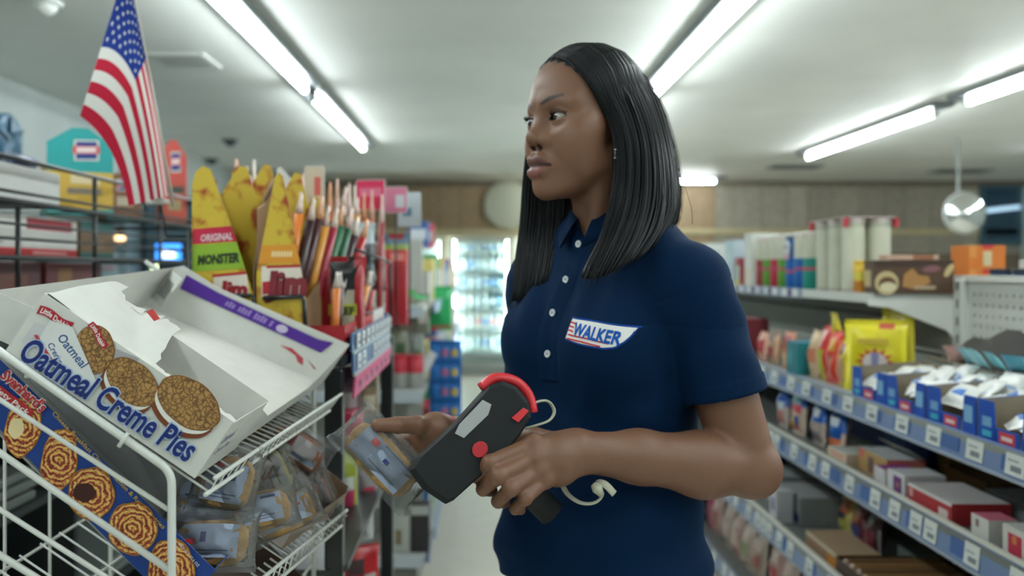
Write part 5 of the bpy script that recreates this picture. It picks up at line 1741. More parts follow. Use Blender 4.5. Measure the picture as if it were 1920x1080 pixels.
def burst(T, par):
    m = MB(T)
    pts = []
    for k in range(24):
        a = k * math.pi / 12
        r_ = .052 if k % 2 == 0 else .030
        pts.append((r_ * math.cos(a), -.034, .085 + r_ * .8 * math.sin(a)))
    m.add(pts, [tuple(range(24))], K(186, 40, 60))
    m.add([(x * .62, -.035, .085 + (z - .085) * .62) for x, _, z in pts[::2]], [tuple(range(12))], K(206, 196, 190))
    m.add([(-.008, -.036, .060), (.008, -.036, .060), (.010, -.036, .11), (-.010, -.036, .11)], [(0, 1, 2, 3)], K(130, 130, 170))
    m.build('burst_print', CARD, par)
    m = MB(T); m.box((-.045, -.036, .135), (.035, -.034, .15), K(196, 170, 60)); m.build('print', CARD, par)


bag('snack_bag', 'large bright yellow snack bag with a red burst, tallest on its shelf', (1.115, 2.42, Z), .165, .20, .055, K(216, 204, 40), [(.55, .88, .8, .96, K(190, 80, 60))], (-.55, -1, 0), sb, 91, extra=burst)
abag('yellow pouch rising behind the large bright yellow bag', 1.22, 2.50, Z, .09, .250, .04, K(206, 192, 56), [(.3, .6, .7, .9, K(220, 210, 120))], sb, seed=92, lean=-.05, turn=.9)
CB = K(14, 74, 170)


def cut_case(label, y, w=.192, x=1.016, d=.19, h=.080, marks=()):
    """shallow display case, its front cut away between two tall corners"""
    t = thing('candy_case', label, 'case', (x + d / 2, y, Z), 'blue cut candy cases')
    c = K(134, 122, 104)
    lo_ = .030
    for s_, nm in ((-1, 'corner_flap'), (1, 'corner_flap')):
        m = MB()
        a, b_ = (y - w / 2, y - w / 2 + w * .27) if s_ < 0 else (y + w / 2 - w * .33, y + w / 2)
        e = w * .05
        p4 = [(x, a, Z), (x, b_, Z), (x, b_ - (e if s_ < 0 else 0), Z + h), (x, a + (e if s_ > 0 else 0), Z + h)]
        m.add(p4 + [(x + .002, q[1], q[2]) for q in p4], [(0, 3, 2, 1), (4, 5, 6, 7), (0, 1, 5, 4), (1, 2, 6, 5), (2, 3, 7, 6), (3, 0, 4, 7)], [CB, c, CB, CB, CB, CB])
        fl_ = m.build(nm, CARD, t)
        m = MB()
        for (u0, v0, u1, v1, cc) in ([(.2, .30, .8, .75, K(120, 170, 206))] if s_ < 0 else [(.25, .35, .75, .6, K(110, 160, 200)), (.25, .1, .75, .25, K(60, 170, 190))]):
            m.add([(x - .0006, a + (b_ - a) * u0, Z + h * v0), (x - .0006, a + (b_ - a) * u1, Z + h * v0), (x - .0006, a + (b_ - a) * u1, Z + h * v1), (x - .0006, a + (b_ - a) * u0, Z + h * v1)], [(0, 3, 2, 1)], cc)
        m.build('print', CARD, fl_)
    m = MB(); m.box((x, y - w / 2 + w * .301, Z), (x + .002, y + w / 2 - w * .301, Z + lo_), CB); lf = m.build('front_lip', CARD, t)
    m = MB(); m.box((x - .0008, y - w * .14, Z + .004), (x - .0002, y + w * .12, Z + lo_ - .004), K(196, 60, 66)); m.box((x - .0010, y - w * .10, Z + .010), (x - .0007, y + w * .08, Z + .018), K(220, 200, 196)); m.build('print', CARD, lf)
    for yy in (y - w / 2, y + w / 2 - .002):
        m = MB(); m.add([(x + .0025, yy, Z), (x + d, yy, Z), (x + d, yy, Z + h * 1.15), (x + .0025, yy, Z + h * .97), (x + .0025, yy + .002, Z), (x + d, yy + .002, Z), (x + d, yy + .002, Z + h * 1.15), (x + .0025, yy + .002, Z + h * .97)],
                        [(0, 1, 2, 3), (4, 7, 6, 5), (0, 4, 5, 1), (1, 5, 6, 2), (2, 6, 7, 3), (3, 7, 4, 0)], [c, c, c, c, CB, CB]); m.build('side_panel', CARD, t)
    m = MB(); m.box((x + d, y - w / 2, Z), (x + d + .002, y + w / 2, Z + h * 1.15), c); m.build('rear_panel', CARD, t)
    m = MB(); m.box((x + .0025, y - w / 2 + .0025, Z), (x + d - .0005, y + w / 2 - .0025, Z + .0015), c); m.build('bottom_panel', CARD, t)
    return t


rb = random.Random(77)
case_y = [1.455, 1.655, 1.855, 2.055, 2.250]
for i, y in enumerate(case_y):
    cut_case(f'blue cut candy case with a red printed lip, {ORD[len(case_y) - 1 - i]} from the large yellow bag', y)
    for k in range(6):
        wv = .070
        cx_ = 1.038 + .055 * (k // 2)
        yy_ = y + (-.040 if k % 2 else .040) + rb.uniform(-.004, .004)
        zz_ = Z + .030 + .012 * (k // 2) + (.012 if i in (2, 3) else 0)
        m = MB(Matrix.Translation((cx_, yy_, zz_)) @ rotz(rb.uniform(-.5, .5) - 1.57) @ Matrix.Rotation(rb.uniform(-1.25, -.95), 4, 'X') @ Matrix.Rotation(rb.uniform(-.2, .2), 4, 'Y'))
        m.pillow(wv, .078, .028, K(208, 209, 204), art=[(.3, .35, .7, .62, K(60, 110, 180))] if k % 3 == 0 else [(.1, .2, .9, .3, K(150, 170, 200))], seed=200 + i * 5 + k, nx=7, ny=7)
        solo(m, 'candy_packet', FOIL, f'white candy packet in the {ORD[len(case_y) - 1 - i]} blue case from the yellow bag, {ORD[k]} of six', 'candy', (cx_, yy_, zz_), 'white candy packets in the blue cases')
# open dark carton lying over the cases near the pegboard
t = thing('torn_carton', 'torn dark carton with turquoise packets resting on the rear of the candy cases', 'carton', (1.285, 2.06, Z + .11))
m = MB()
base = Vector((1.285, 1.78, Z + .102))
vs, fs = [], []
for j in range(7):
    for i in range(15):
        u, v = i / 14, j / 6
        vs.append((1.222 + .055 * v + .012 * math.sin(9 * u), 1.76 + .60 * u, Z + .105 + .085 * math.sin(math.pi * min(1, u * 1.05)) ** .7 * v + .012 * math.sin(17 * u) * v))
for j in range(6):
    for i in range(14):
        a = j * 15 + i
        fs.append((a, a + 1, a + 16, a + 15))
m.add(vs, fs, K(50, 46, 42), True); m.build('torn_panel', CARD, t)
m = MB(); m.box((1.215, 1.78, Z + .1025), (1.335, 2.35, Z + .105), K(112, 98, 80)); m.build('bottom_panel', CARD, t)
for i, (y, x, c) in enumerate(((2.00, 1.175, K(110, 190, 200)), (2.06, 1.165, K(140, 200, 206)), (2.12, 1.18, K(120, 180, 190)), (1.94, 1.18, K(90, 160, 180)), (2.19, 1.18, K(190, 150, 140)), (1.87, 1.18, K(150, 206, 206)))):
    m = MB(Matrix.Translation((x + .045, y, Z + .108)) @ rotz(1.4 + .2 * i) @ Matrix.Rotation(-.7, 4, 'X'))
    m.pillow(.055, .055, .014, c, art=[(.3, .3, .7, .6, K(60, 80, 90) if i % 2 else K(206, 170, 160))], seed=300 + i, nx=6, ny=6)
    solo(m, 'candy_packet', FOIL, f'turquoise candy packet spilling from the torn dark carton, {ORD[i]} one', 'candy', (x + .045, y, Z + .108), 'turquoise packets of the torn carton')
box_('pale blue framed packet box at the near end of the candy cases', 1.17, 1.46, Z + .103, .10, .05, .07, AISLE, K(60, 110, 190), front=[(.1, .2, .9, .8, K(180, 186, 190))])

# ---------------------------------------------------------------- shelf B
Z = .823
sb = 'bags of wafers on the third shelf'
for i, (y, x, w, h, c, art, nm) in enumerate((
    (3.02, 1.055, .09, .15, K(176, 160, 150), [(0, .5, 1, 1, K(20, 80, 160)), (.2, .1, .8, .4, K(196, 120, 110)), (.2, .4, .8, .6, K(190, 200, 206))], 'blue topped with coral'),
    (2.88, 1.060, .11, .165, K(184, 166, 146), [(0, .58, 1, 1, K(24, 100, 180)), (.2, .62, .8, .8, K(120, 180, 190)), (.1, .46, .9, .62, K(190, 60, 76)), (.3, .12, .6, .42, K(200, 160, 50)), (.4, .06, .75, .2, K(170, 36, 60)), (.55, .2, .8, .38, K(30, 70, 160))], 'red and yellow marked'),
    (2.70, 1.055, .09, .15, K(166, 150, 140), [(0, .5, 1, 1, K(26, 96, 180)), (.2, .6, .8, .78, K(190, 196, 200)), (.2, .1, .8, .3, K(110, 100, 110))], 'grey with a blue tip'),
    (2.56, 1.055, .10, .14, K(186, 160, 140), [(0, .5, 1, 1, K(24, 90, 170)), (.2, .62, .8, .8, K(190, 200, 206)), (.1, .36, .9, .5, K(20, 80, 150)), (.1, .16, .9, .36, K(206, 110, 60))], 'blue and orange banded'))):
    abag(f'{nm} wafer bag on the third shelf, {ORD[i]} from its far end', x, y, Z, w, h, .05, c, art, sb, seed=110 + i)
box_('large navy carton standing behind the wafer bags', 1.26, 2.62, Z, .62, .11, .155, AISLE, K(14, 46, 110), front=[(.6, .3, .8, .6, K(40, 80, 140)), (.1, .0, .6, .12, K(90, 100, 90))])
box_('small gold carton beside the large navy one', 1.25, 2.24, Z, .06, .08, .11, AISLE, K(120, 100, 40))
box_('tan biscuit carton with a white torn top edge', 1.10, 2.30, Z, .17, .10, .062, AISLE, K(176, 142, 90), front=[(.35, .1, .55, .8, K(110, 86, 84)), (.05, .6, .2, 1, K(206, 100, 90))], side=[(0, .7, 1, 1, K(206, 120, 110))], topcol=K(190, 196, 196), flaps=(2.6, .05, K(206, 208, 204)))
box_('cream and green open biscuit tray beside the wafer bags', 1.08, 2.46, Z, .13, .12, .036, AISLE, K(206, 190, 166), front=[(0, 0, 1, .3, K(60, 140, 110)), (.2, .4, .9, .9, K(206, 160, 140))], topcol=K(196, 200, 190))
box_('brown carton with a blue flap lying behind the tan one', 1.24, 2.10, Z, .20, .12, .055, AISLE, K(110, 84, 48), flaps=(.5, .06, K(20, 90, 150)))
box_('white box with a purple square facing the aisle', 1.065, 2.10, Z, .085, .10, .058, AISLE, K(196, 196, 198), front=[(.35, .1, .85, .85, K(100, 50, 110)), (.5, .4, .7, .6, K(150, 100, 100))], side=[(.2, .3, .8, .6, K(150, 150, 160))], topcol=K(206, 206, 206))
box_('small white box with a magenta flap next to the purple squared one', 1.05, 2.185, Z, .06, .08, .05, AISLE, K(190, 188, 190), topcol=K(150, 60, 140))
box_('open grey carton with crumpled liner behind the purple squared box', 1.235, 1.88, Z, .20, .14, .050, AISLE, K(130, 138, 140), topcol=K(160, 170, 172), flaps=(2.3, .06, K(150, 160, 160)))
box_('long red and white chocolate box with a white emblem', 1.075, 1.945, Z, .19, .13, .048, AISLE, K(160, 40, 46), front=[(.72, .15, .92, .6, K(206, 190, 186)), (.04, .4, .12, .8, K(196, 150, 150)), (0, .86, 1, 1, K(206, 204, 200))], topcol=K(196, 192, 190))
box_('dark red chocolate tray behind the long red box', 1.27, 1.76, Z, .24, .11, .045, AISLE, K(104, 36, 40), front=[(.5, .1, .95, .9, K(96, 66, 44))], topcol=K(60, 30, 32))
box_('small white box with a pink lid and black corner mark', 1.045, 1.745, Z, .060, .06, .052, AISLE, K(196, 196, 190), front=[(.25, .55, .45, .85, K(120, 100, 104)), (.6, .02, 1, .2, K(40, 44, 46))], topcol=K(206, 110, 130))
box_('dark brown open tray beside the pink lidded box', 1.21, 1.60, Z, .26, .16, .042, AISLE, K(52, 40, 36), topcol=K(36, 28, 26))
box_('white box with a slanted crimson field on its front', 1.055, 1.635, Z, .066, .09, .062, AISLE, K(200, 198, 190), front=[(.25, .1, .9, .8, K(176, 38, 66)), (.45, .5, .65, .75, K(196, 120, 60))], side=[(.5, 0, .9, .3, K(180, 70, 110)), (.3, .3, .45, .9, K(150, 120, 140))], topcol=K(206, 206, 200))
box_('white printed box with a black corner, nearest on its shelf', 1.05, 1.535, Z, .085, .08, .058, AISLE, K(196, 200, 198), front=[(.1, .55, .3, .85, K(160, 120, 130)), (.35, .2, .9, .7, K(176, 180, 182)), (.8, 0, 1, .2, K(40, 42, 44))], topcol=K(170, 180, 200))

# ---------------------------------------------------------------- shelf C
Z = .499
box_('white carton with a navy square, standing at the rail of the fourth shelf', 1.045, 2.99, Z, .06, .06, .11, AISLE, K(196, 200, 204), front=[(.3, .35, .75, .75, K(26, 34, 110))])
for i, (y, w, h, c, nm) in enumerate(((3.30, .20, .105, K(146, 150, 150), 'plain grey'), (3.04, .22, .095, K(138, 144, 144), 'grey carton with a navy strip'))):
    box_(f'{nm} box on the fourth shelf', 1.17, y, Z, w, .16, h, AISLE, c, front=[(.2, .4, .3, .6, K(120, 110, 104))] if i == 0 else [(.1, .05, .95, .35, K(30, 36, 100))], topcol=K(160, 164, 164))
for i, (y, c, art, nm) in enumerate(((2.84, K(180, 170, 80), [(.1, .6, .9, 1, K(150, 80, 40)), (.2, .4, .8, .6, K(40, 40, 60))], 'yellow and brown'), (2.74, K(100, 40, 44), [(.2, .2, .8, .5, K(60, 60, 110)), (.2, .6, .8, .9, K(150, 90, 50))], 'maroon'), (2.64, K(70, 50, 50), [(.2, .2, .8, .6, K(120, 50, 56))], 'dark brown'))):
    abag(f'{nm} packet at the rear of the fourth shelf', 1.21, y, Z, .09, .12, .05, c, art, 'packets on the fourth shelf', seed=130 + i)
for i, (y, c, nm) in enumerate(((3.82, K(176, 150, 70), 'mustard'), (3.72, K(130, 110, 50), 'olive'), (3.60, K(20, 60, 110), 'navy'))):
    box_(f'tall {nm} carton deep on the fourth shelf', 1.22, y, Z, .10, .09, .19, AISLE, c, front=[(.1, .1, .4, .9, K(190, 180, 140))] if i == 0 else [])
box_('long tan bar carton at the rail with an orange edge', 1.095, 2.60, Z, .24, .13, .050, AISLE, K(150, 120, 96), front=[(0, .8, 1, 1, K(196, 186, 160)), (.7, .1, 1, .7, K(190, 130, 50))], topcol=K(176, 150, 120), side=[(0, .6, 1, 1, K(206, 140, 50))])
t = thing('bar_tray', 'brown open tray of striped snack bars on the fourth shelf', 'tray', (1.17, 2.33, Z))
T = Matrix.Translation((1.17, 2.33, Z))
for nm, lo, hi in (('bottom_panel', (-.15, -.13, 0), (.15, .13, .002)), ('side_panel', (-.15, -.13, .002), (.15, -.128, .055)), ('side_panel', (-.15, .128, .002), (.15, .13, .055)), ('front_panel', (-.152, -.13, 0), (-.1505, .13, .055)), ('rear_panel', (.1505, -.13, 0), (.152, .13, .055))):
    m = MB(T); m.box(lo, hi, K(66, 44, 36)); m.build(nm, CARD, t)
for k in range(6):
    m = MB(T @ Matrix.Translation((0, -.105 + k * .042, .004))); m.box((-.14, -.017, 0), (.14, .017, .050), K(120, 90, 62) if k % 2 else K(150, 116, 74), bevel=.008)
    solo(m, 'snack_bar', FOIL, f'{"darker" if k % 2 else "lighter"} brown snack bar in the brown open tray, {ORD[k]} from its near side', 'snack bar', (1.17, 2.225 + k * .042, Z + .004), 'snack bars in the brown tray')
box_('grey green crumpled carton behind the tan bar carton', 1.29, 2.50, Z, .10, .10, .06, AISLE, K(92, 104, 98), flaps=(2.4, .05, K(110, 120, 116)))

# ---------------------------------------------------------------- bottom shelf: clear bags with reddish print
Z = .166
rb = random.Random(55)
k = 0
for row_ in range(2):
    for i in range(11):
        y = 2.55 + i * .150 + rb.uniform(-.02, .02)
        x = 1.065 + row_ * .13
        if row_ == 0 and i == 10:
            continue
        c = [K(150, 136, 120), K(160, 130, 120), K(140, 134, 112), K(166, 150, 136)][rb.randrange(4)]
        a1 = [K(150, 70, 70), K(120, 130, 96), K(176, 160, 150), K(140, 90, 80)][rb.randrange(4)]
        abag(f'{["beige", "pinkish", "olive", "cream"][k % 4]} bag, {ORD[i]} in the {"front" if row_ == 0 else "rear"} row of the bottom shelf', x, y, Z, .115, .20 + rb.uniform(-.03, .03), .06, c, [(.15, .3, .85, .6, a1), (.2, .68, .8, .85, K(180, 160, 150)), (.3, .05, .7, .2, K(130, 100, 90))], 'bags on the bottom shelf', seed=400 + k)
        k += 1
box_('black carton standing among the bags on the bottom shelf', 1.05, 4.20, Z, .15, .09, .26, AISLE, K(46, 52, 50))
abag('magenta packet beside the black carton on the bottom shelf', 1.045, 4.0, Z, .10, .22, .05, K(150, 50, 84), [(.2, .2, .8, .5, K(110, 30, 70))], seed=480)
# ================================================================ the person (implicit surfaces, polygonised)
def np3(v):
    return np.array(v, dtype=np.float32)


def smin(a, b, k):
    h = np.maximum(k - np.abs(a - b), 0) / k
    return np.minimum(a, b) - h * h * k * .25


def smax(a, b, k):
    return -smin(-a, -b, k)


def s_sph(p, c, r):
    return np.sqrt(((p - np3(c)) ** 2).sum(1)) - r


def s_ell(p, c, r, Rm=None):
    q = p - np3(c)
    if Rm is not None:
        q = q @ np3(Rm).T
    r = np3(r)
    k0 = np.sqrt(((q / r) ** 2).sum(1))
    k1 = np.sqrt(((q / (r * r)) ** 2).sum(1)) + 1e-6
    return k0 * (k0 - 1) / k1


def s_cone(p, a, b, ra, rb):
    a, b = np3(a), np3(b)
    ab = b - a
    t = np.clip(((p - a) @ ab) / (ab @ ab), 0, 1)
    return np.sqrt(((p - a - t[:, None] * ab) ** 2).sum(1)) - (ra + (rb - ra) * t)


def s_chain(p, pts, rs, k=.004):
    d = None
    for i in range(len(pts) - 1):
        e = s_cone(p, pts[i], pts[i + 1], rs[i], rs[i + 1])
        d = e if d is None else smin(d, e, k)
    return d


def axis(*segs):
    """axis((start, step), ..., end): a rectilinear axis with its own spacing on each stretch"""
    out = []
    for i in range(len(segs) - 1):
        s, st = segs[i]
        e = segs[i + 1][0] if isinstance(segs[i + 1], tuple) else segs[i + 1]
        n = max(1, int(round((e - s) / st)))
        out.append(s + (e - s) * np.arange(n) / n)
    out.append(np.array([segs[-1]]))
    return np.concatenate(out).astype(np.float32)


def polygonise(fn, xs, ys, zs, B=6, newton=1):
    nx, ny, nz = len(xs), len(ys), len(zs)
    cx, cy, cz = [np.unique(np.append(np.arange(0, n, B), n - 1)) for n in (nx, ny, nz)]
    G = np.stack(np.meshgrid(xs[cx], ys[cy], zs[cz], indexing='ij'), -1).reshape(-1, 3)
    D = np.concatenate([fn(G[i:i + 200000]) for i in range(0, len(G), 200000)]).reshape(len(cx), len(cy), len(cz))
    grid = np.empty((nx, ny, nz), np.float32)
    todo = []
    for i in range(len(cx) - 1):
        dx = xs[cx[i + 1]] - xs[cx[i]]
        for j in range(len(cy) - 1):
            dy = ys[cy[j + 1]] - ys[cy[j]]
            for k in range(len(cz) - 1):
                dz = zs[cz[k + 1]] - zs[cz[k]]
                d = D[i:i + 2, j:j + 2, k:k + 2]
                th = 1.15 * math.sqrt(dx * dx + dy * dy + dz * dz) + .004
                sl = (slice(cx[i], cx[i + 1] + 1), slice(cy[j], cy[j + 1] + 1), slice(cz[k], cz[k + 1] + 1))
                if np.abs(d).min() < th or (d.min() < 0 < d.max()):
                    todo.append(sl)
                else:
                    grid[sl] = d.flat[0]
    pts, met = [], []
    n = 0

    def flush():
        nonlocal pts, met, n
        if not pts:
            return
        v = fn(np.concatenate(pts))
        o = 0
        for sl, shp in met:
            c = shp[0] * shp[1] * shp[2]
            grid[sl] = v[o:o + c].reshape(shp)
            o += c
        pts, met, n = [], [], 0
    for sl in todo:
        g = np.stack(np.meshgrid(xs[sl[0]], ys[sl[1]], zs[sl[2]], indexing='ij'), -1)
        met.append((sl, g.shape[:3]))
        pts.append(g.reshape(-1, 3))
        n += pts[-1].shape[0]
        if n > 300000:
            flush()
    flush()
    ins = grid < 0
    c = ins[:-1, :-1, :-1].astype(np.uint8)
    for a in (0, 1):
        for b in (0, 1):
            for d in (0, 1):
                if a + b + d:
                    c = c + ins[a:nx - 1 + a, b:ny - 1 + b, d:nz - 1 + d]
    act = (c > 0) & (c < 8)
    I = np.argwhere(act)
    vid = np.full(act.shape, -1, np.int32)
    vid[act] = np.arange(len(I))
    corners = [(a, b, d) for a in (0, 1) for b in (0, 1) for d in (0, 1)]
    val = {q: grid[I[:, 0] + q[0], I[:, 1] + q[1], I[:, 2] + q[2]] for q in corners}
    acc = np.zeros((len(I), 3), np.float32)
    cnt = np.zeros(len(I), np.float32)
    for q in corners:
        for ax in range(3):
            if q[ax] == 0:
                q2 = list(q); q2[ax] = 1; q2 = tuple(q2)
                v0, v1 = val[q], val[q2]
                cr = (v0 < 0) != (v1 < 0)
                t = np.where(cr, v0 / np.where(cr, v0 - v1, 1), 0)
                e = np.tile(np3(q), (len(I), 1))
                e[:, ax] = t
                acc += e * cr[:, None]
                cnt += cr
    loc = acc / np.maximum(cnt, 1)[:, None]
    V = np.stack([ax[I[:, i]] + loc[:, i] * (ax[np.minimum(I[:, i] + 1, len(ax) - 1)] - ax[I[:, i]]) for i, ax in enumerate((xs, ys, zs))], 1)
    Q = []
    for ax in range(3):
        lo = [slice(1, n - 1) for n in (nx, ny, nz)]
        lo[ax] = slice(0, (nx, ny, nz)[ax] - 1)
        hi = list(lo)
        hi[ax] = slice(1, (nx, ny, nz)[ax])
        a, b = ins[tuple(lo)], ins[tuple(hi)]
        E = np.argwhere(a != b)
        if not len(E):
            continue
        sgn = a[tuple(E.T)]
        off = np.array([1, 1, 1]); off[ax] = 0
        E = E + off
        u, w = [(1, 2), (2, 0), (0, 1)][ax]
        ids = []
        for du, dw in ((-1, -1), (0, -1), (0, 0), (-1, 0)):
            q = E.copy(); q[:, u] += du; q[:, w] += dw
            ids.append(vid[tuple(q.T)])
        q = np.stack(ids, 1)
        q[~sgn] = q[~sgn][:, ::-1]
        Q.append(q)
    Q = np.concatenate(Q)
    Q = Q[(Q >= 0).all(1)]
    h = .0006
    for _ in range(newton):
        d0 = fn(V)
        g = np.stack([fn(V + np3([h if i == k else 0 for i in range(3)])) - d0 for k in range(3)], 1) / h
        g2 = np.maximum((g * g).sum(1), .2)
        st = np.clip(d0 / g2, -.002, .002)
        V = V - g * st[:, None]
    return V, Q


def np_mesh(name, V, Q, mat, col, parent=None):
    me = bpy.data.meshes.new(name)
    off = np.array(OFF.get(parent.name, Vector((0, 0, 0)))) if parent else np.zeros(3)
    me.vertices.add(len(V))
    me.vertices.foreach_set('co', (V - off).astype(np.float32).ravel())
    me.loops.add(Q.size)
    me.loops.foreach_set('vertex_index', Q.astype(np.int32).ravel())
    me.polygons.add(len(Q))
    me.polygons.foreach_set('loop_start', np.arange(0, Q.size, 4, dtype=np.int32))
    me.polygons.foreach_set('use_smooth', np.ones(len(Q), bool))
    me.update(calc_edges=True)
    me.validate()
    at = me.attributes.new('Col', 'FLOAT_COLOR', 'POINT')
    at.data.foreach_set('color', np.concatenate([col, np.ones((len(V), 1))], 1).astype(np.float32).ravel())
    me.materials.append(mat)
    o = bpy.data.objects.new(name, me)
    COL.objects.link(o)
    if parent:
        o.parent = parent
        OFF[o.name] = Vector(off)
    return o


# ---- frames
BO = np.array([.186, 1.31, 0.])
BA = math.radians(48)
BD, BL = np.array([-math.sin(BA), -math.cos(BA), 0]), np.array([math.cos(BA), -math.sin(BA), 0])
HO = np.array([.1585, 1.30, 1.587])
HA = math.radians(58)
HR = np.stack([[-math.sin(HA), -math.cos(HA), 0], [math.cos(HA), -math.sin(HA), 0], [0, 0, 1]]).astype(np.float32)


def B_(f, l, z):
    return BO + BD * f + BL * l + np.array([0, 0, z])


def H_(f, l, u):
    return HO + HR[0] * f + HR[1] * l + HR[2] * u


TAB = np.array([  # height, forward offset, half width, half depth of the loose shirt
    (.62, 0, .155, .120), (.80, 0, .162, .126), (.88, .004, .166, .134), (.94, .010, .167, .138), (1.00, .010, .160, .132), (1.08, .002, .147, .120), (1.15, .000, .142, .115),
    (1.22, .000, .143, .112), (1.28, -.002, .145, .110), (1.33, -.006, .144, .102), (1.37, -.012, .136, .088), (1.405, -.018, .115, .074), (1.44, -.022, .092, .062), (1.48, -.026, .062, .056), (1.56, -.03, .05, .05)])


def tcol(z, i):
    return np.interp(z, TAB[:, 0], TAB[:, i]).astype(np.float32)


def bodyq(p):
    q = p - np3(BO)
    return q @ np3(BD), q @ np3(BL), p[:, 2]


def s_torso(p, grow=0.0):
    f, l, z = bodyq(p)
    w, d, c = tcol(z, 2) + grow, tcol(z, 3) + grow, tcol(z, 1)
    k = (np.abs(l / w) ** 2.3 + np.abs((f - c) / d) ** 2.3) ** (1 / 2.3)
    return (k - 1) * np.minimum(w, d) * .92


SHL, ELL = B_(-.012, .146, 1.360), np.array(P(1402, 872, 1.195))
SHR, ELR = B_(-.012, -.143, 1.360), np.array(P(1002, 838, 1.47))
WRL = np.array(P(1080, 847, 1.115))
WRR = np.array(P(818, 811, 1.20))

# left hand, closed round the scanner grip
LM = {'index': [P(1000, 832, 1.085), P(918, 868, 1.055), P(893, 893, 1.085), P(908, 897, 1.110)],
      'middle': [P(1003, 858, 1.078), P(935, 892, 1.045), P(906, 917, 1.075), P(922, 920, 1.108)],
      'ring': [P(1010, 882, 1.076), P(958, 916, 1.045), P(934, 940, 1.072), P(946, 942, 1.105)],
      'little': [P(1022, 900, 1.078), P(985, 934, 1.052), P(966, 954, 1.074), P(976, 956, 1.100)]}
LR = {'index': (.0105, .0095, .0085, .0075), 'middle': (.011, .0098, .0088, .0078), 'ring': (.0105, .0094, .0084, .0074), 'little': (.0092, .0082, .0073, .0066)}
LTH = [P(1050, 835, 1.120), P(1000, 818, 1.150), P(962, 822, 1.160), P(930, 834, 1.155)]
# right hand, holding the pack between thumb and fingers
RTH = [P(812, 800, 1.195), P(780, 797, 1.165), P(746, 797, 1.145), P(708, 797, 1.132)]
RM = {'index': [P(795, 812, 1.215), P(752, 828, 1.215), P(718, 838, 1.200), P(700, 842, 1.182)],
      'middle': [P(797, 832, 1.222), P(752, 854, 1.222), P(722, 866, 1.205), P(706, 868, 1.186)],
      'ring': [P(803, 850, 1.224), P(766, 878, 1.224), P(740, 890, 1.206), P(727, 890, 1.190)],
      'little': [P(812, 864, 1.222), P(785, 890, 1.222), P(764, 902, 1.206), P(753, 902, 1.192)]}
RR_ = {k: tuple(r * .97 for r in v) for k, v in LR.items()}


def sd_hands(p):
    d = None
    # left palm, thumb and fingers
    a = s_chain(p, [WRL, P(1040, 852, 1.102), P(1008, 850, 1.092)], [.0255, .026, .021], .01)
    b = s_chain(p, [WRL, P(1045, 874, 1.104), P(1016, 884, 1.090)], [.0235, .024, .017], .01)
    d = smin(a, b, .02)
    for k in LM:
        d = smin(d, s_cone(p, P(1048, 855, 1.108), LM[k][0], .016, LR[k][0] * 1.08), .010)
        d = smin(d, s_chain(p, LM[k], LR[k], .003), .006)
        d = smin(d, s_sph(p, LM[k][0] + Vector((0, -.002, .002)), LR[k][0] * 1.12), .006)
        d = smin(d, s_sph(p, LM[k][1], LR[k][1] * 1.06), .003)
    d = smin(d, s_chain(p, LTH, (.016, .0125, .0105, .009), .004), .010)
    # right
    e = s_chain(p, [WRR, P(806, 824, 1.208), P(796, 830, 1.218)], [.0225, .025, .018], .01)
    e = smin(e, s_chain(p, [WRR, P(814, 842, 1.212), P(806, 854, 1.220)], [.0225, .021, .015], .01), .018)
    for k in RM:
        e = smin(e, s_chain(p, RM[k], RR_[k], .003), .006)
    e = smin(e, s_chain(p, [P(818, 812, 1.2)] + RTH, (.017, .0155, .0125, .0108, .0085), .004), .010)
    return np.minimum(d, e)


def sd_arms(p):
    d = s_chain(p, [SHL, SHL * .55 + ELL * .45, ELL], [.054, .0465, .0405], .02)
    fore = ELL * .72 + WRL * .28 + np.array([0, 0, -.004])
    d = smin(d, s_chain(p, [ELL, fore, ELL * .35 + WRL * .65, WRL], [.0405, .0425, .033, .0255], .02), .009)
    d = smin(d, s_sph(p, ELL + np.array([.010, 0, -.010]), .033), .02)
    e = s_chain(p, [SHR, SHR * .55 + ELR * .45, ELR], [.054, .0465, .0400], .02)
    e = smin(e, s_chain(p, [ELR, ELR * .7 + WRR * .3, WRR], [.040, .0405, .0235], .02), .02)
    return np.minimum(d, e)


EYE = [(.0720, s * .0315, .0125) for s in (1, -1)]


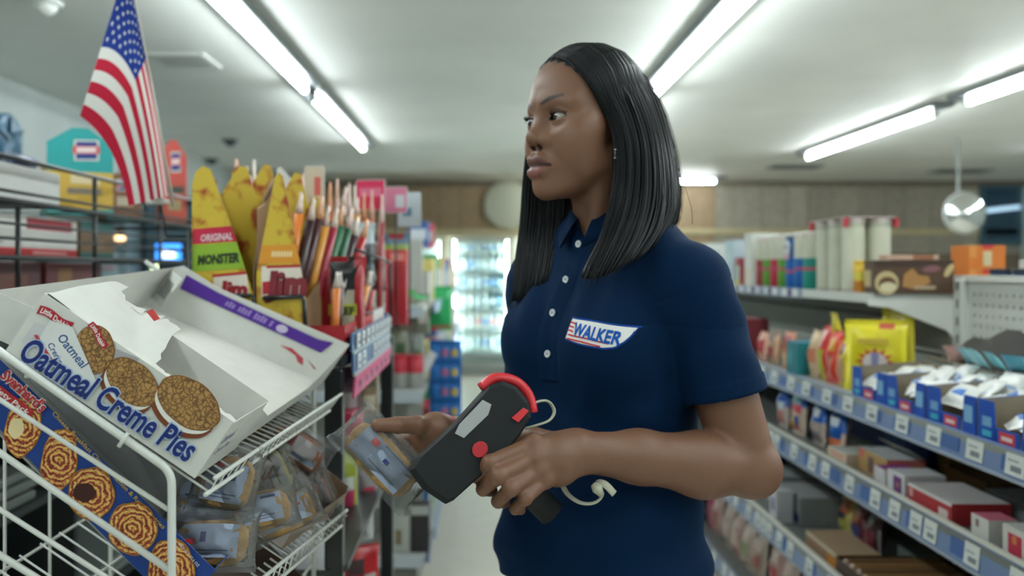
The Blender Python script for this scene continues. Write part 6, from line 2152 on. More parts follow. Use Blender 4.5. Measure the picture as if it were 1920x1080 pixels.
def sd_head(p):
    q = (p - np3(HO)) @ HR.T
    sq = q.copy()
    sq[:, 1] = np.abs(q[:, 1])           # mirrored side
    d = s_ell(q, (-.002, 0, .046), (.0945, .0735, .086))
    d = smin(d, s_ell(q, (.040, 0, -.025), (.0505, .0545, .0755)), .030)
    d = smin(d, s_cone(sq, (.006, .049, -.050), (.070, .014, -.0860), .0145, .0135), .026)
    d = smin(d, s_sph(q, (.0775, 0, -.0870), .0160), .016)
    d = smin(d, s_ell(sq, (.052, .036, -.014), (.0275, .026, .028)), .022)
    d = smin(d, s_sph(sq, (.038, .051, .000), .0155), .026)
    d = smin(d, s_cone(sq, (.0785, .010, .0340), (.060, .046, .0345), .0112, .011), .018)
    d = smax(d, -s_ell(sq, (.0940, .0325, .0120), (.0165, .0195, .0135)), .014)
    d = smin(d, s_ell(sq, (.042, .0455, -.034), (.030, .0155, .032)), .02)
    # nose
    n = s_cone(q, (.0835, 0, .017), (.0980, 0, -.010), .0068, .0085)
    n = smin(n, s_ell(q, (.0995, 0, -.0160), (.0108, .0125, .0106)), .009)
    n = smin(n, s_ell(sq, (.0885, .0140, -.0190), (.0115, .0088, .0090)), .007)
    d = smin(d, n, .011)
    # mouth
    d = smin(d, s_ell(q, (.0745, 0, -.056), (.0220, .028, .026)), .014)
    d = smin(d, s_chain(sq, [(.0950, .0005, -.0472), (.0930, .0090, -.0468), (.0845, .0240, -.0548)], [.0080, .0082, .0032], .006), .005)
    d = smin(d, s_chain(sq, [(.0945, 0, -.0650), (.0915, .0110, -.0645), (.0840, .0230, -.0580)], [.0092, .0082, .0032], .006), .005)
    d = smax(d, -s_chain(sq, [(.1045, 0, -.0560), (.1005, .011, -.0560), (.0870, .0250, -.0566)], [.0018, .0017, .0012], .002), .0042)
    d = smax(d, -s_ell(q, (.1035, 0, -.0360), (.0050, .0032, .0060)), .005)
    d = smax(d, -s_ell(sq, (.0925, .0080, -.0280), (.0056, .0038, .0042)), .0030)
    # lids round the eye, opened along an almond
    lid = None
    for i, e in enumerate(EYE):
        ball = s_sph(q, e, .0136)
        d = smin(d, ball, .007)
        y = (q[:, 1] - e[1]) * (1 if i == 0 else -1)      # outwards
        t = (y + .0005) / .0140
        up = .0056 * np.sqrt(np.maximum(0, 1 - np.clip(t, -1, 1) ** 2)) + .0012 * t
        dn = -.0042 * np.sqrt(np.maximum(0, 1 - np.clip(t * .98, -1, 1) ** 2)) + .0012 * t
        u = q[:, 2] - e[2]
        gap = np.maximum(np.maximum(u - up, dn - u), np.abs(t) * .0140 - .0140)
        gap = np.maximum(gap, s_sph(q, (e[0] + .006, e[1], e[2]), .0155))
        d = smax(d, -gap, .0010)
        cre = s_chain(sq if i == 0 else sq, [(.0830, .0200, .0190), (.0845, .0300, .0232), (.0740, .0455, .0175)], [.0008, .0009, .0007], .001)
    d = smax(d, -cre, .0028)
    # ears
    Rm = np.array([[math.cos(.4), math.sin(.4), 0], [-math.sin(.4), math.cos(.4), 0], [0, 0, 1]])
    ear = s_ell(sq, (-.006, .0735, .002), (.0165, .0055, .0290), Rm)
    ear = smax(ear, -s_ell(sq, (-.003, .0800, .006), (.0100, .0055, .0165), Rm), .005)
    ear = smin(ear, s_sph(sq, (.000, .0705, -.0235), .0070), .008)
    d = smin(d, ear, .007)
    return d


NK0, NK1 = H_(-.016, 0, -.040), B_(-.030, 0, 1.43)


def sd_body(p):
    d = np.full(len(p), .4, np.float32)
    z = p[:, 2]
    m = z > 1.40
    if m.any():
        q = p[m]
        h = sd_head(q)
        h = smin(h, s_cone(q, NK0, NK1, .0490, .0540), .022)
        st = s_cone(q, H_(-.004, .046, -.045), B_(.038, .010, 1.43), .011, .010)
        h = smin(h, st, .02)
        d[m] = h
    m = (z > .80) & (z < 1.56)
    if m.any():
        q = p[m]
        t = smin(s_torso(q, -.018), s_cone(q, B_(-.03, 0, 1.36), B_(-.03, 0, 1.45), .058, .052), .03)
        t = smax(t, (.90 - q[:, 2]), .01)
        a = np.minimum(sd_arms(q), 9)
        t = smin(t, a, .012)
        hm = q[:, 0] < WRL[0] + .12
        hh = np.full(len(q), .4, np.float32)
        if hm.any():
            hh[hm] = sd_hands(q[hm])
        t = smin(t, hh, .012)
        d[m] = smin(d[m], t, .02)
    return d


xs = axis((-.17, .0018), (.285, .003), .50)
ys = axis((.99, .0018), (1.42, .0032), 1.62)
zs = axis((.86, .004), (1.05, .0021), (1.20, .004), (1.40, .0025), (1.462, .00135), (1.628, .0026), 1.75)
V, Q = polygonise(sd_body, xs, ys, zs)
# skin colours: lips, brows, lash line, hairline stubble
hq = (V.astype(np.float32) - np3(HO)) @ HR.T
sk = np.tile(np3(lin((117, 83, 63))), (len(V), 1))
sq = hq.copy(); sq[:, 1] = np.abs(sq[:, 1])


def blend(col, w):
    global sk
    w = np.clip(w, 0, 1)[:, None]
    sk = sk * (1 - w) + np3(lin(col)) * w


def curve_d(q, pts, rs):
    return s_chain(q, pts, rs, .0005)


inface = hq[:, 0] > .03
blend((128, 88, 66), np.exp(-((sq - np3((.07, .038, -.018))) ** 2).sum(1) / .0009) * .4)
up = curve_d(sq, [(.100, 0, -.0495), (.098, .0090, -.0487), (.086, .0250, -.0560)], [.0072, .0076, .0020])
lo = curve_d(sq, [(.100, 0, -.0650), (.096, .0110, -.0644), (.085, .0240, -.0580)], [.0086, .0076, .0020])
blend((98, 62, 56), np.where(inface, .0012 - up, -1) / .0020)
blend((122, 76, 70), np.where(inface, .0010 - lo, -1) / .0020)
seam = curve_d(sq, [(.1000, 0, -.0562), (.0970, .011, -.0562), (.0850, .0250, -.0568)], [.0012, .0012, .0010])
blend((46, 27, 25), np.where(inface, .0012 - seam, -1) / .0016)
br = curve_d(sq, [(.0935, .0135, .0335), (.0900, .0250, .0390), (.0780, .0410, .0425), (.0500, .0600, .0375)], [.0017, .0025, .0020, .0006])
rng = np.random.RandomState(3)
blend((38, 29, 26), np.where(inface, .0022 - br, -1) / .0024 * .95)
for i, e in enumerate(EYE):
    y = (hq[:, 1] - e[1]) * (1 if i == 0 else -1)
    t = np.clip((y + .0005) / .0140, -1.15, 1.15)
    u = hq[:, 2] - e[2]
    root = np.sqrt(np.maximum(0, 1 - np.clip(t, -1, 1) ** 2))
    near = (np.abs(t) < 1.12) & inface
    blend((22, 17, 17), np.where(near, .0020 - np.abs(u - (.0060 * root + .0012 * t)), -1) / .0016)
    blend((60, 42, 36), np.where(near, .0011 - np.abs(u - (-.0044 * root + .0012 * t)), -1) / .0014)
nost = np.sqrt(((sq - np3((.0925, .0080, -.0282))) ** 2).sum(1))
blend((34, 22, 20), (.0064 - nost) / .0026)
hl = hq[:, 0] - .72 * hq[:, 2] - .004
wob = .004 * np.sin(hq[:, 1] * 260) * np.sin(hq[:, 2] * 190)
blend((24, 23, 24), np.where(hq[:, 2] > -.02, (.004 - hl + wob) / .016, -1))
# nails
for ch, r in [(LM[k], LR[k][3]) for k in LM] + [(RTH, .0085)]:
    tip = np3(ch[3])
    dd = np.sqrt(((V - tip) ** 2).sum(1))
SKIN, nt, b = new_mat('skin')
a = nt.nodes.new('ShaderNodeAttribute'); a.attribute_name = 'Col'
nt.links.new(a.outputs['Color'], b.inputs['Base Color'])
b.inputs['Roughness'].default_value = .46
b.inputs['Specular IOR Level'].default_value = .42
b.inputs['Subsurface Weight'].default_value = .08
b.inputs['Subsurface Radius'].default_value = (.012, .005, .003)
b.inputs['Subsurface Scale'].default_value = .4
tc = nt.nodes.new('ShaderNodeTexCoord')
no = nt.nodes.new('ShaderNodeTexNoise'); no.inputs['Scale'].default_value = 420; no.inputs['Detail'].default_value = 3
nt.links.new(tc.outputs['Object'], no.inputs['Vector'])
bp = nt.nodes.new('ShaderNodeBump'); bp.inputs['Strength'].default_value = .12; bp.inputs['Distance'].default_value = .0015
nt.links.new(no.outputs['Fac'], bp.inputs['Height']); nt.links.new(bp.outputs[0], b.inputs['Normal'])
person = thing('person', 'woman in navy polo shirt with straight dark hair holding a scanner and a wrapped pastry', 'person', (BO[0], BO[1], 0))
body = np_mesh('body', V, Q, SKIN, sk, person)

# eyes
for i, e in enumerate(EYE):
    gx = np.array([.93, -.20 if i == 0 else -.20, .02])
    look = HR.T @ np3(gx / np.linalg.norm(gx))
    look = Vector(look).normalized()
    c = Vector(H_(*e))
    side = look.cross(Vector((0, 0, 1))).normalized()
    T = frame(c, side, side.cross(look) * -1, look)
    m = MB(T)
    r = .0126
    prof, cols = [], []
    angs = [3.1, 2.6, 2.0, 1.5, 1.1, .8, .62, .56, .50, .42, .34, .27, .22, .15, .02]
    for k, an in enumerate(angs):
        bul = 1.0 + (.05 * max(0, (.55 - an) / .55))
        prof.append((r * bul * math.sin(an), r * bul * math.cos(an)))
        if k:
            mid = (angs[k - 1] + an) / 2
            cols.append(K(150, 144, 138) if mid > .53 else (K(20, 13, 10) if mid > .47 else (K(40, 25, 17) if mid > .24 else K(5, 5, 6))))
    m.lathe(prof, n=28, cols=cols)
    m.build('eye', MATS.get('eyeball') or attr_mat('eyeball', .06, spec=.6), person)
    # upper lashes: short curved hairs along the lid edge
    m = MB()
    for k in range(19):
        t = -1 + 2 * k / 18
        s_ = (1 if i == 0 else -1)
        y = t * .0135
        uu = .0058 * math.sqrt(max(0, 1 - t * t)) + .0012 * t
        dx = math.sqrt(max(1e-6, .0140 ** 2 - y * y - uu * uu))
        a0 = np.array([e[0] + dx - .0003, e[1] + s_ * y, e[2] + uu])
        dirv = np.array([.0040, s_ * (.0015 + .0042 * t), .0030])
        m.tube([H_(*a0), H_(*(a0 + dirv * .6)), H_(*(a0 + dirv * 1.15 + np.array([0, 0, .0012])))], [.0006, .0004, .00015], K(12, 11, 12), n=4)
    m.build('eyelash', MATS['matte_paint'], person)
# earring: small drop with sparkling stones
ep = Vector(P(1153, 286, 1.216))
m = MB(); m.tube([ep + Vector((0, 0, .006)), ep, ep + Vector((0, 0, -.010))], .0008, K(190, 195, 195), n=6)
er = m.build('earring', CHROME, person)
for dz in (.004, -.008):
    m = MB(); m.lathe([(.0004, -.0024), (.0022, -.001), (.0024, .0008), (.0004, .0024)], n=8, col=K(235, 240, 240), base=ep + Vector((0, -.001, dz)), smooth=False)
    m.build('stone', CHROME, er)

# ---------------------------------------------------------------- polo shirt
def folds(p):
    f, l, z = bodyq(p)
    w = np.zeros(len(p), np.float32)
    # drape from the bust and pull towards the waist
    s = z + .35 * l - .25 * f
    w += .0030 * np.sin(95 * (z + .6 * l + .012 * np.sin(40 * l))) * np.exp(-((z - 1.10) / .07) ** 2) * np.clip((f + .02) / .08, 0, 1)
    w += .0045 * np.sin(62 * (z - .30 * l + .02 * np.sin(28 * l + 1))) * np.exp(-((z - .96) / .06) ** 2)
    w += .0026 * np.sin(70 * (z * .7 - l * 1.1) + 1.2) * np.exp(-((z - 1.20) / .06) ** 2 - ((l - .10) / .07) ** 2)
    w += .0022 * np.sin(120 * (l + .35 * z)) * np.exp(-((z - 1.34) / .05) ** 2) * np.clip(f / .05, 0, 1)
    return w


ARM = (ELL - SHL) / np.linalg.norm(ELL - SHL)
ARMR = (ELR - SHR) / np.linalg.norm(ELR - SHR)
HEMN = np3(ARM * .97 + np.array([-.05, .0, .0]) + np.array([0, 0, -.10])); HEMN /= np.linalg.norm(HEMN)
HEMC = np3(P(1366, 742, 1.19))


def sd_shirt(p):
    f, l, z = bodyq(p)
    d = s_torso(p)
    bl = np.stack([f, np.abs(l), z], 1)
    d = smin(d, s_ell(bl, (.066, .066, 1.270), (.060, .062, .062)), .05)
    d = smin(d, s_ell(np.stack([f, l, z], 1), (-.06, 0, 1.31), (.06, .12, .10)), .05)
    # blouse over the waistband
    d = d + folds(p)
    # shoulder yoke
    for S_, side in ((SHL, 1), (SHR, -1)):
        d = smin(d, s_cone(p, B_(-.030, side * .050, 1.428), S_ + np.array([0, 0, -.006]), .034, .051), .04)
    # sleeves
    for S_, A_, hc, hn in ((SHL, ARM, HEMC, HEMN), (SHR, ARMR, np3(SHR + ARMR * .19), np3(ARMR))):
        E_ = S_ + A_ * .235
        sl = s_cone(p, S_, E_, .0580, .0570)
        tpar = (p - np3(S_)) @ np3(A_)
        lat = np.cross(np3(A_), np3((0, 0, 1)))
        lat /= np.linalg.norm(lat)
        sl = sl + .0024 * np.sin(70 * tpar + 55 * ((p - np3(S_)) @ lat)) * np.exp(-((tpar - .07) / .07) ** 2)
        sl = sl - .0016 * (np.abs((p - hc) @ hn + .0115) < .011)
        sl = smax(sl, (p - hc) @ hn, .004)
        inner = s_cone(p, S_, S_ + A_ * .32, .0515, .0515)
        inner = np.maximum(inner, -((p - hc) @ hn + .035))
        sl = smax(sl, -inner, .003)
        d = smin(d, sl, .016)
        # armhole seam
        g = np.abs(tpar - .012) - .0012
        d = d + .0012 * np.clip(1 - np.abs(tpar - .010) / .003, 0, 1) * (np.abs(l) > .12) * (z > 1.28)
    # neck opening and hem
    d = smax(d, -s_cone(p, B_(-.022, 0, 1.44), B_(-.030, 0, 1.6), .056, .064), .006)
    op = s_cone(p, B_(.04, 0, 1.452), B_(.10, 0, 1.40), .020, .004)
    d = smax(d, -op, .004)
    d = smax(d, z - 1.475, .006)
    hem = .908 + .02 * np.cos(2.0 * np.arctan2(l, f)) + .048 * np.clip(-f / .1, 0, 1)
    d = smax(d, hem - z, .008)
    d = smax(d, -np.maximum(s_torso(p, -.012), z - (hem + .05)), .003)
    return d


sx, sy, sz = axis((-.02, .0036), .47), axis((1.03, .0036), 1.60), axis((.84, .0036), 1.50)
SV, SQ = polygonise(sd_shirt, sx, sy, sz, newton=1)
NAVY = (0, 30, 60)
SHIRT = attr_mat('polo_pique', .78, bump=.25, bscale=700, spec=.10)
SHIRT.node_tree.nodes['Principled BSDF'].inputs['Sheen Weight'].default_value = .06
SHIRT.node_tree.nodes['Principled BSDF'].inputs['Sheen Roughness'].default_value = .4
SHIRT.node_tree.nodes['Principled BSDF'].inputs['Sheen Tint'].default_value = (.3, .5, .8, 1)
shirt = np_mesh('polo_shirt', SV, SQ, SHIRT, np.tile(np3(lin(NAVY)), (len(SV), 1)), person)
shirt_bvh = BVHTree.FromPolygons([tuple(v) for v in SV], [tuple(q) for q in SQ])


def on_shirt(pt, direction, lift):
    d = Vector(direction).normalized()
    h = shirt_bvh.ray_cast(Vector(pt) - d * .4, d)
    if h[0] is None:
        return None
    return h[0] - d * lift


FW = Vector(BD)
LF = Vector(BL)


def front_pt(l, z, lift=.0):
    q = on_shirt(Vector(B_(.0, l, z)), -FW, lift)
    return q if q is not None else Vector(B_(.1, l, z))


# placket: double strip down the front
m = MB()
zz = [1.435 - .215 * k / 24 for k in range(25)]
PLC = -.004
for (l0, l1, li, s_) in ((-.018, .018, .0030, 0),):
    rows = []
    for z in zz:
        rows.append([front_pt(PLC + l0 + (l1 - l0) * i / 6, z, (li if 0 < i < 6 else .0002)) for i in range(7)])
    vs = [p for r_ in rows for p in r_]
    fs = [(j * 7 + i, (j + 1) * 7 + i, (j + 1) * 7 + i + 1, j * 7 + i + 1) for j in range(24) for i in range(6)]
    m.add(vs, fs, lin(NAVY) + (1,), True)
m.build('placket', SHIRT, person)
for k, z in enumerate((1.418, 1.365, 1.317, 1.258)):
    c = front_pt(PLC, z, .0045)
    nrm = (FW * .97 + Vector((0, 0, .1))).normalized()
    m = MB(frame(c, LF, nrm.cross(LF) * 1, nrm))
    m.lathe([(.0050, -.0015), (.0056, -.0003), (.0054, .0008), (.0042, .0010), (.0036, .0004), (.0013, .0004)], n=16, col=K(196, 204, 206))
    bt = m.build('button', PLASTIC, person)
    m = MB(frame(c, LF, nrm.cross(LF), nrm)); m.lathe([(.0012, .0003), (.0012, .0007)], n=8, col=K(50, 70, 100)); m.build('thread', CLOTH, bt)
# collar
m = MB()
rows = []
N = 40
for k in range(N + 1):
    a = math.radians(14 + (332) * k / N)          # from just left of the front round the nape
    front = max(0, math.cos(a)) ** 6
    nape = max(0, -math.cos(a))
    rr = 1.0
    cxy = lambda r_, z, f0: Vector(B_(f0 + r_ * math.cos(a), r_ * 1.02 * math.sin(a), z))
    zt = 1.470 + .022 * nape - .020 * front
    rows.append([cxy(.060, zt - .03, -.026 + .006 * front), cxy(.061, zt, -.026 + .010 * front), cxy(.064, zt + .002, -.026 + .012 * front), cxy(.074, zt - .014, -.026 + .016 * front),
                 cxy(.084, zt - .030 - .012 * front, -.026 + .026 * front), cxy(.081, zt - .032 - .012 * front, -.026 + .025 * front), cxy(.070, zt - .014, -.026 + .012 * front)])
vs = [p for r_ in rows for p in r_]
fs = [(j * 7 + i, j * 7 + i + 1, (j + 1) * 7 + i + 1, (j + 1) * 7 + i) for j in range(N) for i in range(6)]
m.add(vs, fs, lin(NAVY) + (1,), True)
m.build('collar', SHIRT, person)

# chest patch: white pennant with red stripes and blue name
pc = P(1123, 624, 1.17)
uh = (P(1190, 620, 1.1) - P(1062, 612, 1.2))
U_ = (LF * .97 + Vector((0, 0, -.045))).normalized()
V_ = Vector((0, 0, 1))
PW, PH = .118, .034


def patch_map(lift):
    def g(a, b):
        base = Vector(B_(0, .083, 1.292)) + LF * a * .80 + Vector((0, 0, b - a * .10))
        q = on_shirt(base, -FW, lift)
        return q if q is not None else base + FW * .1
    return g


def patch_poly(mb, poly, lift, col, n=26):
    """fills a 2-D outline (a over b monotone) with a fine strip so that it follows the cloth"""
    g = patch_map(lift)
    lo_, hi_ = min(p[0] for p in poly), max(p[0] for p in poly)

    def yr(x):
        ys_ = []
        for i in range(len(poly)):
            (x0, y0), (x1, y1) = poly[i], poly[(i + 1) % len(poly)]
            if min(x0, x1) <= x <= max(x0, x1) and x0 != x1:
                ys_.append(y0 + (y1 - y0) * (x - x0) / (x1 - x0))
        return min(ys_), max(ys_)
    vs, fs = [], []
    R_ = 5
    for i in range(n + 1):
        x = lo_ + (hi_ - lo_) * min(max(i / n, 1e-4), 1 - 1e-4)
        y0, y1 = yr(x)
        for j in range(R_ + 1):
            vs.append(g(x, y0 + (y1 - y0) * j / R_))
    for i in range(n):
        for j in range(R_):
            a_ = i * (R_ + 1) + j
            fs.append((a_, a_ + R_ + 1, a_ + R_ + 2, a_ + 1))
    mb.add(vs, fs, col, True)


arc = lambda x: .0035 * (1 - (x / .06) ** 2)
outl = [(-.060, -.0165), (-.052, .0165)] + [(-.052 + .112 * k / 8, .0165 + .0015 * math.sin(math.pi * k / 8)) for k in range(1, 9)] + [(.0595, .010), (.052, -.004), (.040, -.0150), (.022, -.0185), (-.02, -.0185)]
m = MB(); patch_poly(m, outl, .0012, K(20, 62, 140)); pa = m.build('logo_patch', CLOTH, person)
inl = [(x * .955 , y * .86) for x, y in outl]
m = MB(); patch_poly(m, inl, .0018, K(226, 226, 222)); m.build('patch_field', CLOTH, pa)
m = MB()
for k in range(5):
    b0 = .0100 - k * .0056
    xa = -.0535 - .002 * (k * .5 - 1)
    xb = (-.036, -.037, -.037, .030, .018)[k]
    b1 = b0 - .0022
    patch_poly(m, [(xa, b1), (xa + .001, b0), ((xa + xb) / 2, b0 + .0006), (xb, b0 - (.0014 if k > 2 else 0)), (xb, b1 - (.0014 if k > 2 else 0)), ((xa + xb) / 2, b1 + .0006)], .0024, K(196, 58, 62), n=14)
m.build('stripe', CLOTH, pa)
m = MB()
g = patch_map(.0028)
v, f_ = text_geo('WALKER', .035, .18)
wid = v[:, 0].max()
m.add([g(-.036 + x / wid * .082, -.0065 + y * .0245 - (.0 + (x / wid) * .0028)) for x, y, _ in v], f_, K(24, 84, 170))
m.build('lettering', CLOTH, pa)

# ---------------------------------------------------------------- trousers and shoes (below the frame)
m = MB()
def leg(side):
    pts = [B_(0, side * .06, .93), B_(.0, side * .085, .80), B_(.01, side * .09, .48), B_(0, side * .092, .10)]
    return [Vector(p) for p in pts]
tr = MB()
tv, tq = polygonise(lambda p: smin(smin(np.maximum(s_torso(p, -.0145), p[:, 2] - .975), s_chain(p, leg(1), [.09, .095, .066, .058], .03), .03), s_chain(p, leg(-1), [.09, .095, .066, .058], .03), .02) , axis((-.05, .01), .42), axis((1.05, .01), 1.60), axis((.02, .01), 1.0), newton=1)
np_mesh('trousers', tv, tq, CLOTH, np.tile(np3(lin((176, 164, 138))), (len(tv), 1)), person)
for side in (1, -1):
    m = MB()
    a0 = Vector(B_(-.02, side * .092, .055)); b0 = Vector(B_(.14, side * .10, .035))
    m.tube([a0 + Vector((0, 0, .06)), a0, (a0 + b0) / 2, b0, b0 + FW * .04], [.045, .052, (.046, .040), (.044, .032), (.02, .02)], K(36, 36, 38), n=14)
    m.build('shoe', RUBBER, person)

# ---------------------------------------------------------------- hair
HAIR, nt, b = new_mat('hair')
b.inputs['Base Color'].default_value = K(13, 16, 18)
b.inputs['Roughness'].default_value = .42
b.inputs['Specular IOR Level'].default_value = .20
b.inputs['Anisotropic'].default_value = .5
HG_near = [
    [(1035, 118, 1.285), (1080, 150, 1.250), (1112, 185, 1.232), (1147, 236, 1.222), (1154, 300, 1.216), (1148, 370, 1.208), (1128, 440, 1.185), (1100, 495, 1.150), (1084, 536, 1.135)],
    [(1048, 108, 1.292), (1098, 130, 1.250), (1140, 180, 1.226), (1170, 245, 1.212), (1178, 310, 1.206), (1170, 380, 1.198), (1150, 445, 1.170), (1126, 498, 1.140), (1108, 537, 1.128)],
    [(1064, 98, 1.300), (1125, 115, 1.262), (1175, 172, 1.232), (1206, 250, 1.214), (1214, 320, 1.206), (1210, 385, 1.198), (1192, 440, 1.172), (1168, 485, 1.145), (1146, 518, 1.133)],
    [(1082, 93, 1.310), (1150, 107, 1.280), (1203, 168, 1.250), (1232, 250, 1.232), (1243, 325, 1.224), (1242, 385, 1.216), (1230, 430, 1.196), (1208, 468, 1.172), (1190, 494, 1.155)],
    [(1098, 91, 1.322), (1168, 106, 1.302), (1222, 168, 1.280), (1254, 258, 1.266), (1268, 335, 1.258), (1270, 385, 1.252), (1264, 415, 1.246), (1250, 440, 1.236), (1236, 460, 1.228)],
    [(1106, 92, 1.350), (1178, 112, 1.345), (1232, 180, 1.340), (1262, 270, 1.335), (1275, 345, 1.335), (1276, 385, 1.335), (1274, 405, 1.335), (1270, 418, 1.335), (1264, 430, 1.335)],
    [(1100, 95, 1.380), (1165, 118, 1.390), (1215, 190, 1.395), (1243, 275, 1.400), (1258, 345, 1.400), (1260, 385, 1.400), (1258, 402, 1.400), (1254, 415, 1.400), (1248, 425, 1.400)]]
HG_far = [
    [(1030, 121, 1.300), (1008, 156, 1.325), (998, 200, 1.345), (987, 270, 1.362), (980, 340, 1.366), (975, 410, 1.360), (968, 475, 1.345), (962, 535, 1.325), (957, 580, 1.310)],
    [(1040, 112, 1.310), (1018, 150, 1.345), (1008, 210, 1.365), (999, 280, 1.378), (992, 345, 1.378), (988, 410, 1.365), (982, 475, 1.340), (975, 535, 1.318), (970, 578, 1.305)],
    [(1052, 104, 1.320), (1035, 145, 1.365), (1026, 215, 1.385), (1020, 290, 1.392), (1016, 350, 1.388), (1012, 410, 1.370), (1006, 465, 1.340), (1000, 520, 1.310), (994, 562, 1.296)],
    [(1066, 98, 1.335), (1058, 145, 1.385), (1052, 220, 1.402), (1048, 295, 1.405), (1046, 350, 1.400), (1042, 405, 1.378), (1036, 450, 1.345), (1026, 500, 1.306), (1016, 545, 1.288)],
    [(1085, 95, 1.355), (1085, 145, 1.400), (1082, 220, 1.420), (1080, 300, 1.425), (1078, 360, 1.420), (1075, 410, 1.400), (1066, 450, 1.365), (1054, 490, 1.320), (1040, 530, 1.290)],
    [(1098, 95, 1.37), (1130, 135, 1.42), (1150, 210, 1.435), (1165, 290, 1.440), (1172, 350, 1.440), (1172, 390, 1.44), (1165, 420, 1.43), (1155, 440, 1.42), (1148, 455, 1.41)],
    [(1100, 95, 1.38), (1165, 125, 1.40), (1205, 195, 1.415), (1230, 280, 1.418), (1245, 345, 1.416), (1248, 385, 1.415), (1245, 402, 1.413), (1240, 416, 1.410), (1232, 428, 1.405)]]


def guide(gs, a, n):
    x = a * (len(gs) - 1)
    k = min(int(x), len(gs) - 2)
    t = x - k
    A, B2 = gs[k], gs[k + 1]
    return spline([P(*[A[i][j] * (1 - t) + B2[i][j] * t for j in range(3)]) for i in range(len(A))], n)


hr = random.Random(21)
m = MB()
AX = Vector((HO[0] + .035, HO[1] + .02, 0))


def sd_scalp(p):
    q = (p - np3(HO)) @ HR.T
    d = s_ell(q, (-.004, 0, .046), (.0965, .0765, .0885))
    return smin(d, s_ell(q, (-.035, 0, -.03), (.060, .066, .09)), .03)


NS = 22
strands = []
for gs, cnt in ((HG_near, 1050), (HG_far, 700)):
    for s_ in range(cnt):
        a = (s_ + hr.random()) / cnt
        layer = hr.random() ** .8
        g_ = guide(gs, a, NS)
        ph, am = hr.uniform(0, 6.28), hr.uniform(.0005, .0020)
        row_ = []
        for i, q in enumerate(g_):
            t = i / NS
            inw = (Vector((AX.x, AX.y, q.z)) - q)
            inw.z = 0
            inw = inw.normalized() if inw.length > .02 else Vector((0, 0, 0))
            q = q + inw * (.001 + .012 * layer) * min(1, .25 + t * 1.4)
            row_.append(q + Vector((math.sin(ph + t * 7), math.cos(ph * 1.7 + t * 6), .4 * math.sin(ph + 5 * t))) * am * (0.3 + t))
        strands.append((row_, 1 - .06 * hr.random() ** 2, hr.uniform(.0022, .0034), hr.uniform(.0012, .0050)))
allp = np.array([[q[:] for q in s_[0]] for s_ in strands], np.float32)
flat_ = allp.reshape(-1, 3)
lift = np.repeat(np.array([s_[3] for s_ in strands], np.float32), NS + 1)
for _ in range(3):
    d0 = sd_scalp(flat_)
    gr = np.stack([sd_scalp(flat_ + np3([.001 if i == k else 0 for i in range(3)])) - d0 for k in range(3)], 1) / .001
    gr /= np.maximum(np.sqrt((gr * gr).sum(1)), .3)[:, None]
    flat_ = flat_ + gr * np.clip(lift * np.tile(np.minimum(1, .15 + np.arange(NS + 1) / NS * 6), len(strands)).astype(np.float32) - d0, 0, .02)[:, None]
allp = flat_.reshape(allp.shape)
for (row_, ln, w0, _), pp in zip(strands, allp):
    lm = int(NS * ln) + 1
    rr = []
    for i in range(lm):
        t = i / NS
        w = w0 * min(1, .25 + t * 5) * (1 - .30 * t) * (1 - .6 * max(0, (t - .84) / .16))
        rr.append((w, w * .5))
    m.tube([Vector(q) for q in pp[:lm]], rr, (0, 0, 0, 1), n=5)
# fine stray hairs along the outside
for s_ in range(46):
    gs = HG_near if s_ % 3 else HG_far
    g_ = guide(gs, hr.random() if s_ % 3 else hr.random() * .3, 20)
    ph = hr.uniform(0, 6.28)
    o_ = hr.uniform(.001, .0045)
    pts = []
    for i, q in enumerate(g_[2:]):
        t = i / 18
        ou = (q - Vector((AX.x, AX.y, q.z))); ou.z = 0
        pts.append(q + ou.normalized() * (o_ * math.sin(min(1, t * 1.6) * 2.2 + .2)) + Vector((math.sin(ph + 5 * t), 0, 0)) * .0015)
    m.tube(pts, .00035, (0, 0, 0, 1), n=3)
# long stray hair standing off at the back
m.tube(spline([P(1262, 290, 1.27), P(1284, 350, 1.27), P(1296, 390, 1.27), P(1298, 420, 1.27)], 12), .0004, (0, 0, 0, 1), n=3)
m.build('hair', HAIR, person)


def sd_cap(p):
    q = (p - np3(HO)) @ HR.T
    d = s_ell(q, (-.004, 0, .046), (.0965, .0765, .0885))
    d = smin(d, s_ell(q, (-.035, 0, -.03), (.060, .066, .09)), .03)
    hl = q[:, 0] - .74 * q[:, 2] - .003 + .02 * np.clip(-q[:, 2] / .03, 0, 1)
    sk_ = s_ell(q, (-.002, 0, .046), (.0945, .0735, .086))
    d = smax(d, hl, .006)
    d = d + .0008 * np.sin(q[:, 1] * 420 + 3 * np.sin(q[:, 0] * 30)) * np.clip(q[:, 2] / .05, 0, 1)
    return d


hx, hy, hz = axis((.03, .003), .30), axis((1.18, .003), 1.45), axis((1.44, .003), 1.75)
cv, cq = polygonise(sd_cap, hx, hy, hz)
np_mesh('scalp_hair', cv, cq, HAIR, np.zeros((len(cv), 3)), person)
# ================================================================ coolers along the rear wall
LIT = emit_mat('cooler_tube', (.86, 1.0, .98), 70.0)
CYF, CYB = 11.2, 11.94
doors = [(-1.27, -.53), (-.47, .36), (.42, 1.25), (1.31, 2.14)]
co = thing('drinks_cooler', 'long glass door drinks cooler full of bottles along the rear wall', 'cooler', (.4, 11.5, 0))


def cb(lo, hi, name, col=K(186, 192, 186), mat=PAINT, bevel=.0, par=None):
    m = MB(); m.box(lo, hi, col, bevel=bevel)
    return m.build(name, mat, par or co)


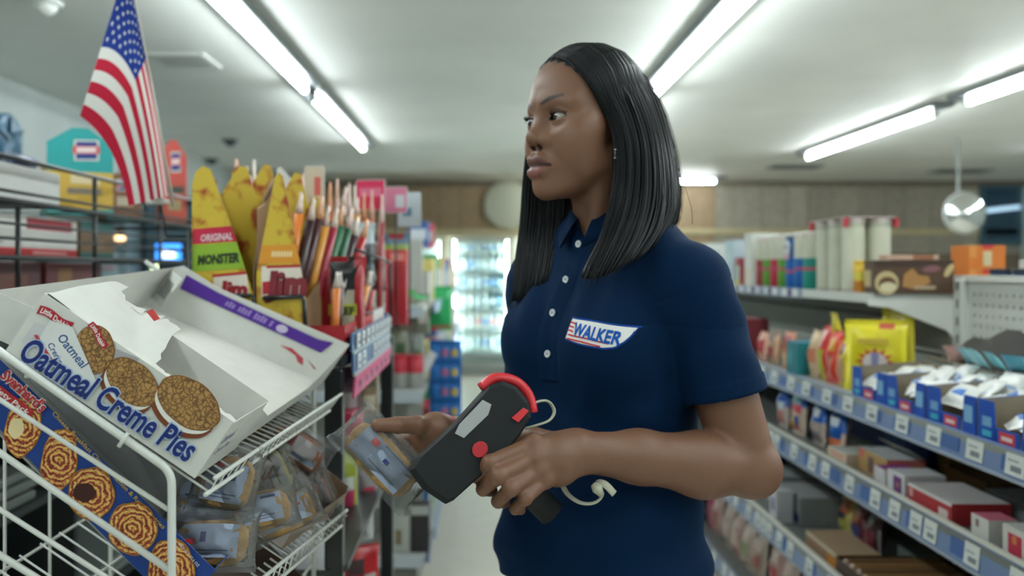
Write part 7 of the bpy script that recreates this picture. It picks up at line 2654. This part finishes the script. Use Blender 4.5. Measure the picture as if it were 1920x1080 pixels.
X0, X1 = doors[0][0] - .08, doors[-1][1] + .08
cb((X0, CYB - .02, .0), (X1, CYB, 1.86), 'rear_panel', K(206, 212, 210))
cb((X0, CYF, 1.80), (X1, CYB - .02, 1.86), 'top_panel', K(176, 168, 140), bevel=.006)
cb((X0, CYF, 0), (X1, CYB - .02, .12), 'base_panel', K(150, 156, 152))
for x in [X0] + [d[1] + .0 for d in doors]:
    cb((x, CYF, .12), (x + .06, CYB - .02, 1.80), 'divider', K(196, 190, 166))
for i, (a, b_) in enumerate(doors):
    for z in (.30, .58, .86, 1.12, 1.36, 1.60):
        if i < 2:
            cb((a + .065 if i == 0 else a + .065, CYF + .10, z - .014), (b_ - .005, CYB - .03, z), 'shelf', K(176, 190, 190))
    m = MB()
    fr = .035
    for lo, hi in (((a + .062, .125), (a + .062 + fr, 1.795)), ((b_ - .003 - fr, .125), (b_ - .003, 1.795)), ((a + .062 + fr, .125), (b_ - .003 - fr, .125 + fr)), ((a + .062 + fr, 1.795 - fr), (b_ - .003 - fr, 1.795))):
        m.box((lo[0], CYF - .012, lo[1]), (hi[0], CYF + .012, hi[1]), K(168, 176, 172))
    dr = m.build('door', PAINT, co)
    m = MB(); m.box((a + .062 + fr, CYF - .002, .125 + fr), (b_ - .003 - fr, CYF + .002, 1.795 - fr), WHITE); m.build('door_glass', GLASS, dr)
    m = MB(); m.tube([(b_ - .03, CYF - .05, .75), (b_ - .03, CYF - .05, 1.25)], .012, K(70, 78, 80)); m.build('handle', PAINT, dr)
    m = MB(); m.tube([(b_ - .028, CYF + .05, .20), (b_ - .028, CYF + .05, 1.76)], .016, WHITE, n=10); m.build('cooler_tube', LIT, co)
    m = MB(); m.tube([(a + .09, CYF + .05, .20), (a + .09, CYF + .05, 1.76)], .016, WHITE, n=10); m.build('cooler_tube', LIT, co)
bt = random.Random(5)


BN = [0]


def bottle(label, x, y, z, r, h, c, lab, cap, group):
    t = thing('bottle', label, 'bottle', (x, y, z), group)
    m = MB(); m.lathe([(r * .9, 0), (r, .01), (r, h * .25), (r, h * .6), (r * .9, h * .7), (r * .38, h * .88), (r * .36, h * .95)], n=10, cols=[c, c, lab, c, c, c], base=(x, y, z)); m.build('bottle_body', PLASTIC, t)
    m = MB(); m.lathe([(r * .42, h * .95), (r * .42, h)], n=10, col=cap, base=(x, y, z)); m.build('cap', PLASTIC, t)


PALEW = [K(196, 210, 212), K(190, 206, 200), K(206, 212, 206), K(180, 200, 214)]
for si, (z, h) in enumerate(((.30, .24), (.58, .24), (.86, .22), (1.12, .20), (1.36, .20), (1.60, .16))):
    for i, (a, b_) in enumerate(doors[:2]):
        n = 8
        for k in range(n):
            x = a + .125 + (b_ - a - .17) * k / (n - 1)
            dark = (si == 3 and k > 4 and i == 1) or (si == 2 and k in (5, 6) and i == 1)
            c = K(44, 80, 90) if dark else PALEW[bt.randrange(4)]
            lab = [K(206, 214, 214), K(110, 150, 200), K(190, 206, 214), K(206, 150, 150) if si == 1 else K(160, 190, 206)][bt.randrange(4)]
            bottle(f'{"dark" if dark else "pale"} bottle, {ORD[k]} from left, {["lowest", "second lowest", "third lowest", "third highest", "second highest", "highest"][si]} cooler shelf, {"aisle end" if i else "outer left"} door', x, CYF + .22, z + .001, .036, h, c, lab, K(206, 214, 214) if not dark else K(60, 90, 140), f'bottles behind the cooler door {"at the aisle end" if i else "left of the aisle end"}')
for k, (x, z, c) in enumerate(((-.30, 1.135, K(60, 110, 190)), (-.1, .875, K(90, 140, 210)))):
    pass
# ================================================================ shelving with hanging goods on the left of the aisle
ls = thing('endcap_shelving', 'pale shelving end with peg goods on the left of the aisle', 'shelving', (-.7, 4.5, 0))


def lb(lo, hi, name, col=K(176, 180, 174), mat=PAINT, bevel=.0):
    m = MB(); m.box(lo, hi, col, bevel=bevel)
    return m.build(name, mat, ls)


LX0, LX1, LY0, LY1 = -1.25, -.22, 3.62, 8.6
lb((LX0, LY0 + .34, 0), (LX1 - .06, LY0 + .38, 1.52), 'end_panel', K(170, 172, 164))
lb((LX0, LY0 + .38, 0), (LX0 + .04, LY1, 1.52), 'rear_panel')
lb((LX1 - .46, LY0 + .38, 0), (LX1 - .42, LY1, 1.52), 'back_panel', K(176, 178, 170))
for z in (.16, .50, .86, 1.22):
    lb((LX0, LY0, z - .018), (LX1 - .03, LY0 + .338, z), 'shelf_board')
    lb((LX0, LY0 - .012, z - .045), (LX1 - .03, LY0, z + .004), 'price_rail', K(170, 180, 186))
    lb((LX1 - .42, LY0 + .39, z - .018), (LX1 - .012, LY1, z), 'shelf_board')
    lb((LX1 - .012, LY0 + .39, z - .045), (LX1, LY1, z + .004), 'price_rail', K(150, 176, 206))
lb((LX0 + .02, LY0 + .02, 0), (LX1 - .06, LY0 + .33, .10), 'kick_panel', K(110, 112, 106))
lb((LX1 - .4, LY0 + .39, 0), (LX1 - .03, LY1, .10), 'kick_panel', K(120, 140, 170))
# peg hooks and hanging packets over the end panel
hk = random.Random(12)
for i, (px, py, w, h, c, art, nm) in enumerate((
    (762, 585, .095, .20, K(140, 130, 116), [(.2, .45, .6, .8, K(180, 110, 70)), (.1, .85, .9, 1, K(60, 170, 90)), (.6, .3, .9, .7, K(90, 90, 80))], 'green topped grey'),
    (790, 590, .075, .19, K(120, 124, 108), [(.3, .3, .8, .8, K(190, 186, 176)), (.1, .88, .9, 1, K(70, 190, 120))], 'green topped olive'),
    (752, 650, .085, .17, K(150, 160, 140), [(.2, .2, .7, .6, K(70, 100, 70))], 'sage'), (782, 655, .07, .17, K(140, 150, 144), [(.3, .1, .8, .5, K(90, 120, 90))], 'dull mint'),
    (724, 640, .07, .22, K(120, 96, 90), [(.2, .2, .8, .7, K(170, 160, 150))], 'brown'), (700, 660, .07, .2, K(140, 140, 130), [(.2, .4, .8, .8, K(100, 110, 90))], 'grey'))):
    c_ = P(px, py, LY0 + .24)
    m = MB(); m.tube([(c_.x, LY0 + .34, c_.z + h / 2 + .006), (c_.x, LY0 + .20, c_.z + h / 2 + .010)], .003, K(150, 154, 150)); m.build('peg_hook', PAINT, ls)
    bag('snack_bag', f'{nm} packet hanging on the shelving end beyond the jerky rack', (c_.x, LY0 + .24, c_.z - h / 2), w, h, .03, c, art, (.15, -1, 0), 'packets hanging on the shelving end', seed=500 + i)
# goods standing on the end shelves
for i, (px, py, w, d, h, c, lidc, nm) in enumerate(((752, 760, .07, .07, .09, K(196, 190, 184), K(176, 40, 56), 'nearer red lidded white'), (778, 760, .07, .07, .09, K(196, 190, 184), K(170, 36, 50), 'further red lidded white'))):
    c_ = P(px, py, LY0 + .12)
    can(f'{nm} tub on the shelving end', c_.x, LY0 + .12, .861, .036, .145, [(.5, K(150, 150, 146)), (.5, lidc)], 'red lidded tubs', name='tub', cat='tub', lidc=lidc)
lbls = ((770, 945, .14, .10, .14, K(60, 44, 110), [(.1, .1, .9, .45, K(30, 60, 110)), (.1, .5, .4, .75, K(190, 196, 206)), (.5, .5, .9, .75, K(190, 190, 200))], 'purple and navy pack', .501), (800, 945, .10, .10, .12, K(70, 50, 130), [(.1, .1, .9, .5, K(40, 80, 120))], 'violet pack', .501))
for px, py, w, d, h, c, art, nm, z in lbls:
    c_ = P(px, py, LY0 + .1)
    box_(f'{nm} on the low shelf of the shelving end', c_.x, LY0 + .1, z, w * .8, d, h, 0, c, front=art, group='packs on the shelving end')
c_ = P(788, 1030, LY0 + .1)
box_('black carton on the lowest shelf of the shelving end', c_.x, LY0 + .1, .161, .08, .09, .20, 0, K(44, 42, 46), front=[(0, .8, 1, 1, K(170, 176, 170))])
c_ = P(755, 1040, LY0 + .1)
box_('pale grey carton beside the black one on the lowest shelf', c_.x, LY0 + .1, .161, .07, .09, .16, 0, K(170, 174, 166), front=[(.1, .2, .5, .6, K(120, 110, 80))])
# blue clip strip of packets at the corner, white price flag, green bag
t = thing('clip_strip', 'blue hanging strip board with rows of small yellow and pink packets', 'display', P(835, 790, 3.95))
c_ = P(835, 715, 3.95)
T = frame(Vector((c_.x, 3.95, c_.z)), Vector((1, -.1, 0)).normalized(), Vector((0, 0, 1)), Vector((-.1, -1, 0)).normalized())
m = MB(T); m.box((-.075, -.19, -.004), (.075, .19, 0), K(24, 100, 176)); bd = m.build('board', CARD, t)
for r_ in range(4):
    for k, (u, cc) in enumerate(((-.045, K(30, 110, 190)), (.0, K(190, 110, 150)), (.045, K(206, 180, 70)))):
        m = MB(T @ Matrix.Translation((u + (.01 if k else 0), -.17 + r_ * .09, .010))); m.T = T @ Matrix.Translation((u, -.17 + r_ * .09, .012)) @ Matrix.Rotation(0, 4, 'X') @ frame((0, 0, 0), Vector((1, 0, 0)), Vector((0, 0, -1)), Vector((0, 1, 0)))
        m.pillow(.042, .07, .014, K(40, 116, 190), art=[(.15, .25, .85, .7, cc)], seed=600 + r_ * 3 + k, nx=5, ny=5); m.build('packet', FOIL, t)
m = MB(); m.tube([T @ Vector((0, .19, -.002)), Vector((c_.x - .1, 4.02, c_.z + .22)), Vector((LX1 - .056, LY0 + .36, c_.z + .22))], .003, K(190, 194, 190)); m.build('hook', PAINT, t)
t = thing('price_flag', 'tilted white price flag card beside the blue strip board', 'sign', P(795, 690, 3.8))
a, b_ = P(780, 720, 3.75), P(812, 660, 3.75)
m = MB(frame(a, (b_ - a).normalized(), (b_ - a).normalized().cross(Vector((0, 1, 0))) * -1, Vector((0, -1, 0)))); m.box((0, -.018, -.001), ((b_ - a).length, .022, .001), K(200, 206, 206), bevel=.0005); m.build('card', CARD, t)
m = MB(); m.tube([a + Vector((0, .004, 0)), Vector((a.x - .02, LY0 + .339, a.z))], .003, K(180, 184, 180)); m.build('arm', PAINT, t)
bag('snack_bag', 'bright green snack bag hanging at the aisle corner', (P(826, 590, 4.6).x, 4.6, P(826, 620, 4.6).z), .13, .24, .05, K(44, 170, 100), [(.1, 0, .9, .12, K(190, 60, 70)), (.2, .4, .5, .7, K(90, 190, 120))], (.2, -1, 0), seed=620)
m = MB(); m.tube([(P(826, 590, 4.6).x, 4.6, P(826, 575, 4.6).z), (LX1 - .004, 4.6, 1.217)], .004, K(180, 184, 180)); m.build('peg_hook', PAINT, ls)
# topmost goods along the aisle side
rg = random.Random(66)
for i in range(12):
    y = 4.2 + i * .36
    for si, z in enumerate((.161, .501, .861, 1.221)):
        c = [K(60, 110, 170), K(190, 60, 66), K(206, 190, 110), K(90, 160, 110), K(190, 190, 186), K(150, 60, 110)][rg.randrange(6)]
        h = rg.uniform(.14, .24)
        box_(f'carton on the {["lowest", "second", "third", "top"][si]} shelf left of the aisle, {ORD[i]} from the near end', LX1 - .12, y, z, .26, .16, h, math.pi / 2, c, front=[(.1, .2, .9, .7, K(200, 196, 186))], side=[(.1, .3, .9, .6, K(196, 190, 180))], group='cartons along the left side of the aisle')
for i, (px, py, w, h, c, nm) in enumerate(((785, 480, .13, .10, K(60, 90, 150), 'blue and white'), (800, 492, .10, .12, K(190, 60, 80), 'red'), (752, 515, .12, .14, K(190, 196, 190), 'pale'))):
    c_ = P(px, py, 5.4 + .3 * i)
    box_(f'{nm} carton on top of the shelving left of the aisle', c_.x, 5.4 + .3 * i, 1.385 if i < 2 else 1.221 + .0, w, .12, max(.05, c_.z + h / 2 - (1.385 if i < 2 else 1.221)), 0, c, front=[(.1, .3, .9, .7, K(196, 200, 206))], group='cartons on the shelving top') if i > 1 else box_(f'{nm} carton on top of the shelving left of the aisle', c_.x, 5.4 + .3 * i, 1.5205, w, .12, .16, 0, c, front=[(.1, .3, .9, .7, K(196, 200, 206))], group='cartons on the shelving top')

# ================================================================ far left corner seen past the basket rack
fr_ = thing('corner_fridge', 'pale upright fridge in the far left corner behind the basket rack', 'fridge', (-2.75, 6.4, 0))
m = MB(); m.box((-3.08, 5.9, .0), (-2.45, 6.9, 1.72), K(110, 128, 134), bevel=.01); m.build('cabinet', PAINT, fr_)
m = MB(); m.box((-3.0, 5.885, .5), (-2.52, 5.8995, 1.5), K(140, 160, 166)); m.build('front_panel', PAINT, fr_)
m = MB(); m.box((-3.0, 5.87, 1.52), (-2.52, 5.8845, 1.66), K(150, 140, 140)); m.build('header', CARD, fr_)
for z in (.6, .8, 1.0, 1.2, 1.38):
    m = MB(); m.box((-2.98, 5.868, z), (-2.54, 5.8845, z + .02), K(170, 130, 140)); m.build('shelf_edge', PAINT, fr_)
dk = thing('dark_cabinet', 'dark tall cabinet carrying a lit blue screen in the far left corner', 'cabinet', (-2.1, 6.2, 0))
m = MB(); m.box((-2.44, 6.1, 0), (-1.62, 6.6, 1.9), K(40, 60, 70), bevel=.01); m.build('cabinet', MATTE, dk)
m = MB(); m.box((-2.40, 6.092, .9), (-1.66, 6.0995, 1.84), K(60, 86, 96)); m.build('door_panel', PAINT, dk)
m = MB(); m.box((-2.40, 6.088, .1), (-1.66, 6.0995, .86), K(46, 64, 70)); m.build('door_panel', PAINT, dk)
sc_ = P(316, 476, 6.05)
m = MB(); m.box((sc_.x - .10, 6.05, sc_.z - .08), (sc_.x + .10, 6.085, sc_.z + .08), K(20, 40, 70), bevel=.006)
t = thing('blue_screen', 'small glowing blue screen on the dark corner cabinet', 'screen', (sc_.x, 6.07, sc_.z)); m.build('casing', PLASTIC, t)
m = MB(); m.box((sc_.x - .09, 6.044, sc_.z - .07), (sc_.x + .09, 6.0495, sc_.z + .07), WHITE); m.build('screen_glow', emit_mat('screen_glow', (.05, .3, 1.0), 2.0), t)
m = MB(); m.box((sc_.x - .04, 6.042, sc_.z - .03), (sc_.x + .05, 6.0438, sc_.z + .035), WHITE); m.build('screen_panel', emit_mat('screen_white', (.7, .85, 1.0), 2.4), t)
c_ = P(225, 446, 5.6)
t = thing('bulb_lamp', 'small warm bulb lamp hanging in the far left corner', 'lamp', (c_.x, 5.6, c_.z))
m = MB(); m.lathe([(.004, -.034), (.022, -.028), (.034, -.006), (.026, .018), (.014, .03)], n=14, col=WHITE, base=c_); m.build('bulb', emit_mat('warm_bulb', (1.0, .62, .30), 2.2), t)
m = MB(); m.lathe([(.016, .03), (.018, .06), (.006, .07)], n=12, col=K(60, 60, 60), base=c_); m.build('socket', PLASTIC, t)
m = MB(); m.tube([(c_.x, 5.6, c_.z + .07), (c_.x, 5.6, CEIL - .0005)], .004, K(50, 54, 54)); m.build('cord', PLASTIC, t)
a, b_ = P(290, 498, 5.0), P(302, 540, 5.0)
t = thing('neon_tube', 'short tilted yellow green neon tube behind the white cartons', 'light', b_)
m = MB(); m.tube([a, b_], .024, WHITE, n=12); m.build('tube', emit_mat('neon_glow', (.85, 1.0, .55), 2.0), t)
for q in (a, b_):
    m = MB(); m.tube([q, q + (b_ - a).normalized() * (.03 if q is b_ else -.03)], .027, K(170, 180, 180), n=12); m.build('tube_cap', PLASTIC, t)
m = MB(); m.tube([b_ + Vector((0, .02, -.03)), Vector((b_.x, 5.02, .005))], .012, K(60, 80, 90)); m.build('stand', PAINT, t)
c_ = P(6, 258, 3.3)
t = thing('wall_fan', 'dark blue box fan mounted high on the left wall', 'fan', c_)
T = frame(c_, Vector((0, 1, 0)), Vector((0, 0, 1)), Vector((1, 0, 0)))
m = MB(T); m.lathe([(.09, -.05), (.095, .02), (.085, .03)], n=20, col=K(40, 80, 104)); m.build('housing', PLASTIC, t)
for k in range(5):
    a = k * 2 * math.pi / 5
    m = MB(T @ Matrix.Rotation(a, 4, 'Z') @ Matrix.Translation((0, .04, .034)) @ Matrix.Rotation(.4, 4, 'Y')); m.box((-.02, -.03, -.001), (.02, .04, .001), K(60, 90, 110)); m.build('blade', PLASTIC, t)
m = MB(); m.tube([c_ + Vector((-.05, 0, 0)), Vector((-3.0995, c_.y, c_.z))], .02, K(90, 110, 120)); m.build('arm', PAINT, t)

# ================================================================ what she holds
SD = K(22, 26, 28)
sy = 1.085
scn = thing('handheld_scanner', 'black handheld scanner with red trim gripped in her near hand', 'scanner', P(900, 900, 1.1))
A, B2 = P(962, 742, 1.095), P(808, 905, 1.055)
ax = (A - B2).normalized()
nr = Vector((.10, -1, .10)); nr = (nr - ax * nr.dot(ax)).normalized()
ac = nr.cross(ax).normalized()
if ac.x > 0:
    ac = -ac
T = frame(B2, ax, ac, ax.cross(ac))
L = (A - B2).length
zs_ = 1 if (T.to_3x3() @ Vector((0, 0, 1))).y < 0 else -1
# outline traced in the plane of the device, thickness behind it
outl = [(-.008, .030), (-.012, .0), (-.006, -.030), (.004, -.034), (.070, -.040), (.118, -.040), (.146, -.034), (.158, -.018), (.160, .006), (.152, .024), (.136, .032), (.070, .030), (.010, .034)]


def slab(poly, z0, z1, col, name, mat, par, bev=.004):
    bm_ = MB(T)
    n = len(poly)
    cx_ = sum(p[0] for p in poly) / n; cy_ = sum(p[1] for p in poly) / n
    sh_ = lambda e: [(p[0] + (cx_ - p[0]) * e, p[1] + (cy_ - p[1]) * e) for p in poly]
    lay = [(z0, .07), (z0 + (z1 - z0) * .12, 0), (z1 - (z1 - z0) * .12, 0), (z1, .07)]
    vs = [(x, y, z) for z, e in lay for x, y in sh_(e)]
    fs = [tuple(range(n))[::-1], tuple(range(3 * n, 4 * n))]
    for k in range(3):
        fs += [(k * n + i, k * n + (i + 1) % n, (k + 1) * n + (i + 1) % n, (k + 1) * n + i) for i in range(n)]
    bm_.add(vs, fs, col)
    return bm_.build(name, mat, par)


zt = .012 * zs_
hb = slab(outl, -.020 * zs_, zt, SD, 'body', RUBBER, scn)
slab([(.062, .022), (.074, .026), (.116, .026), (.120, .014), (.108, .008), (.066, .010)], zt, zt + .0016 * zs_, K(158, 160, 160), 'grey_label', PLASTIC, scn)
slab([(.126, -.016), (.146, -.018), (.148, -.026), (.128, -.026)], zt, zt + .003 * zs_, K(206, 40, 48), 'red_key', PLASTIC, scn)
slab(ell((.070, -.014), .0105, .0095, 0, 16), zt, zt + .003 * zs_, K(176, 30, 44), 'red_button', PLASTIC, scn)
m = MB(T); m.tube(spline([(.128, .036, -.004 * zs_), (.150, .032, -.004 * zs_), (.166, .010, -.004 * zs_), (.166, -.014, -.004 * zs_), (.154, -.034, -.004 * zs_)], 16), [(.007, .009)] * 17, K(204, 44, 52), n=10); m.build('red_bumper', PLASTIC, scn)
# grip through the fist
g0, g1 = P(935, 868, 1.108), P(1035, 962, 1.135)
m = MB(); m.tube([g0 + Vector((-.03, 0, .03)), g0, g0.lerp(g1, .5), g1], [(.012, .016), (.013, .018), (.0125, .018), (.014, .019)], SD, n=14); m.build('grip', RUBBER, scn)
m = MB(); m.tube([P(905, 872, 1.095), P(893, 884, 1.085), P(886, 886, 1.078)], [.006, .006, .004], K(150, 24, 44), n=8); m.build('trigger', PLASTIC, scn)
STR = K(178, 178, 158)
for pts in ([(985, 778, 1.10), (1000, 757, 1.10), (1026, 752, 1.105), (1039, 770, 1.105), (1030, 788, 1.10), (1004, 798, 1.095), (985, 803, 1.095)], [(1052, 906, 1.135), (1066, 928, 1.125), (1090, 943, 1.11), (1116, 942, 1.105), (1130, 926, 1.105), (1118, 906, 1.11), (1134, 908, 1.10), (1152, 926, 1.10)]):
    m = MB(); m.tube(spline([P(*q) for q in pts], 40), [(.0050, .0016)] * 41, STR, n=8, flat=(0, 0, 1)); m.build('wrist_strap', CLOTH, scn)
m = MB(); m.tube([P(1112, 908, 1.103), P(1120, 916, 1.100), P(1128, 928, 1.103)], [.004, .0075, .004], STR, n=10); m.build('strap_knot', CLOTH, scn)
# wrapped pastry in her far hand
pk = wrapped('clear wrapped pastry with red and blue marks held in her far hand', P(715, 862, 1.135), (P(790, 938, 1.13) - P(662, 800, 1.14)), (P(762, 828, 1.14) - P(704, 880, 1.13)), .125, .066, .030, K(166, 130, 78), [(-.62, .35, -.36, .8, K(214, 50, 58)), (.05, .0, .25, .3, K(30, 46, 110)), (-.3, -.6, .8, -.5, K(90, 104, 136)), (-.2, .85, .8, .95, K(90, 104, 136))], lab=K(150, 162, 184), seed=99)
# red wrist band
c0 = WRR * .86 + np.array(P(826, 826, 1.21)) * .14
axw = Vector(WRR - ELR).normalized()
m = MB(frame(Vector(WRR) - axw * .012, axw.orthogonal().normalized(), axw.cross(axw.orthogonal()).normalized(), axw))
m.lathe([(.0265, -.011), (.0275, -.010), (.0275, .010), (.0265, .011)], n=28, col=K(196, 40, 50))
solo(m, 'wrist_band', RUBBER, 'red rubber wrist band on her far wrist', 'bracelet', Vector(WRR))
